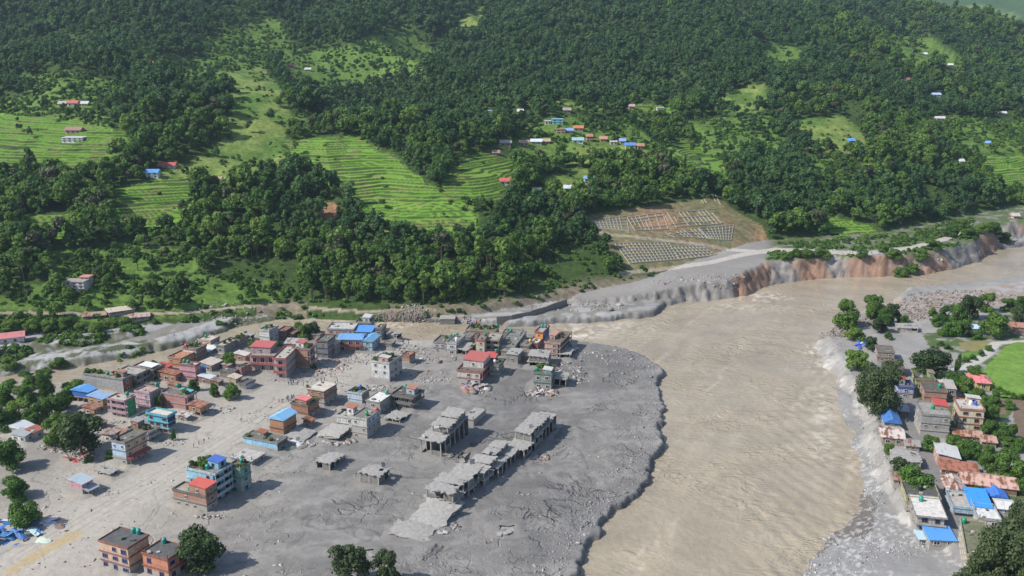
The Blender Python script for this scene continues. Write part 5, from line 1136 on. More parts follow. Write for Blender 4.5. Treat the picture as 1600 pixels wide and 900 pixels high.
# smaller sheds and shells packed between the houses
for i, (xl, xc, yc, xr, yt, k, c, rc, lab) in enumerate((
 (262,276,612,284,603,'shed:left',(.30,.22,.18),(.36,.20,.15),'brown sheet roofed lean to beside the pink ladder house'),
 (228,242,614,250,604,'flat',(.26,.25,.23),(.16,.15,.12),'dark flat shed behind the tall pink house'),
 (330,342,606,349,597,'shed:left',(.22,.17,.14),(.30,.25,.22),'low dark porch right of the white tin porch'),
 (348,356,580,366,572,'shed:left',(.26,.20,.16),(.40,.36,.33),'grey sheet roofed store below the round tree'),
 (330,344,570,352,562,'flat',(.24,.22,.20),(.20,.20,.15),'mossy flat store above the beige sheet roof'),
 (442,456,566,462,552,'flat',(.28,.22,.19),(.14,.14,.11),'dark narrow house between the red wing and brown brick house'),
 (492,502,552,509,540,'flat',(.30,.24,.22),(.16,.15,.12),'small brick shell behind the slate grey shop house'),
 (528,545,533,552,524,'shed:left',(.34,.26,.22),(.30,.16,.13),'red brown roofed house in the back row'),
 (600,612,545,618,538,'flat',(.24,.22,.20),(.26,.25,.23),'sunken flat shed right of the light blue house'),
 (486,500,533,508,524,'flat',(.34,.31,.27),(.30,.28,.24),'pale shell right of the back street trees'),
 (742,758,545,766,530,'flat',(.42,.30,.24),(.22,.19,.16),'salmon shell behind the cream tower'),
 (720,735,541,742,528,'flat',(.36,.34,.31),(.18,.18,.15),'grey shell left of the salmon back row house'),
 (812,826,553,834,542,'flat',(.32,.30,.27),(.20,.20,.18),'grey shell between battered white and orange houses'),
 (806,822,566,830,556,'shed:left',(.26,.22,.19),(.28,.24,.2),'collapsed brown shed in the cluster front row'),
 (783,796,560,802,550,'flat',(.28,.27,.25),(.26,.25,.23),'low concrete room right of the tan arches'),
 (888,897,548,902,540,'flat',(.40,.40,.38),(.40,.40,.38),'little white cabin right of ornate salmon house'),
 (146,160,672,168,662,'shed:left',(.24,.19,.16),(.22,.20,.19),'dark shed in the shade of the big dark tree'),
 (214,232,664,238,656,'flat',(.22,.28,.26),(.24,.24,.20),'tank platform between the green wall and turquoise house'),
 (278,292,660,300,652,'shed:left',(.34,.33,.31),(.60,.58,.55),'pale tin stall below the rosy brick building'))):
    house('shed' if k != 'flat' else 'concrete_house', lab, xl, xc, yc, xr, yt, 1, c, th=18, mud=.8, roof=k, roofc=rc, rust=.4, para=.3, sidef='sparse', front='sparse')
# ------------------------------------------------------------------ the east bank
def ehouse(*a, **k):
    k.setdefault('th', 13); k.setdefault('left', 'sparse'); k.setdefault('sidef', 'sparse'); k.setdefault('mud', .3)
    return house(*a, **k)
ehouse('concrete_house', 'ruined brown row house at the north end of east street', 1370, 1396, 567, None, 552, 2, (.33, .27, .23), d=8, roofc=(.15, .13, .11))
ehouse('concrete_house', 'narrow row house with mossy roof above the blue house', 1394, 1411, 590, None, 576, 2, (.30, .26, .20), d=9, roofc=(.11, .12, .08))
ehouse('concrete_house', 'bright blue trimmed white house with red roofed room', 1402, 1426, 623, None, 608, 2, (.42, .50, .74), d=8, trim=(.06, .10, .42), roofc=(.10, .12, .16), head=(.0, .5, .4, .95, 2.4, (.62, .10, .06), (.4, .4, .5)), mud=2.6, fc=(.5, .5, .55))
ehouse('concrete_house', 'lime green house with dark mossy roof across the street', 1430, 1460, 609, None, 596, 2, (.36, .42, .14), d=9, roofc=(.10, .10, .07), trim=(.33, .34, .14), head=(.7, 1, .4, .9, 1.8, (.3, .25, .2), (.36, .42, .16)))
ehouse('brick_house', 'rosy brick house with dark roof and green tank', 1443, 1478, 630, None, 614, 2, (.38, .22, .17), d=9, brick=True, roofc=(.10, .10, .085), front='blank', tanks=[(.75, .5, 'green')], desc='the rosy brick east house')
ehouse('concrete_house', 'thin brown house with tin topped porch beside rosy brick house', 1478, 1491, 626, None, 608, 2, (.38, .29, .24), d=8, roof='shed:back', roofc=(.42, .38, .36), rust=.1, front='gallery')
ehouse('concrete_house', 'big battered grey house with torn balcony on the east street', 1437, 1481, 686, None, 652, 3, (.34, .33, .32), d=12, roofc=(.30, .29, .27), head=(.55, 1, .45, .98, 1.6, (.55, .08, .06), (.32, .3, .28)), tanks=[(.48, .5, 'green')], desc='the battered grey house', front='sparse', trim=(.36, .35, .33), mud=3.5)
ehouse('concrete_house', 'cream house with salmon red bands and roof terrace', 1496, 1534, 674, None, 643, 3, (.62, .58, .44), d=10, trim=(.56, .20, .14), roofc=(.46, .44, .40), head=(.45, 1, .7, .99, 1.8, (.55, .52, .48), (.6, .5, .38)), tanks=[(.55, .5, 'white'), (.75, .5, 'blue')], desc='the cream house with red bands', front='win', fc=(.18, .10, .07), para=.5)
ehouse('concrete_house', 'yellow house with pink hipped tin roof beside bright paddy', 1526, 1546, 611, None, 599, 1, (.60, .46, .16), d=8, roof='hip:x', roofc=(.62, .22, .22), rust=.03, rise=2.0, tanks=[(1.15, .8, 'green', -2.2, 'beside the roof of')], desc='the yellow house')
ehouse('concrete_house', 'pink tin roofed wing joined left of the yellow house', 1511, 1527, 604, None, 597, 1, (.45, .38, .25), d=7, roof='gable:y', roofc=(.60, .20, .20), rust=.03, rise=1.2)
ehouse('concrete_house', 'shed under two bright blue gabled roofs beside the bank', 1381, 1406, 674, None, 662, 1, (.30, .28, .26), d=13, roof='gable:y', roofc=(.07, .20, .50), rust=.03, rise=1.8)
ehouse('concrete_house', 'grey tin roofed hut north of the blue gabled shed', 1394, 1418, 651, None, 643, 1, (.26, .25, .24), d=6, roof='gable:x', roofc=(.42, .43, .44), rust=.2, rise=.9)
ehouse('concrete_house', 'house with striped white and rusty tin roof by the bank', 1378, 1412, 698, None, 686, 1, (.34, .26, .22), d=10, roof='gable:x', roofc=(.58, .52, .48), rust=.55, rise=1.4)
ruin('ruined_building', 'broken roadside house with low walls and one pale slab', 1395, 1438, 735, None, 722, 1, th=13, d=8, walls=.6, seed=50, wallc=(.36, .33, .29), z0=3)
ehouse('concrete_house', 'pink house with white ribbed tin roof on the corner', 1463, 1498, 731, None, 717, 1, (.62, .36, .30), d=10, roof='shed:left', roofc=(.62, .61, .59), rust=.04, front='blank', th=17, rise=2.4)
ehouse('concrete_house', 'rusty open shed frame below the pink corner house', 1471, 1528, 749, None, 740, 1, (.24, .16, .12), d=6, th=16, roof='shed:back', roofc=(.40, .16, .10), rust=.6, rise=1.4)
ehouse('concrete_house', 'long barn with faded rusty red roof and brown wall', 1505, 1588, 776, None, 765, 1, (.24, .14, .09), d=9, th=16, roof='gable:x', roofc=(.55, .36, .30), rust=.5, rise=1.8, front='sparse')
ehouse('concrete_house', 'old house with patchy rust and white tin roof on street', 1481, 1513, 783, None, 773, 1, (.34, .24, .19), d=11, roof='gable:y', roofc=(.55, .46, .42), rust=.6, rise=1.4)
ehouse('concrete_house', 'corner house with white and blue railed balcony', 1487, 1519, 806, None, 794, 2, (.56, .50, .46), d=9, roofc=(.42, .38, .34), trim=(.40, .62, .78), front='gallery', left='win')
ehouse('concrete_house', 'house with vivid blue tin roof above white terrace', 1516, 1548, 806, None, 794, 1, (.50, .52, .54), d=10, roof='shed:back', roofc=(.05, .30, .80), rust=.02, rise=2.0)
ehouse('concrete_house', 'shed covered with crumpled blue tarpaulin beside the rusty barn', 1546, 1572, 786, None, 778, 1, (.30, .30, .32), d=7, roof='gable:y', roofc=(.06, .20, .62), rust=.03, rise=1.2)
ehouse('concrete_house', 'white terraced house in the shade of the huge tree', 1527, 1562, 826, None, 815, 1, (.55, .55, .55), d=9, roofc=(.62, .62, .60))
ehouse('concrete_house', 'yellow half ruined house with dark roof on the bank', 1414, 1466, 797, None, 780, 2, (.52, .47, .22), d=9, roofc=(.09, .09, .085), front='gallery', trim=(.46, .42, .24), mud=1.5, tanks=[(.5, .5, 'black')], desc='the yellow half ruined house')
ehouse('concrete_house', 'white flat roofed house with two dark windows above collapse', 1431, 1473, 834, None, 810, 2, (.44, .41, .38), d=12, roofc=(.62, .59, .55), over=.7, para=.25, fc=(.06, .055, .05), tanks=[(.32, .75, 'teal')], desc='the white flat roofed house', mud=1.5, stubs=False)
ehouse('concrete_house', 'shed with bright blue sheet roof above the eroded bank', 1452, 1492, 856, None, 845, 1, (.36, .35, .33), d=7, roof='shed:back', roofc=(.10, .32, .72), rust=.03, rise=1.2, th=6)
ehouse('concrete_house', 'little lean to with pale blue sheet left of blue shed', 1436, 1451, 851, None, 843, 1, (.33, .31, .28), d=4, roof='shed:back', roofc=(.42, .62, .78), rust=.02, rise=.8, th=6)
ehouse('concrete_house', 'cream house with flood worn west wall under the huge tree', 1507, 1546, 905, None, 875, 3, (.52, .46, .32), d=20, roofc=(.16, .17, .10), left='gallery', mud=2.0, tanks=[(.1, .9, 'green')], desc='the cream house under the tree', th=20)

for i, (xl, xc, yc, yt, c, rc, rk, lab) in enumerate((
 (1444,1462,596,588,(.30,.26,.22),(.20,.18,.14),.3,'low dark shed north of the lime green house'),
 (1462,1478,606,598,(.40,.38,.36),(.52,.50,.48),.1,'grey tin shed right of the lime green house'),
 (1490,1508,690,682,(.30,.24,.2),(.42,.22,.15),.6,'rusty shed below the cream banded house'),
 (1510,1534,692,684,(.30,.22,.18),(.46,.30,.24),.5,'long rusty lean to below the cream banded house'),
 (1534,1556,700,692,(.32,.25,.2),(.48,.30,.24),.45,'brown tin shed right of the rusty lean to'),
 (1415,1436,706,698,(.36,.34,.31),(.30,.29,.27),.3,'small grey shed beside the east street bend'),
 (1396,1420,760,752,(.34,.32,.30),(.30,.24,.2),.5,'broken stall above the yellow half ruined house'),
 (1560,1586,806,797,(.50,.50,.5),(.62,.62,.60),.05,'white roofed annex beside the crumpled tarpaulin shed'))):
    ehouse('shed', lab, xl, xc, yc, None, yt, 1, c, d=6, roof='gable:x', roofc=rc, rust=rk, rise=1.1, cat='shed')
# ------------------------------------------------------------------ things on the slope
def ray_hit(px, py):
    u = (px-800.0)/FPX; d = (py-450.0)/FPX
    t = np.linspace(250, 3200, 6000)
    X = u*t; Y = (CP-d*SP)*t; Z = CAMH-(SP+d*CP)*t
    h = ground_zs(X, Y); i = int(np.argmax(h >= Z))
    if i == 0: i = 3000
    return float(X[i]), float(Y[i]), float(h[i])
def hill_house(label, px, py, wpx, hpx, wallc, roofc, kind='gable', n=1, name='farmhouse', rz=0, clear=12):
    x, y, z = ray_hit(px, py)
    s = FPX/(y*CP-(z-CAMH)*SP)
    kf = .72 if px > 1300 or py < 130 else .9
    Wd, Ht = wpx*kf/s, hpx*kf/s; Dp = max(4, min(9, Wd*.6))
    e = empty(name, (x-Wd/2, y, z), math.radians(rz)); tag(e, label, 'house', 'houses scattered on the hillside')
    part('wall', e, wall_mat(wallc, -9, .15), 0, 0, -3, Wd, Dp, Ht)
    if kind == 'flat': part('roof', e, flat_mat(roofc, .8, 'far_roof'), -.4, -.4, Ht, Wd+.4, Dp+.4, Ht+.3)
    else:
        vs, fs = gable_mesh(Wd, Dp, 2.0, .7, 'x'); o = mesh_part('roof', e, tin_mat(roofc, .05), vs, fs); o.location = (0, 0, Ht)
    sh = Ht/n; nb = max(2, int(Wd/3.2))
    for k in range(n):
        if n > 1 and k: part('floor_slab', e, flat_mat((.5, .48, .45), .8), -.3, -.3, k*sh-.12, Wd+.3, Dp+.2, k*sh+.12)
        for i in range(nb): window(e, Wd*(i+.5)/nb, -.03, k*sh+sh*.5, 1.3, sh*.5, 0, (.3, .25, .2), 'door' if (i == nb//2 and k == 0) else 'window')
    HOUSE_CLEAR.append((px, py, wpx*.5+7, clear))
    return e
HH = [
 ('white farmhouse with red roof above the left terraces', 113, 166, 17, 5, WHT, (.5, .14, .12)), ('grey hut left of the red roofed farmhouse on upper left', 97, 166, 12, 4, (.4, .38, .35), (.4, .4, .4)),
 ('little white hut right of the red roofed farmhouse on upper left', 132, 166, 11, 4, WHT, (.55, .55, .55)), ('long white two storey farmhouse on the left terraces', 113, 222, 36, 7, (.72, .72, .72), (.5, .5, .5), 'flat', 2),
 ('brick and white farmhouse just above the long white one', 114, 209, 26, 6, (.45, .30, .25), (.34, .20, .16)), ('white house with blue roof standing over bright terraces', 238, 278, 20, 9, (.72, .73, .75), (.10, .30, .62), 'gable', 2),
 ('low white house with long red roof behind blue roofed house', 260, 262, 28, 3, (.6, .58, .55), (.48, .12, .10)), ('orange cottage with white shed at the wood edge', 336, 285, 20, 4, (.45, .28, .18), (.42, .28, .2)),
 ('white box shed beside the orange cottage', 352, 285, 10, 5, WHT, (.6, .6, .6), 'flat'), ('grey roofed hut among the trees on far left', 63, 299, 17, 4, (.38, .36, .33), (.42, .42, .42)),
 ('white longhouse high on the upper left ridge', 126, 67, 28, 5, WHT, (.55, .55, .55), 'flat'), ('tiny pale hut near the ridge on far left', 75, 64, 15, 4, (.5, .5, .5), (.45, .45, .45)),
 ('red roofed hut lost in forest on the upper left', 235, 102, 10, 3, (.4, .3, .25), (.48, .14, .12)), ('red roofed hut beside the high green strip', 455, 106, 13, 4, (.4, .3, .25), (.45, .14, .11)),
 ('grey hut right of the high green strip', 481, 111, 12, 3, (.4, .4, .4), (.5, .5, .5)), ('white and blue house at the left end of hill village', 768, 178, 14, 5, WHT, (.35, .50, .65), 'flat', 2),
 ('orange roofed house at the top of the hill village', 791, 170, 17, 6, (.50, .26, .18), (.55, .17, .10)), ('small white hut right of the orange roofed house', 813, 178, 9, 4, WHT, (.6, .6, .6)),
 ('turquoise two storey house in the hill village', 871, 194, 19, 8, (.12, .48, .62), (.25, .50, .60), 'flat', 2), ('white house joined to the turquoise house', 856, 195, 10, 6, WHT, (.6, .6, .6), 'flat'),
 ('bare brick house below the turquoise house', 876, 209, 15, 7, (.42, .25, .19), (.38, .24, .18), 'flat', 2), ('blue roofed hut between brick and orange houses', 890, 208, 11, 4, (.4, .4, .42), (.22, .34, .60)),
 ('orange roofed house right of the blue roofed hut', 904, 205, 15, 5, (.45, .32, .25), (.58, .18, .10)), ('brown roofed longhouse at lower left of hill village', 790, 229, 18, 6, (.26, .20, .16), (.42, .40, .38)),
 ('brick hut with pale roof in the lower village row', 819, 228, 15, 5, (.38, .24, .19), (.45, .30, .24)), ('house with shiny blue white roof in lower village row', 838, 226, 18, 5, (.45, .42, .40), (.62, .68, .76)),
 ('tan roofed barn ending the lower village row', 853, 225, 13, 4, (.36, .26, .18), (.48, .34, .24)), ('white and teal house in the middle village', 903, 224, 18, 5, (.66, .68, .68), (.30, .48, .55)),
 ('tall orange earthen house in the middle village', 921, 222, 10, 9, (.45, .22, .13), (.36, .20, .13), 'gable', 2), ('salmon roofed house right of the earthen house', 943, 222, 11, 5, (.45, .32, .26), (.52, .25, .18)),
 ('pink white house with a flat bright roof', 959, 227, 12, 6, (.58, .45, .42), (.70, .70, .72), 'flat'), ('small blue roofed hut behind the last village houses', 973, 225, 9, 5, (.5, .5, .52), (.25, .36, .62)),
 ('house with deep blue roof at right end of village', 985, 234, 17, 7, (.5, .5, .5), (.10, .24, .56), 'gable', 2), ('orange mud house ending the village on the right', 1001, 235, 10, 7, (.46, .25, .15), (.42, .22, .14)),
 ('dark wooden hut below the hill village', 775, 243, 11, 4, (.24, .15, .12), (.30, .20, .17)), ('cottage with red roof beside the terraced plot', 790, 289, 18, 6, (.60, .52, .48), (.50, .12, .10)),
 ('two storey house with blue roof above the lattice slope', 920, 287, 15, 8, (.58, .58, .58), (.20, .34, .60), 'gable', 2), ('white box house left of the blue roofed two storey house', 902, 291, 12, 5, (.68, .68, .68), (.6, .6, .6), 'flat'),
 ('pale tin hut at the end of the little green meadow', 888, 298, 13, 4, (.55, .56, .58), (.58, .64, .70)), ('grey walled hut among trees below the red cottage', 839, 302, 14, 4, (.4, .4, .4), (.42, .42, .42)),
 ('white house on the terraced strip above village', 1032, 173, 12, 5, (.70, .70, .70), (.6, .6, .6), 'flat', 2), ('pinkish house at left of the terraced strip', 987, 171, 9, 5, (.55, .42, .40), (.48, .34, .30)),
 ('brown house behind the big village tree', 886, 177, 12, 5, (.34, .24, .20), (.36, .30, .28)), ('blue and white house on the right mountain side', 1464, 151, 16, 4, (.60, .64, .70), (.42, .52, .72)),
 ('hut with blue tarpaulin in the right forest', 1331, 223, 11, 4, (.4, .42, .5), (.12, .30, .68)), ('red hut far up the right mountain side', 1418, 127, 8, 3, (.5, .2, .2), (.52, .12, .14)),
 ('white hut near the far right ridge', 1446, 87, 7, 3, (.7, .7, .7), (.7, .7, .7)), ('white roofed hut right of the far ridge clearing', 1486, 104, 8, 3, (.6, .6, .6), (.7, .7, .7)),
 ('white longhouse on the far right slope', 1568, 180, 12, 4, (.6, .6, .6), (.62, .62, .62)), ('pair of pale roofs on the middle right slope', 1470, 188, 18, 4, (.5, .5, .48), (.55, .55, .55)),
 ('tiny blue roofed hut above the far paddies', 1545, 226, 7, 3, (.5, .5, .5), (.2, .4, .7)), ('white hut at the edge of the far paddies', 1503, 256, 9, 5, (.7, .7, .7), (.6, .6, .6)),
 ('orange brick hut by the far bend of the road', 1588, 342, 12, 6, (.55, .32, .24), (.5, .45, .42)),
]
for h_ in HH: hill_house(*h_)
HOUSE_CLEAR.append((512, 332, 13, 24))
# the lone house above the left road and the sheds beside the track
hill_house('grey and white three storey house alone above the river track', 118, 455, 34, 17, (.50, .50, .52), (.36, .30, .28), 'flat', 3, 'farmhouse', -6, 10)
hill_house('pink topped annex right of the lone grey house', 134, 448, 16, 17, (.55, .40, .36), (.55, .26, .22), 'flat', 3, 'farmhouse', -6, 8)
def shed(label, px0, py0, px1, py1, hpx, dep, wallc, roofc, rust):
    a = Vector(unproj(px0, py0, 2)); b = Vector(unproj(px1, py1, 2)); L = (b-a).length
    z = max(ground_z(*a), ground_z(*b)); s = 1500/ (a.y*CP+(CAMH-2)*SP)
    e = empty('long_shed', (a.x, a.y, z), math.atan2(b.y-a.y, b.x-a.x)); tag(e, label, 'shed')
    h = hpx/s
    part('wall', e, wall_mat(wallc, .4), 0, 0, -2, L, dep, h)
    vs, fs = gable_mesh(L, dep, 1.3, .6, 'x'); o = mesh_part('roof', e, tin_mat(roofc, rust), vs, fs); o.location = (0, 0, h)
    for i in range(int(L/4)): window(e, 2+4*i, -.03, h*.5, 1.2, h*.45, 0, (.4, .35, .3))
    HOUSE_CLEAR.append(((px0+px1)/2, (py0+py1)/2, abs(px1-px0)/2+4, 8))
shed('long white shed with faded red roof at far left edge', -30, 541, 38, 533, 9, 9, (.70, .70, .70), (.55, .20, .20), .05)
shed('long shed with tan tin roof beside the river track', 172, 503, 212, 497, 4, 8, (.30, .25, .20), (.55, .48, .38), .15)
shed('rusty tin shed joined to the tan roofed shed', 204, 505, 234, 502, 5, 6, (.30, .26, .24), (.46, .36, .32), .4)
shed('small brown roofed shed left of the tan roofed shed', 131, 506, 166, 503, 4, 6, (.26, .2, .16), (.38, .26, .2), .5)

# ------------------------------------------------------------------ concrete lattice on the cut slope
LATM = flat_mat((.36, .335, .285), .9, 'lattice_concrete', .25)
def beam_strip(par, name, pts, w, t):
    vs = []; fs = []
    for i, p in enumerate(pts):
        p = Vector(p); d = (Vector(pts[min(i+1, len(pts)-1)])-Vector(pts[max(i-1, 0)])).normalized()
        side = Vector((d.y, -d.x, 0)); side = side.normalized() if side.length > .2 else Vector((1, 0, 0))
        up = side.cross(d).normalized(); up = up if up.z > 0 else -up
        for a, b in ((-w, -.3), (w, -.3), (w, t), (-w, t)): vs.append(tuple(p+side*a+up*b))
    n_ = len(pts)
    for i in range(n_-1):
        for k in range(4): fs.append((i*4+k, i*4+(k+1) % 4, i*4+4+(k+1) % 4, i*4+4+k))
    fs += [(3, 2, 1, 0), tuple(n_*4-4+k for k in range(4))]
    return mesh_part(name, par, LATM, vs, fs)
def lattice(label, TL, TR, BR, BL, nc, nr, skip=0.0, seed=1):
    rng = random.Random(seed); q = [ray_hit(*p) for p in (TL, TR, BR, BL)]
    x0, y0, z0 = q[3]
    e = empty('slope_lattice', (x0, y0, z0)); tag(e, label, 'retaining lattice', 'concrete lattices on the cut slope')
    def at(u, v):
        a = Vector(q[0][:2]).lerp(Vector(q[1][:2]), u); b = Vector(q[3][:2]).lerp(Vector(q[2][:2]), u); p = a.lerp(b, v)
        return (p.x, p.y)
    def line(p_list, nm):
        xs = np.array([p[0] for p in p_list]); ys_ = np.array([p[1] for p in p_list]); zs = ground_zs(xs, ys_)
        beam_strip(e, nm, [(xs[i]-x0, ys_[i]-y0, zs[i]-z0) for i in range(len(xs))], .19 if nm == 'rib' else .30, .40 if nm == 'rib' else .55)
    for c in range(nc+1):
        if rng.random() < skip*.6: continue
        v0 = 0 if rng.random() > skip else rng.uniform(.1, .5); v1 = 1 if rng.random() > skip else rng.uniform(.6, .9)
        line([at(c/nc, v0+(v1-v0)*k/8) for k in range(9)], 'rib')
    for r in range(nr+1):
        if rng.random() < skip: continue
        u0 = 0 if rng.random() > skip else rng.uniform(.05, .4); u1 = 1 if rng.random() > skip else rng.uniform(.6, .95)
        line([at(u0+(u1-u0)*k/12, r/nr) for k in range(13)], 'beam')
lattice('large bright lattice lowest on the cut slope', (961,382), (1045,380), (1060,406), (984,413), 14, 7)
lattice('low lattice continuing right of the large bright one', (1047,385), (1098,386), (1120,398), (1062,406), 9, 4)
lattice('lattice at upper left of the cut slope above the road', (924,346), (978,339), (983,362), (930,357), 10, 5, .15, 2)
lattice('lattice over the orange soil in the middle of the cut', (980,341), (1035,333), (1044,359), (992,361), 9, 5, .25, 3)
lattice('faded lattice on the upper right of the cut slope', (1036,333), (1120,327), (1140,348), (1050,357), 14, 5, .35, 4)
lattice('lattice strip just above the slanting road', (1040,365), (1090,358), (1106,374), (1054,371), 9, 3, .05, 5)
lattice('steep lattice at the right end above the road', (1092,357), (1146,352), (1142,376), (1108,375), 9, 5, .05, 6)
lattice('small lattice patch at the top of the cut slope', (1092,309), (1118,306), (1126,321), (1102,322), 5, 3, .3, 7)

# ------------------------------------------------------------------ fallen bridge, abutment, river wall
STEEL = flat_mat((.30, .27, .25), .7, 'old_steel', .3)
bx0, by0 = unproj(622, 502, 0); bz0 = ground_z(bx0, by0)
eb = empty('collapsed_bridge', (bx0, by0, 0)); tag(eb, 'tangled steel truss of a fallen bridge on the far bank', 'bridge')
rb = random.Random(3)
def bar(par, a, b, r, mat, name):
    vs = []; fs = []; tube_into(vs, fs, [a, b], [r, r], 5); fs.append((4, 3, 2, 1, 0)); fs.append((5, 6, 7, 8, 9)); return mesh_part(name, par, mat, vs, fs)
for i in range(9):
    x = -13+3.0*i; yy = rb.uniform(0, 3); z0_, z1_ = rb.uniform(-3, .5)+i*.25, rb.uniform(2.2, 4.5)+i*.42
    bar(eb, (x, yy, z0_), (x+rb.uniform(-.8, .8), yy+rb.uniform(-1, 1), z1_), .16, STEEL, 'truss_post')
    bar(eb, (x, yy, z0_), (x+3, yy+rb.uniform(-1, 1), z1_+.4), .13, STEEL, 'truss_diagonal'); bar(eb, (x, yy, z1_), (x+3, yy, z0_+.5), .13, STEEL, 'truss_diagonal')
    bar(eb, (x, yy, z1_), (x+3.1, yy, z1_+.5), .17, STEEL, 'truss_chord'); bar(eb, (x, yy+.5, z0_), (x+3.1, yy+rb.uniform(0, 1), z0_+.4), .17, STEEL, 'truss_chord')
    bar(eb, (x, yy, z0_+1), (x+rb.uniform(-3, 4), yy+3.5, z1_+rb.uniform(-2, 1)), .12, STEEL, 'truss_brace')
ax, ay = unproj(699, 508, WATER)
ea = empty('bridge_abutment', (ax, ay, -4.5)); tag(ea, 'square concrete bridge abutment on the far bank', 'abutment')
part('block', ea, RUIN_D, -3.7, 0, 0, 3.7, 7, 5.6); part('cap', ea, RUIN, -4.2, -.5, 1.9, 7.5, 7, 2.5); part('footing', ea, RUIN_D, -4.0, -1.2, -3, 7.3, 7, 1.9); part('bearing_shelf', ea, RUIN, -3.9, -.2, 5.6, 3.9, 6, 6.0)
wpts = [unproj(x, y, 0) for x, y in ((776,504),(800,502),(830,496),(858,488),(886,478))]
ew = empty('river_retaining_wall', (wpts[0][0], wpts[0][1], 0)); tag(ew, 'curving concrete retaining wall along the buried far bank road', 'wall')
for i in range(len(wpts)-1):
    a, b = Vector((*wpts[i], 0)), Vector((*wpts[i+1], 0)); d = b-a
    o = part('wall_section', ew, RUIN_D, 0, 0, -2.5, d.length, .6, 2.9+.3*i); o.location = a-ew.location; o.rotation_euler = (0, 0, math.atan2(d.y, d.x))

# ------------------------------------------------------------------ people
def person_mesh():
    vs = [(0,0,.92),(0,0,1.15),(0,.01,1.38),(0,.01,1.50),(0,.0,1.62),  (.19,0,1.36),(.24,.03,1.10),(.22,-.08,.86),  (-.19,0,1.36),(-.25,.02,1.10),(-.24,-.06,.86),
          (.10,0,.86),(.12,-.10,.48),(.12,-.04,.06),(.12,-.16,.03),  (-.10,0,.86),(-.12,.06,.48),(-.12,.14,.06),(-.12,.03,.03)]
    ed = [(0,1),(1,2),(2,3),(3,4),(2,5),(5,6),(6,7),(2,8),(8,9),(9,10),(0,11),(11,12),(12,13),(13,14),(0,15),(15,16),(16,17),(17,18)]
    rad = [.15,.14,.15,.06,.115,.075,.055,.045,.075,.055,.045,.10,.075,.055,.045,.10,.075,.055,.045]
    me = bpy.data.meshes.new('person_skeleton'); me.from_pydata(vs, ed, [])
    o = bpy.data.objects.new('person_skeleton', me); C.objects.link(o)
    md = o.modifiers.new('skin', 'SKIN'); ss = o.modifiers.new('sub', 'SUBSURF'); ss.levels = 1
    for i, v in enumerate(me.skin_vertices[0].data): v.radius = (rad[i], rad[i]*.85); v.use_root = (i == 0)
    bpy.context.view_layer.update()
    dg = bpy.context.evaluated_depsgraph_get(); out = bpy.data.meshes.new_from_object(o.evaluated_get(dg))
    bpy.data.objects.remove(o); bpy.data.meshes.remove(me); out.name = 'person'
    return out
def cloth_mat(name, top, legs):
    m, nt, n, l, b = new_mat(name)
    tc = n.new('ShaderNodeTexCoord'); sp = n.new('ShaderNodeSeparateXYZ'); l.new(tc.outputs['Object'], sp.inputs[0])
    rp = n.new('ShaderNodeValToRGB'); rp.color_ramp.interpolation = 'CONSTANT'; mr = n.new('ShaderNodeMath'); mr.operation = 'DIVIDE'; mr.inputs[1].default_value = 1.8
    l.new(sp.outputs['Z'], mr.inputs[0]); l.new(mr.outputs[0], rp.inputs[0])
    e = rp.color_ramp.elements; e[0].position = 0; e[0].color = (.12, .08, .06, 1); e[1].position = .06; e[1].color = (*legs, 1)
    for ps, c in ((.5, top), (.81, (.22, .12, .08)), (.91, (.02, .015, .012))): k = rp.color_ramp.elements.new(ps); k.color = (*c, 1)
    l.new(rp.outputs[0], b.inputs['Base Color']); b.inputs['Roughness'].default_value = .9; return m
PM = person_mesh(); PMS = []
for nm, top, legs in (('red', (.5, .04, .04), (.05, .05, .08)), ('dark', (.04, .045, .06), (.06, .05, .05)), ('blue', (.06, .12, .3), (.05, .05, .06)), ('white', (.6, .6, .58), (.07, .07, .09))):
    q = PM.copy(); q.materials.clear(); q.materials.append(cloth_mat('clothes_'+nm, top, legs)); q.polygons.foreach_set('use_smooth', [True]*len(q.polygons)); PMS.append((nm, q))
def person(px, py, k, label, rz=None):
    x, y = unproj(px, py, 0); z = ground_z(x, y)
    o = link('person', PMS[k][1]); o.location = (x, y, z+.01); o.rotation_euler = (0, 0, R.uniform(0, 6.28) if rz is None else rz)
    return tag(o, label, 'person', 'people out on the drying mud')
for (px, py, k, lab) in ((311,694,0,'person in red, left of the pair walking up the street track'), (319,691,0,'person in red, right of the pair walking up the street track'), (303,699,1,'person in dark clothes trailing the pair in red'),
    (326,686,3,'person in white walking ahead of the pair in red'), (377,659,1,'lone person in dark clothes on the street near the blue roofed house'), (525,644,0,'person in red standing alone right of bare brick house'),
    (502,595,1,'person in dark clothes walking below the tall white wedge house, left of two'), (507,594,2,'person in blue walking below the tall white wedge house, right of two'), (517,589,1,'person in dark clothes on the street near tall white wedge house'),
    (436,629,0,'person in red at the front of the street crowd'), (441,628,0,'second person in red at the front of the street crowd')):
    person(px, py, k, lab)
for i in range(11): person(445+R.uniform(0, 8)+i*.9, 627-i*.7+R.uniform(-1.6, 1.6), (1, 2, 3, 1)[i % 4], 'person in the crowd gathered on the street by brick houses')
for i in range(10): person(450+R.uniform(0, 22), 601-R.uniform(0, 7), (1, 2, 1, 3)[i % 4], 'person in the group before the red banded block')
for i in range(4): person(628+R.uniform(0, 12), 535+R.uniform(0, 6), (1, 2, 1, 3)[i % 4], 'person near the brick box building by the channel')
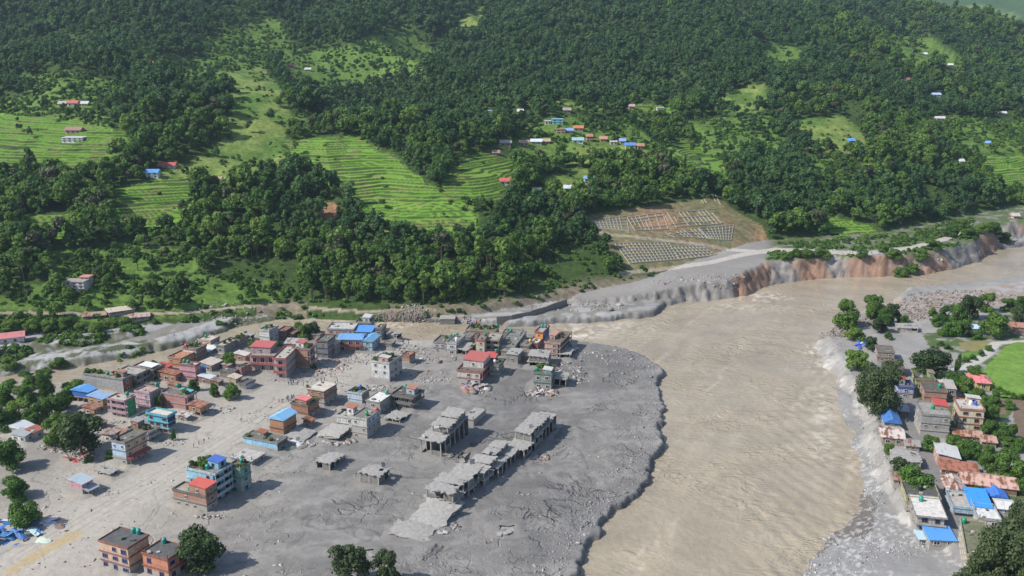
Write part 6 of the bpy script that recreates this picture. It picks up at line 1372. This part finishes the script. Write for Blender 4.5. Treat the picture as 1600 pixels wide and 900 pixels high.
# ------------------------------------------------------------------ single trees of the valley floor
TK = {}
def kind(nm, mat, specs):
    out = []
    for i, (rx, rz, lo, nl, lf, dr) in enumerate(specs):
        cm = crown_mesh('crown_'+nm, hash_(nm)+i, rx, rz, lo, nl, lf, flat=.82, droop=dr, hollow=.35, lobe_r=(.16, .30) if nm in ('airy', 'giant') else (.24, .42)); cm.materials.append(mat)
        tm = trunk_mesh('trunk_'+nm, 900+i, 4.2+rz*.9, .34, rx*.8, 6); out.append((cm, tm, rx, rz))
    TK[nm] = out
def hash_(s): return sum(ord(c)*(i+3) for i, c in enumerate(s))*10
kind('round', LEAF_BRIGHT, [(4.0, 3.2, 18, 4200, .20, .04), (3.6, 3.3, 16, 3800, .20, .02), (4.4, 3.0, 20, 4400, .21, .06)])
kind('dark', LEAF_DARK, [(5.0, 4.3, 24, 5600, .23, .05), (4.6, 4.5, 22, 5200, .23, .03), (4.4, 3.9, 20, 4800, .22, .04)])
kind('airy', LEAF_GREY, [(5.0, 4.6, 34, 5200, .20, .08), (4.6, 4.6, 30, 4800, .20, .10)])
kind('mid', LEAF_FOREST, [(4.0, 3.6, 18, 4200, .21, .04), (4.4, 3.5, 20, 4400, .22, .05), (3.6, 3.8, 16, 4000, .21, .03)])
kind('giant', LEAF_GREY, [(11.0, 8.0, 60, 16000, .30, .05), (10.0, 8.6, 54, 15000, .30, .06)])
_ti = [0]
ORD = 'first second third fourth fifth sixth seventh eighth ninth tenth eleventh twelfth thirteenth fourteenth fifteenth sixteenth seventeenth eighteenth nineteenth twentieth'.split()
def tree(kd, label, px, py, wpx, hpx, z=None, group=None):
    """px,py foot of the trunk; crown width and full height in photo pixels"""
    zz = z if z is not None else (3.0 if px > 1250 else 0.0)
    x, y = unproj(px, py, zz); zz = max(ground_z(x, y), -3.5)
    s = FPX/(y*CP+(CAMH-zz)*SP)
    _ti[0] += 1; cm, tm, rx, rz = TK[kd][_ti[0] % len(TK[kd])]
    Wm = wpx/s; Hm = max(.72*Wm, (hpx-wpx*.18)/(s*.88))
    sx = Wm/(2*rx*(.95 if kd == 'giant' else .80)); sz = max(.4, Hm/(2*rz*.88))
    e = empty('tree', (x, y, zz-.1), R.uniform(0, 6.28))
    c = link('crown', cm, e); c.scale = (sx, sx, sz); c.location = (0, 0, Hm-rz*sz*.90)
    t = link('trunk', tm, e); k = Hm*.62/(4.2+rz*.9-.4); t.scale = (sx*.7, sx*.7, k)
    return tag(e, label, 'tree', group)
T = [
 ('dark', 'big dark tree beside the peach and salmon houses', 309, 886, 78, 76), ('airy', 'grey green treetop rising at the bottom edge', 546, 918, 74, 84), ('airy', 'smaller grey green treetop right of the larger one at bottom edge', 602, 918, 48, 70),
 ('round', 'bright round tree at the left edge above the blue sheets', 22, 779, 50, 38), ('round', 'bright tree standing in the blue sheet wreckage', 42, 822, 50, 46), ('mid', 'broad tree at the left edge before the white huts', 20, 733, 56, 58),
 ('dark', 'very large dark tree right of the white huts', 128, 712, 74, 80), ('mid', 'leafy tree left of the very large dark tree', 92, 692, 42, 54), ('round', 'bright green tree behind the white huts', 52, 662, 34, 36),
 ('mid', 'tree left of the white huts at the edge', 6, 672, 40, 44), ('round', 'tall pale green tree at the top of left grove', 72, 622, 30, 42), ('mid', 'tree in the middle of left grove', 44, 636, 38, 44), ('round', 'bright tree at the left of left grove', 14, 634, 42, 44),
 ('mid', 'dark tree at the lower part of left grove', 30, 656, 36, 40), ('mid', 'tree at the right side of left grove', 82, 650, 40, 44), ('round', 'low bushy tree between grove and blue roofed house', 106, 626, 30, 26), ('mid', 'shrubby tree under the grey block wall', 118, 614, 34, 24),
 ('round', 'small tree peeping over the grove near the channel', 50, 606, 30, 26), ('mid', 'tree over the far end of left grove', 96, 640, 30, 34),
 ('mid', 'dark green twin crowned tree at the back street', 472, 530, 26, 32), ('dark', 'second dark crown of the back street pair', 488, 529, 26, 30), ('round', 'round tree between brick house and beige roof', 358, 574, 24, 26), ('round', 'bright bush tree left of the white tower house', 398, 548, 24, 18),
 ('round', 'small bright tree right of the white tower house', 434, 546, 14, 16), ('round', 'bright street tree nearest the pink ladder house', 304, 612, 18, 22), ('round', 'slim bright street tree in middle of three', 336, 620, 15, 22), ('round', 'wide bright street tree before the beige hut', 362, 624, 28, 30),
 ('mid', 'small tree between the grey block and green wall house', 208, 606, 12, 16), ('mid', 'dark tree between pink house and rosy brick building', 250, 640, 12, 26), ('round', 'narrow clipped tree beside the turquoise house', 271, 688, 8, 20), ('round', 'bush beside the blue end wall house', 172, 716, 16, 16),
 ('round', 'yellowish bush in front of the red awning house', 139, 721, 14, 12), ('round', 'bush at the foot of brown brick house', 491, 576, 8, 9),
 # east bank
 ('mid', 'tall bushy tree at the tip of the east bank', 1323, 513, 40, 48), ('round', 'low bright tree below the tall bushy tip tree', 1328, 512, 20, 24), ('mid', 'spreading tree nearest the river on the tip', 1366, 494, 34, 40), ('mid', 'bright centre tree of the tip group', 1362, 500, 24, 34), ('dark', 'dark tree right of the tip group', 1392, 506, 30, 36),
 ('round', 'bright tree before the dark tree of the tip group', 1383, 508, 28, 28), ('dark', 'dark low tree in front of the tip group', 1375, 520, 30, 28), ('round', 'small bright tree left of the half buried longhouse', 1412, 508, 20, 17), ('round', 'lone young tree on grey silt', 1388, 530, 14, 13), ('mid', 'leaning tree beside the blue tarpaulin', 1335, 532, 32, 24), ('dark', 'dark bush tree right of the blue tarpaulin', 1361, 548, 24, 26),
 ('mid', 'palm like tree above the giant grey tree', 1338, 578, 42, 38), ('giant', 'giant grey green tree leaning over the river bank', 1368, 650, 92, 92), ('airy', 'second crown behind the giant grey green tree', 1392, 608, 40, 54), ('dark', 'large olive tree in the middle of east village', 1455, 592, 58, 56), ('mid', 'slender dark tree right of the large olive tree', 1495, 582, 10, 30), ('mid', 'banana clump under the large olive tree', 1432, 590, 22, 16),
 ('round', 'small round tree left of the east grove', 1457, 494, 14, 16), ('round', 'bright low tree at the left of the east grove', 1461, 508, 24, 20), ('mid', 'grey green tree in the east grove', 1480, 503, 24, 32), ('round', 'tall bright tree in the centre of east grove', 1499, 512, 32, 40), ('dark', 'tall dark tree behind the east grove', 1514, 500, 34, 44), ('mid', 'tree at the back right of the east grove', 1540, 488, 26, 36), ('round', 'low bright tree at the front of east grove', 1477, 526, 22, 24), ('round', 'leafy tree in front of the tall bright grove tree', 1492, 526, 22, 28), ('dark', 'dark shrub tree in the shade of the east grove', 1510, 526, 24, 24), ('mid', 'wide loose tree at the right end of east grove', 1549, 526, 48, 46), ('round', 'small bush tree beside the soil plot', 1526, 530, 16, 16), ('mid', 'tree on the gravel bank at upper right', 1576, 486, 26, 26), ('mid', 'tree at the right edge by the gravel bank', 1597, 484, 20, 26), ('dark', 'dark tree at right edge above the brick house', 1592, 504, 26, 32),
 ('round', 'bright tree left of the pink winged house', 1490, 604, 34, 28), ('mid', 'dense tree behind the cream banded house', 1504, 614, 30, 32), ('mid', 'tree in front of the yellow house', 1526, 624, 28, 18), ('round', 'hedge tree behind the paddy corner', 1520, 588, 26, 14), ('mid', 'tree right of the cream banded house', 1549, 658, 26, 34), ('mid', 'round dark tree below the cream banded house', 1545, 678, 28, 28), ('round', 'bright tree by the soil plots', 1573, 688, 30, 30), ('round', 'small tree at the edge of the soil plots', 1592, 706, 24, 24),
 ('round', 'bright round tree above the pink corner house', 1454, 706, 32, 30), ('mid', 'tree right of the bright round corner tree', 1490, 706, 34, 32), ('mid', 'leafy tree behind the pink corner house', 1518, 718, 34, 36), ('mid', 'tree left of the long barn', 1543, 736, 28, 36), ('mid', 'large tree behind the long barn', 1574, 750, 52, 54), ('round', 'bright tree at right edge by the long barn', 1594, 770, 28, 30), ('airy', 'dusty tree on the broken roadside house', 1402, 742, 30, 34), ('mid', 'small dark tree left of the broken house', 1389, 708, 18, 20), ('round', 'vivid green spreading tree on the east street', 1432, 770, 60, 44), ('mid', 'small tree before the long barn wall', 1531, 778, 26, 22),
 ('giant', 'huge grey green tree filling the bottom right corner', 1560, 930, 130, 138), ('giant', 'outer crown of the corner tree towards the white terrace', 1590, 880, 80, 110), ('airy', 'lower crown of the corner tree at the frame edge', 1520, 935, 74, 80),
]
for t_ in T: tree(*t_)
# row of shrubs along the field edges, path and bank tops
for i, (px, py) in enumerate(((1508,566),(1520,562),(1532,556),(1544,548),(1512,600),(1560,612),(1572,618),(1584,622),(1596,624),(1556,618),(1480,545),(1470,540))):
    tree('round', '%s shrub in the row of low shrubs edging the paddy, counted from path' % ORD[i], px, py, 13, 8, None, 'shrubs round the paddy')
for i in range(34):
    px, py = R.uniform(1500, 1600), R.uniform(625, 760)
    if any(inpoly(np.array([unproj(px, py, 3)[0]]), np.array([unproj(px, py, 3)[1]]), f)[0] for f in FOOTPRINTS): continue
    tree(('round', 'mid')[i % 2], 'garden shrub among the houses of the east village', px, py, R.uniform(13, 24), R.uniform(9, 17), None, 'garden shrubs of the east village')
for i, (px, py) in enumerate(((1226,407),(1240,404),(1258,404),(1275,402),(1290,402),(1345,402),(1380,396),(1396,400),(1410,404),(1425,402),(1440,398),(1455,392),(1484,372),(1500,362),(1515,374),(1530,366),(1550,362),(1566,360))):
    tree('mid', '%s bushy tree from the left on the crumbling far bank top' % ORD[i], px, py+2, 26 if i > 6 else 20, 18 if i > 6 else 13, 8.0, 'trees along the far bank top')
for i, (px, py) in enumerate(sorted(((20,520),(48,518),(76,516),(104,512),(130,516),(150,522),(160,512),(178,510),(200,512),(16,572),(40,576),(66,574),(10,590),(92,566)))):
    tree('mid', '%s scrub clump from the left edge on the left gravel flats' % ORD[i], px, py, 26, 18, 2.0, 'scrub clumps by the left track')
# ------------------------------------------------------------------ rubble, driftwood, boulders, sheets
gd = np.random.default_rng(21)
def chunks(name, pts, sizes, mat, label, elong=1.0, flat=.6, lift=.2):
    n = len(pts); pts = np.asarray(pts); sizes = np.asarray(sizes)
    base = np.array([(-1,-1,-1),(1,-1,-1),(1,1,-1),(-1,1,-1),(-1,-1,1),(1,-1,1),(1,1,1),(-1,1,1)], float)*.5
    v = np.repeat(base[None], n, 0)*(1+gd.uniform(-.35, .2, (n, 8, 3)))
    dim = np.stack([sizes*elong*gd.uniform(.7, 1.5, n), sizes*gd.uniform(.6, 1.1, n), sizes*flat*gd.uniform(.5, 1.2, n)], 1)
    v *= dim[:, None]
    a, b, c = gd.uniform(0, 6.28, n), gd.normal(0, .3, n), gd.normal(0, .3, n)
    ca, sa, cb, sb, cc_, sc_ = np.cos(a), np.sin(a), np.cos(b), np.sin(b), np.cos(c), np.sin(c)
    Rz = np.zeros((n, 3, 3)); Rz[:, 0, 0] = ca; Rz[:, 0, 1] = -sa; Rz[:, 1, 0] = sa; Rz[:, 1, 1] = ca; Rz[:, 2, 2] = 1
    Ry = np.zeros((n, 3, 3)); Ry[:, 0, 0] = cb; Ry[:, 0, 2] = sb; Ry[:, 1, 1] = 1; Ry[:, 2, 0] = -sb; Ry[:, 2, 2] = cb
    Rx = np.zeros((n, 3, 3)); Rx[:, 0, 0] = 1; Rx[:, 1, 1] = cc_; Rx[:, 1, 2] = -sc_; Rx[:, 2, 1] = sc_; Rx[:, 2, 2] = cc_
    M = Rz @ Ry @ Rx
    v = np.einsum('nij,nkj->nki', M, v)+pts[:, None]; v[:, :, 2] += (dim[:, 2]*lift)[:, None]
    q = (np.array(BOXF)[None]+np.arange(n)[:, None, None]*8).reshape(-1, 4)
    return tag(link(name, np_mesh(name, v.reshape(-1, 3), q, None, False), None, mat), label, None, None, 'stuff')
def island_mat(name, cols, rough=.9):
    m, nt, n, l, b = new_mat(name)
    g = n.new('ShaderNodeNewGeometry'); rp = n.new('ShaderNodeValToRGB'); rp.color_ramp.interpolation = 'CONSTANT'
    e = rp.color_ramp.elements
    while len(e) < len(cols): e.new(.5)
    for i, c in enumerate(cols): e[i].position = i/len(cols); e[i].color = (*c, 1)
    l.new(g.outputs['Random Per Island'], rp.inputs[0]); l.new(rp.outputs[0], b.inputs['Base Color']); b.inputs['Roughness'].default_value = rough
    return m
M_RUB = island_mat('rubble_mix', [(.30,.29,.28),(.24,.23,.22),(.36,.34,.32),(.20,.18,.16),(.28,.27,.26),(.26,.15,.11),(.33,.32,.31),(.15,.12,.10),(.45,.43,.41)])
M_WOOD = island_mat('driftwood_mix', [(.26,.20,.16),(.20,.16,.13),(.32,.27,.22),(.25,.235,.22),(.17,.13,.10),(.30,.29,.28)])
M_CLOD = island_mat('clod_mix', [(.24,.236,.232),(.20,.198,.195),(.28,.275,.27),(.17,.165,.16),(.34,.33,.32)])
M_STONE = island_mat('stone_mix', [(.28,.275,.27),(.34,.335,.33),(.22,.22,.22),(.46,.45,.44),(.26,.25,.24)])
def on_ground(px, py, z=0):
    p = [unproj(a, b, z) for a, b in zip(px, py)]; x = np.array([a[0] for a in p]); y = np.array([a[1] for a in p])
    return np.stack([x, y, ground_zs(x, y)], 1)
def blob(cx, cy, rx, ry, n, z=0):
    a = gd.uniform(0, 6.28, n); r = np.sqrt(gd.uniform(0, 1, n)); return on_ground(cx+rx*r*np.cos(a), cy+ry*r*np.sin(a), z)
# rubble against buildings and wrecks
P_ = []; S_ = []
for cx, cy, rx, ry, n, s in ((745,607,24,7,260,1.0),(735,598,16,5,120,1.1),(848,614,26,5,260,.9),(530,690,26,7,170,.9),(470,694,26,5,130,.8),(690,826,30,10,150,.9),(845,716,14,4,100,.8),(690,712,26,4,100,.8),
    (500,572,50,14,330,.7),(560,562,40,8,220,.6),(460,590,40,8,170,.6),(590,606,26,5,110,.7),(330,640,40,8,110,.6),(262,690,30,7,90,.6),(410,690,24,6,90,.6),(330,806,24,3,60,.6),(90,700,34,8,140,.8),(130,712,30,7,140,.7),
    (660,560,40,10,200,.6),(680,590,40,10,120,.6),(760,560,60,5,160,.7),(880,575,30,8,120,.7),(940,560,50,12,170,.6),(905,590,20,10,60,.8),(640,545,30,6,120,.6),(230,652,60,14,240,.5),(318,596,60,14,280,.5),(420,565,50,10,200,.5),(180,655,30,8,100,.5),(545,545,60,8,220,.5),(735,550,50,6,200,.6),(160,770,26,8,40,.5),(455,640,70,20,90,.5),(640,620,20,6,70,.6)):
    P_.append(blob(cx, cy, rx, ry, n)); S_.append(s*gd.lognormal(-.5, .5, n))
chunks('rubble_debris', np.concatenate(P_), np.concatenate(S_), M_RUB, 'scattered masonry rubble and planks around the buildings', 1.5, .5)
# flood litter strewn over the plain
n = 2600
px, py = gd.uniform(-20, 1030, n), 530+370*gd.uniform(0, 1, n)**1.1
pts = on_ground(px, py); ok = (pts[:, 2] > -1) & (fbm(pts[:, 0]/14., pts[:, 1]/14., 101, 3) > .49)
chunks('mud_litter', pts[ok], gd.lognormal(-1.4, .45, ok.sum()), M_RUB, 'small litter, clods and sticks strewn over the mud', 1.8, .5)
# clods and gravel along the eroding river edge
e_px = np.interp(gd.uniform(0, 1, 2600), np.linspace(0, 1, 14), [1000,1031,1026,1031,1037,1028,1030,1018,1012,985,950,930,902,880])
t_ = gd.uniform(0, 1, 2600); ex = np.interp(t_, np.linspace(0, 1, 14), [1000,1031,1026,1031,1037,1028,1030,1018,1012,985,950,930,902,880]); ey = np.interp(t_, np.linspace(0, 1, 14), [552,572,590,612,640,665,690,715,745,778,796,824,858,905])
pts = on_ground(ex-np.abs(gd.normal(0, 26, 2600))-2, ey+gd.normal(0, 5, 2600)); ok = pts[:, 2] > -2
chunks('edge_gravel', pts[ok], gd.lognormal(-1.6, .5, ok.sum()), M_CLOD, 'grey clods and gravel along the crumbling river edge', 1.2, .7)
# east bank: driftwood heap, gravel bank, beach stones, eroded face boulders
P_ = [blob(1310, 520, 30, 11, 520, 2), blob(1345, 508, 30, 7, 240, 2), blob(1425, 492, 30, 9, 300, 3), blob(1500, 466, 90, 13, 700, 3), blob(1440, 476, 40, 10, 250, 3)]
pts = np.concatenate(P_)
chunks('driftwood_pile', pts, gd.lognormal(-1.25, .35, len(pts)), M_WOOD, 'bleached driftwood and logs heaped on the east bank', 4.5, .8, .5)
P_ = [blob(1320, 870, 60, 34, 420, -2), blob(1370, 850, 40, 40, 220, -1), blob(1370, 740, 22, 60, 500, 0), blob(1340, 640, 20, 60, 400, 0), blob(1300, 560, 22, 30, 250, 0), blob(1265, 892, 14, 16, 200, -3), blob(1292, 842, 12, 14, 160, -3), blob(1420, 850, 30, 20, 200, 1)]
pts = np.concatenate(P_); ok = pts[:, 2] > -4.3
chunks('bank_stones', pts[ok], gd.lognormal(-1.6, .5, ok.sum()), M_STONE, 'pale stones and gravel on the east beach and bank face', 1.1, .75)
# far bank debris
P_ = [blob(640, 497, 30, 6, 260, 0), blob(720, 500, 40, 4, 180, 0), blob(1100, 452, 90, 6, 300, 1), blob(900, 480, 80, 7, 260, 1), blob(1350, 415, 150, 5, 320, 1), blob(1560, 378, 40, 8, 200, 1), blob(360, 500, 60, 9, 200, 0)]
pts = np.concatenate(P_); ok = pts[:, 2] > -4.3
chunks('far_bank_rubble', pts[ok], gd.lognormal(-.95, .5, ok.sum()), M_RUB, 'broken earth and rubble along the far bank', 1.3, .7)
# wet log jam
pts = np.concatenate([blob(607, 504, 20, 4, 160, 0), blob(655, 502, 16, 5, 120, 0)])
chunks('log_jam', pts, gd.lognormal(-1.0, .3, len(pts)), M_WOOD, 'brush and logs jammed around the fallen bridge', 6.0, .8, 1.2)

# crumpled sheets
def sheet_heap(label, px, py, W, D, n, c, seed, name='sheet_metal_wreckage', z=0):
    rng = random.Random(seed); x, y = unproj(px, py, z); zz = ground_z(x, y)
    e = empty(name, (x, y, zz)); tag(e, label, 'wreckage')
    for i in range(n):
        vs, fs = slab_mesh(rng.uniform(1.6, 2.6), rng.uniform(3, 5.5), .05, seed*50+i, .15, .5, 5, 6)
        o = mesh_part('sheet', e, tin_mat(tuple(k*rng.uniform(.8, 1.15) for k in c) if rng.random() < .78 else (.6, .6, .6), .08), vs, fs)
        o.location = (rng.uniform(-W/2, W/2), rng.uniform(-D/2, D/2), rng.uniform(.3, 1.3)); o.rotation_euler = (rng.uniform(-.35, .35), rng.uniform(-.35, .35), rng.uniform(0, 6.28))
    return e
sheet_heap('heap of crumpled blue roof sheets at the left edge', 22, 832, 14, 13, 26, (.05, .18, .52), 1)
sheet_heap('loose pale sheets trailing right of the blue heap', 58, 834, 6, 14, 8, (.55, .56, .58), 2)
sheet_heap('single rusty brown sheet lying flat on the mud', 97, 822, 2.0, 1.5, 2, (.24, .13, .10), 3)
sheet_heap('torn sheets and planks below the blue end wall house', 452, 697, 9, 6, 9, (.20, .19, .18), 4)
sheet_heap('red and white rags of roof sheet near the dark tree', 116, 718, 5, 3, 5, (.5, .12, .12), 5)
sheet_heap('blue tarpaulin tent on the silt of the east bank tip', 1343, 540, 4, 3, 6, (.06, .16, .55), 6, 'tarpaulin', 3)
sheet_heap('pale boards piled beside the grey collapsed annex', 845, 612, 6, 3, 7, (.5, .46, .42), 7)
sheet_heap('grey sheets in the rubble heap below red cornices', 738, 604, 6, 3, 7, (.34, .33, .33), 8)
ruin('ruined_longhouse', 'half buried longhouse with broken brown roof on the silt', 1402, 1434, 520, None, 513, 1, th=13, d=7, walls=.9, seed=60, wallc=(.45, .42, .38), z0=3)
house('brick_house', 'brick house with brown roof at right edge by path', 1582, 1612, 524, None, 513, 2, (.34, .20, .15), th=13, d=8, brick=True, roof='gable:x', roofc=(.42, .20, .15), rust=.3, mud=.3)
house('concrete_house', 'hut with pale blue roof hidden in the east grove', 1516, 1530, 520, None, 514, 1, (.4, .4, .4), th=13, d=6, roof='gable:x', roofc=(.45, .60, .72), rust=.03, mud=.3)

# ------------------------------------------------------------------ mud drifted up against the walls
def mud_drifts():
    vs = []; qs = []; cs = []; rng = np.random.default_rng(77)
    for f in FOOTPRINTS:
        f = np.array(f); c = f.mean(0)
        if c[0] > 110: continue
        per = []
        for i in range(4):
            a, b = f[i], f[(i+1) % 4]; m = max(2, int(np.linalg.norm(b-a)/1.1))
            for k in range(m): per.append(a+(b-a)*k/m)
        per = np.array(per); n_ = len(per); d = per-c; L = np.linalg.norm(d, axis=1)[:, None]; d = d/L
        base = len(vs); rings = []
        hh = .95*fbm(per[:, 0]/3.5, per[:, 1]/3.5, 301, 3)+.15; ww = 1.2+3.2*fbm(per[:, 0]/4., per[:, 1]/4., 302, 2)
        for off, kz in ((-2.0, 1.0), (-.75, 1.0), (.15, .62), (.45, .30), (1.0, -.12)):
            p = per+d*(off if off < 0 else 1)*(1 if off < 0 else (off*ww)[:, None]); z = ground_zs(p[:, 0], p[:, 1])+kz*hh*(1 if kz > 0 else .5)
            rings.append(np.stack([p[:, 0], p[:, 1], z], 1))
        V = np.concatenate(rings); vs.extend(V.tolist())
        for r in range(4):
            for k in range(n_): qs.append((base+r*n_+k, base+r*n_+(k+1) % n_, base+(r+1)*n_+(k+1) % n_, base+(r+1)*n_+k))
    vs = np.array(vs); t = sstep(-60, -130, vs[:, 0]+.18*(vs[:, 1]-300)); cl = mixc(np.tile(col(.20, .19, .178), (len(vs), 1)), col(.30, .275, .24), t)*(.8+.4*fbm(vs[:, 0]/3., vs[:, 1]/3., 303, 3))[:, None]
    return tag(link('mud_drifts', np_mesh('mud_drifts', vs, np.array(qs)[:, ::-1], cl), None, MAT_MUD), 'grey mud drifted up against the walls of buildings', None, None, 'stuff')
mud_drifts()
# ------------------------------------------------------------------ the wood on the slope
FP, FZ, FS, FR, FK, TPX, TPY = scatter_forest()
order = np.argsort(np.hypot(FP[:, 0], FP[:, 1])-14*FS)
seen = order[(TPX[order] > -10) & (TPX[order] < 1610)]
single = seen[:300]
rest = np.setdiff1d(np.arange(len(FP)), single)
MARKS = ((60, 'at the far left edge'), (105, 'left of the lone grey house'), (165, 'behind the lone grey house'), (240, 'above the tan roofed shed'), (320, 'above the left gravel bars'), (400, 'left of the red scar'), (470, 'above the red scar'),
         (540, 'behind the back street'), (610, 'left of the fallen bridge'), (660, 'above the fallen bridge'), (720, 'above the square abutment'), (790, 'above the curving river wall'), (860, 'above the confluence cluster'), (915, 'near the river wall end'), (965, 'left of the lattice slope'), (1130, 'beside the lattice slope'), (1210, 'right of the lattice slope'), (1290, 'left of the road terraces'), (1380, 'around the road terraces'), (1470, 'above the eroded red bank'), (1540, 'above the road bend'), (1700, 'at the far right edge'))
HTT = hill_t(FP[:, 0], FP[:, 1])
def tree_label(i):
    mk = [t for lim, t in MARKS if TPX[i] <= lim][0]
    sz = 'small' if FS[i] < .72 else 'medium' if FS[i] < .9 else 'large' if FS[i] < 1.08 else 'towering'
    row = 'lowest row' if HTT[i] < 11 else 'second row' if HTT[i] < 18 else 'third row' if HTT[i] < 25 else 'fourth row' if HTT[i] < 32 else 'fifth row' if HTT[i] < 40 else 'upper rows'
    rx = FOREST[FK[i]][0].name
    tone = 'dark' if FK[i] >= NB else ('slender', 'round', 'broad')[(6 == FK[i] or 2 == FK[i]) and 0 or (2 if FK[i] in (1, 3, 5) else 1)]
    return '%s %s tree in the %s of the wood %s' % (sz, tone, row, mk)
for i in single:
    cm, tm, dz = FOREST[FK[i]]
    place_tree('broadleaf_tree', cm, tm, dz, FP[i, 0], FP[i, 1], FZ[i]-.2, FS[i], FR[i], tree_label(i), 'trees along the foot of the hillside')
VZ = np.array([f[2] for f in FOREST])
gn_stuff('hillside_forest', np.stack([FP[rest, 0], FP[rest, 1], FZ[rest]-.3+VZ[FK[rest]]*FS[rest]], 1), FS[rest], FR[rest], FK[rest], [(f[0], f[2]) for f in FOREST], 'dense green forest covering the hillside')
# undergrowth on scrub, field margins and the bank tops
g_ = np.random.default_rng(9)
def bush_points():
    y = np.exp(g_.uniform(math.log(390), math.log(1100), 60000)); x = y*g_.uniform(-.6, .62, len(y))
    z, k, dd = height(x, y, True); px, py = proj(x, y, z); fm = forest_mask(px, py); u = g_.uniform(0, 1, len(x)); ht = hill_t(x, y)
    cl = fbm(x/14., y/14., 34, 2)
    ter = np.zeros(len(x), bool); qx, qy = wp(px, py)
    for _, p, gg in TERRACES: ter |= inpoly(qx, qy, p)
    keep = (k == 6) & (((fm == 2) & (cl > .42)) | ((fm == 1) & (u < .16)) | ((fm == 0) & (u < np.where(ter, .012, .12)) & (cl > .45)))
    keep |= (k == 5) & (dd['d4'] < -1.5) & (px > 1200) & (px < 1520) & (cl > .40) & (ht < 6)
    for p in vegs: keep |= (k == 4) & inpoly(px, py, p) & (cl > .44)
    for b_ in PL_BARS[:2]: keep |= (k == 4) & (np.abs(sdist(x, y, b_)-1.0) < 2.2) & (cl > .40)
    keep |= (k == 4) & (px < 240) & (py < 545) & (cl > .5) & (u < .5)
    keep &= ~near_poly(px, py, ROAD2_PX, 4) & ~near_poly(px, py, TRACK_PX, 3) & ~(inpoly(px, py, CUT) & (u < .7))
    for (hx, hy, w, dr) in HOUSE_CLEAR: keep &= ~((np.abs(px-hx) < w) & (py > hy-3) & (py < hy+4))
    return x[keep], y[keep], z[keep]
bx, by, bz = bush_points()
nb = len(bx)
bsc = g_.uniform(.6, 1.5, nb)
gn_stuff('hillside_undergrowth', np.stack([bx, by, bz+.45*bsc], 1), bsc, g_.uniform(0, 6.28, nb), g_.integers(0, 4, nb), BUSHES, 'bushes and undergrowth on the slope and bank tops')
# ------------------------------------------------------------------ the air
hz = box_mesh(-7000, -300, -120, 7000, 6300, 860)
mh = bpy.data.materials.new('haze'); mh.use_nodes = True; nt = mh.node_tree; nt.nodes.clear()
pv = nt.nodes.new('ShaderNodeVolumePrincipled'); pv.inputs['Color'].default_value = (.62, .80, 1.0, 1); pv.inputs['Density'].default_value = 0.00007; pv.inputs['Anisotropy'].default_value = .2
ot = nt.nodes.new('ShaderNodeOutputMaterial'); nt.links.new(pv.outputs[0], ot.inputs['Volume'])
hz.materials.append(mh)
tag(link('haze', hz), kind='stuff')
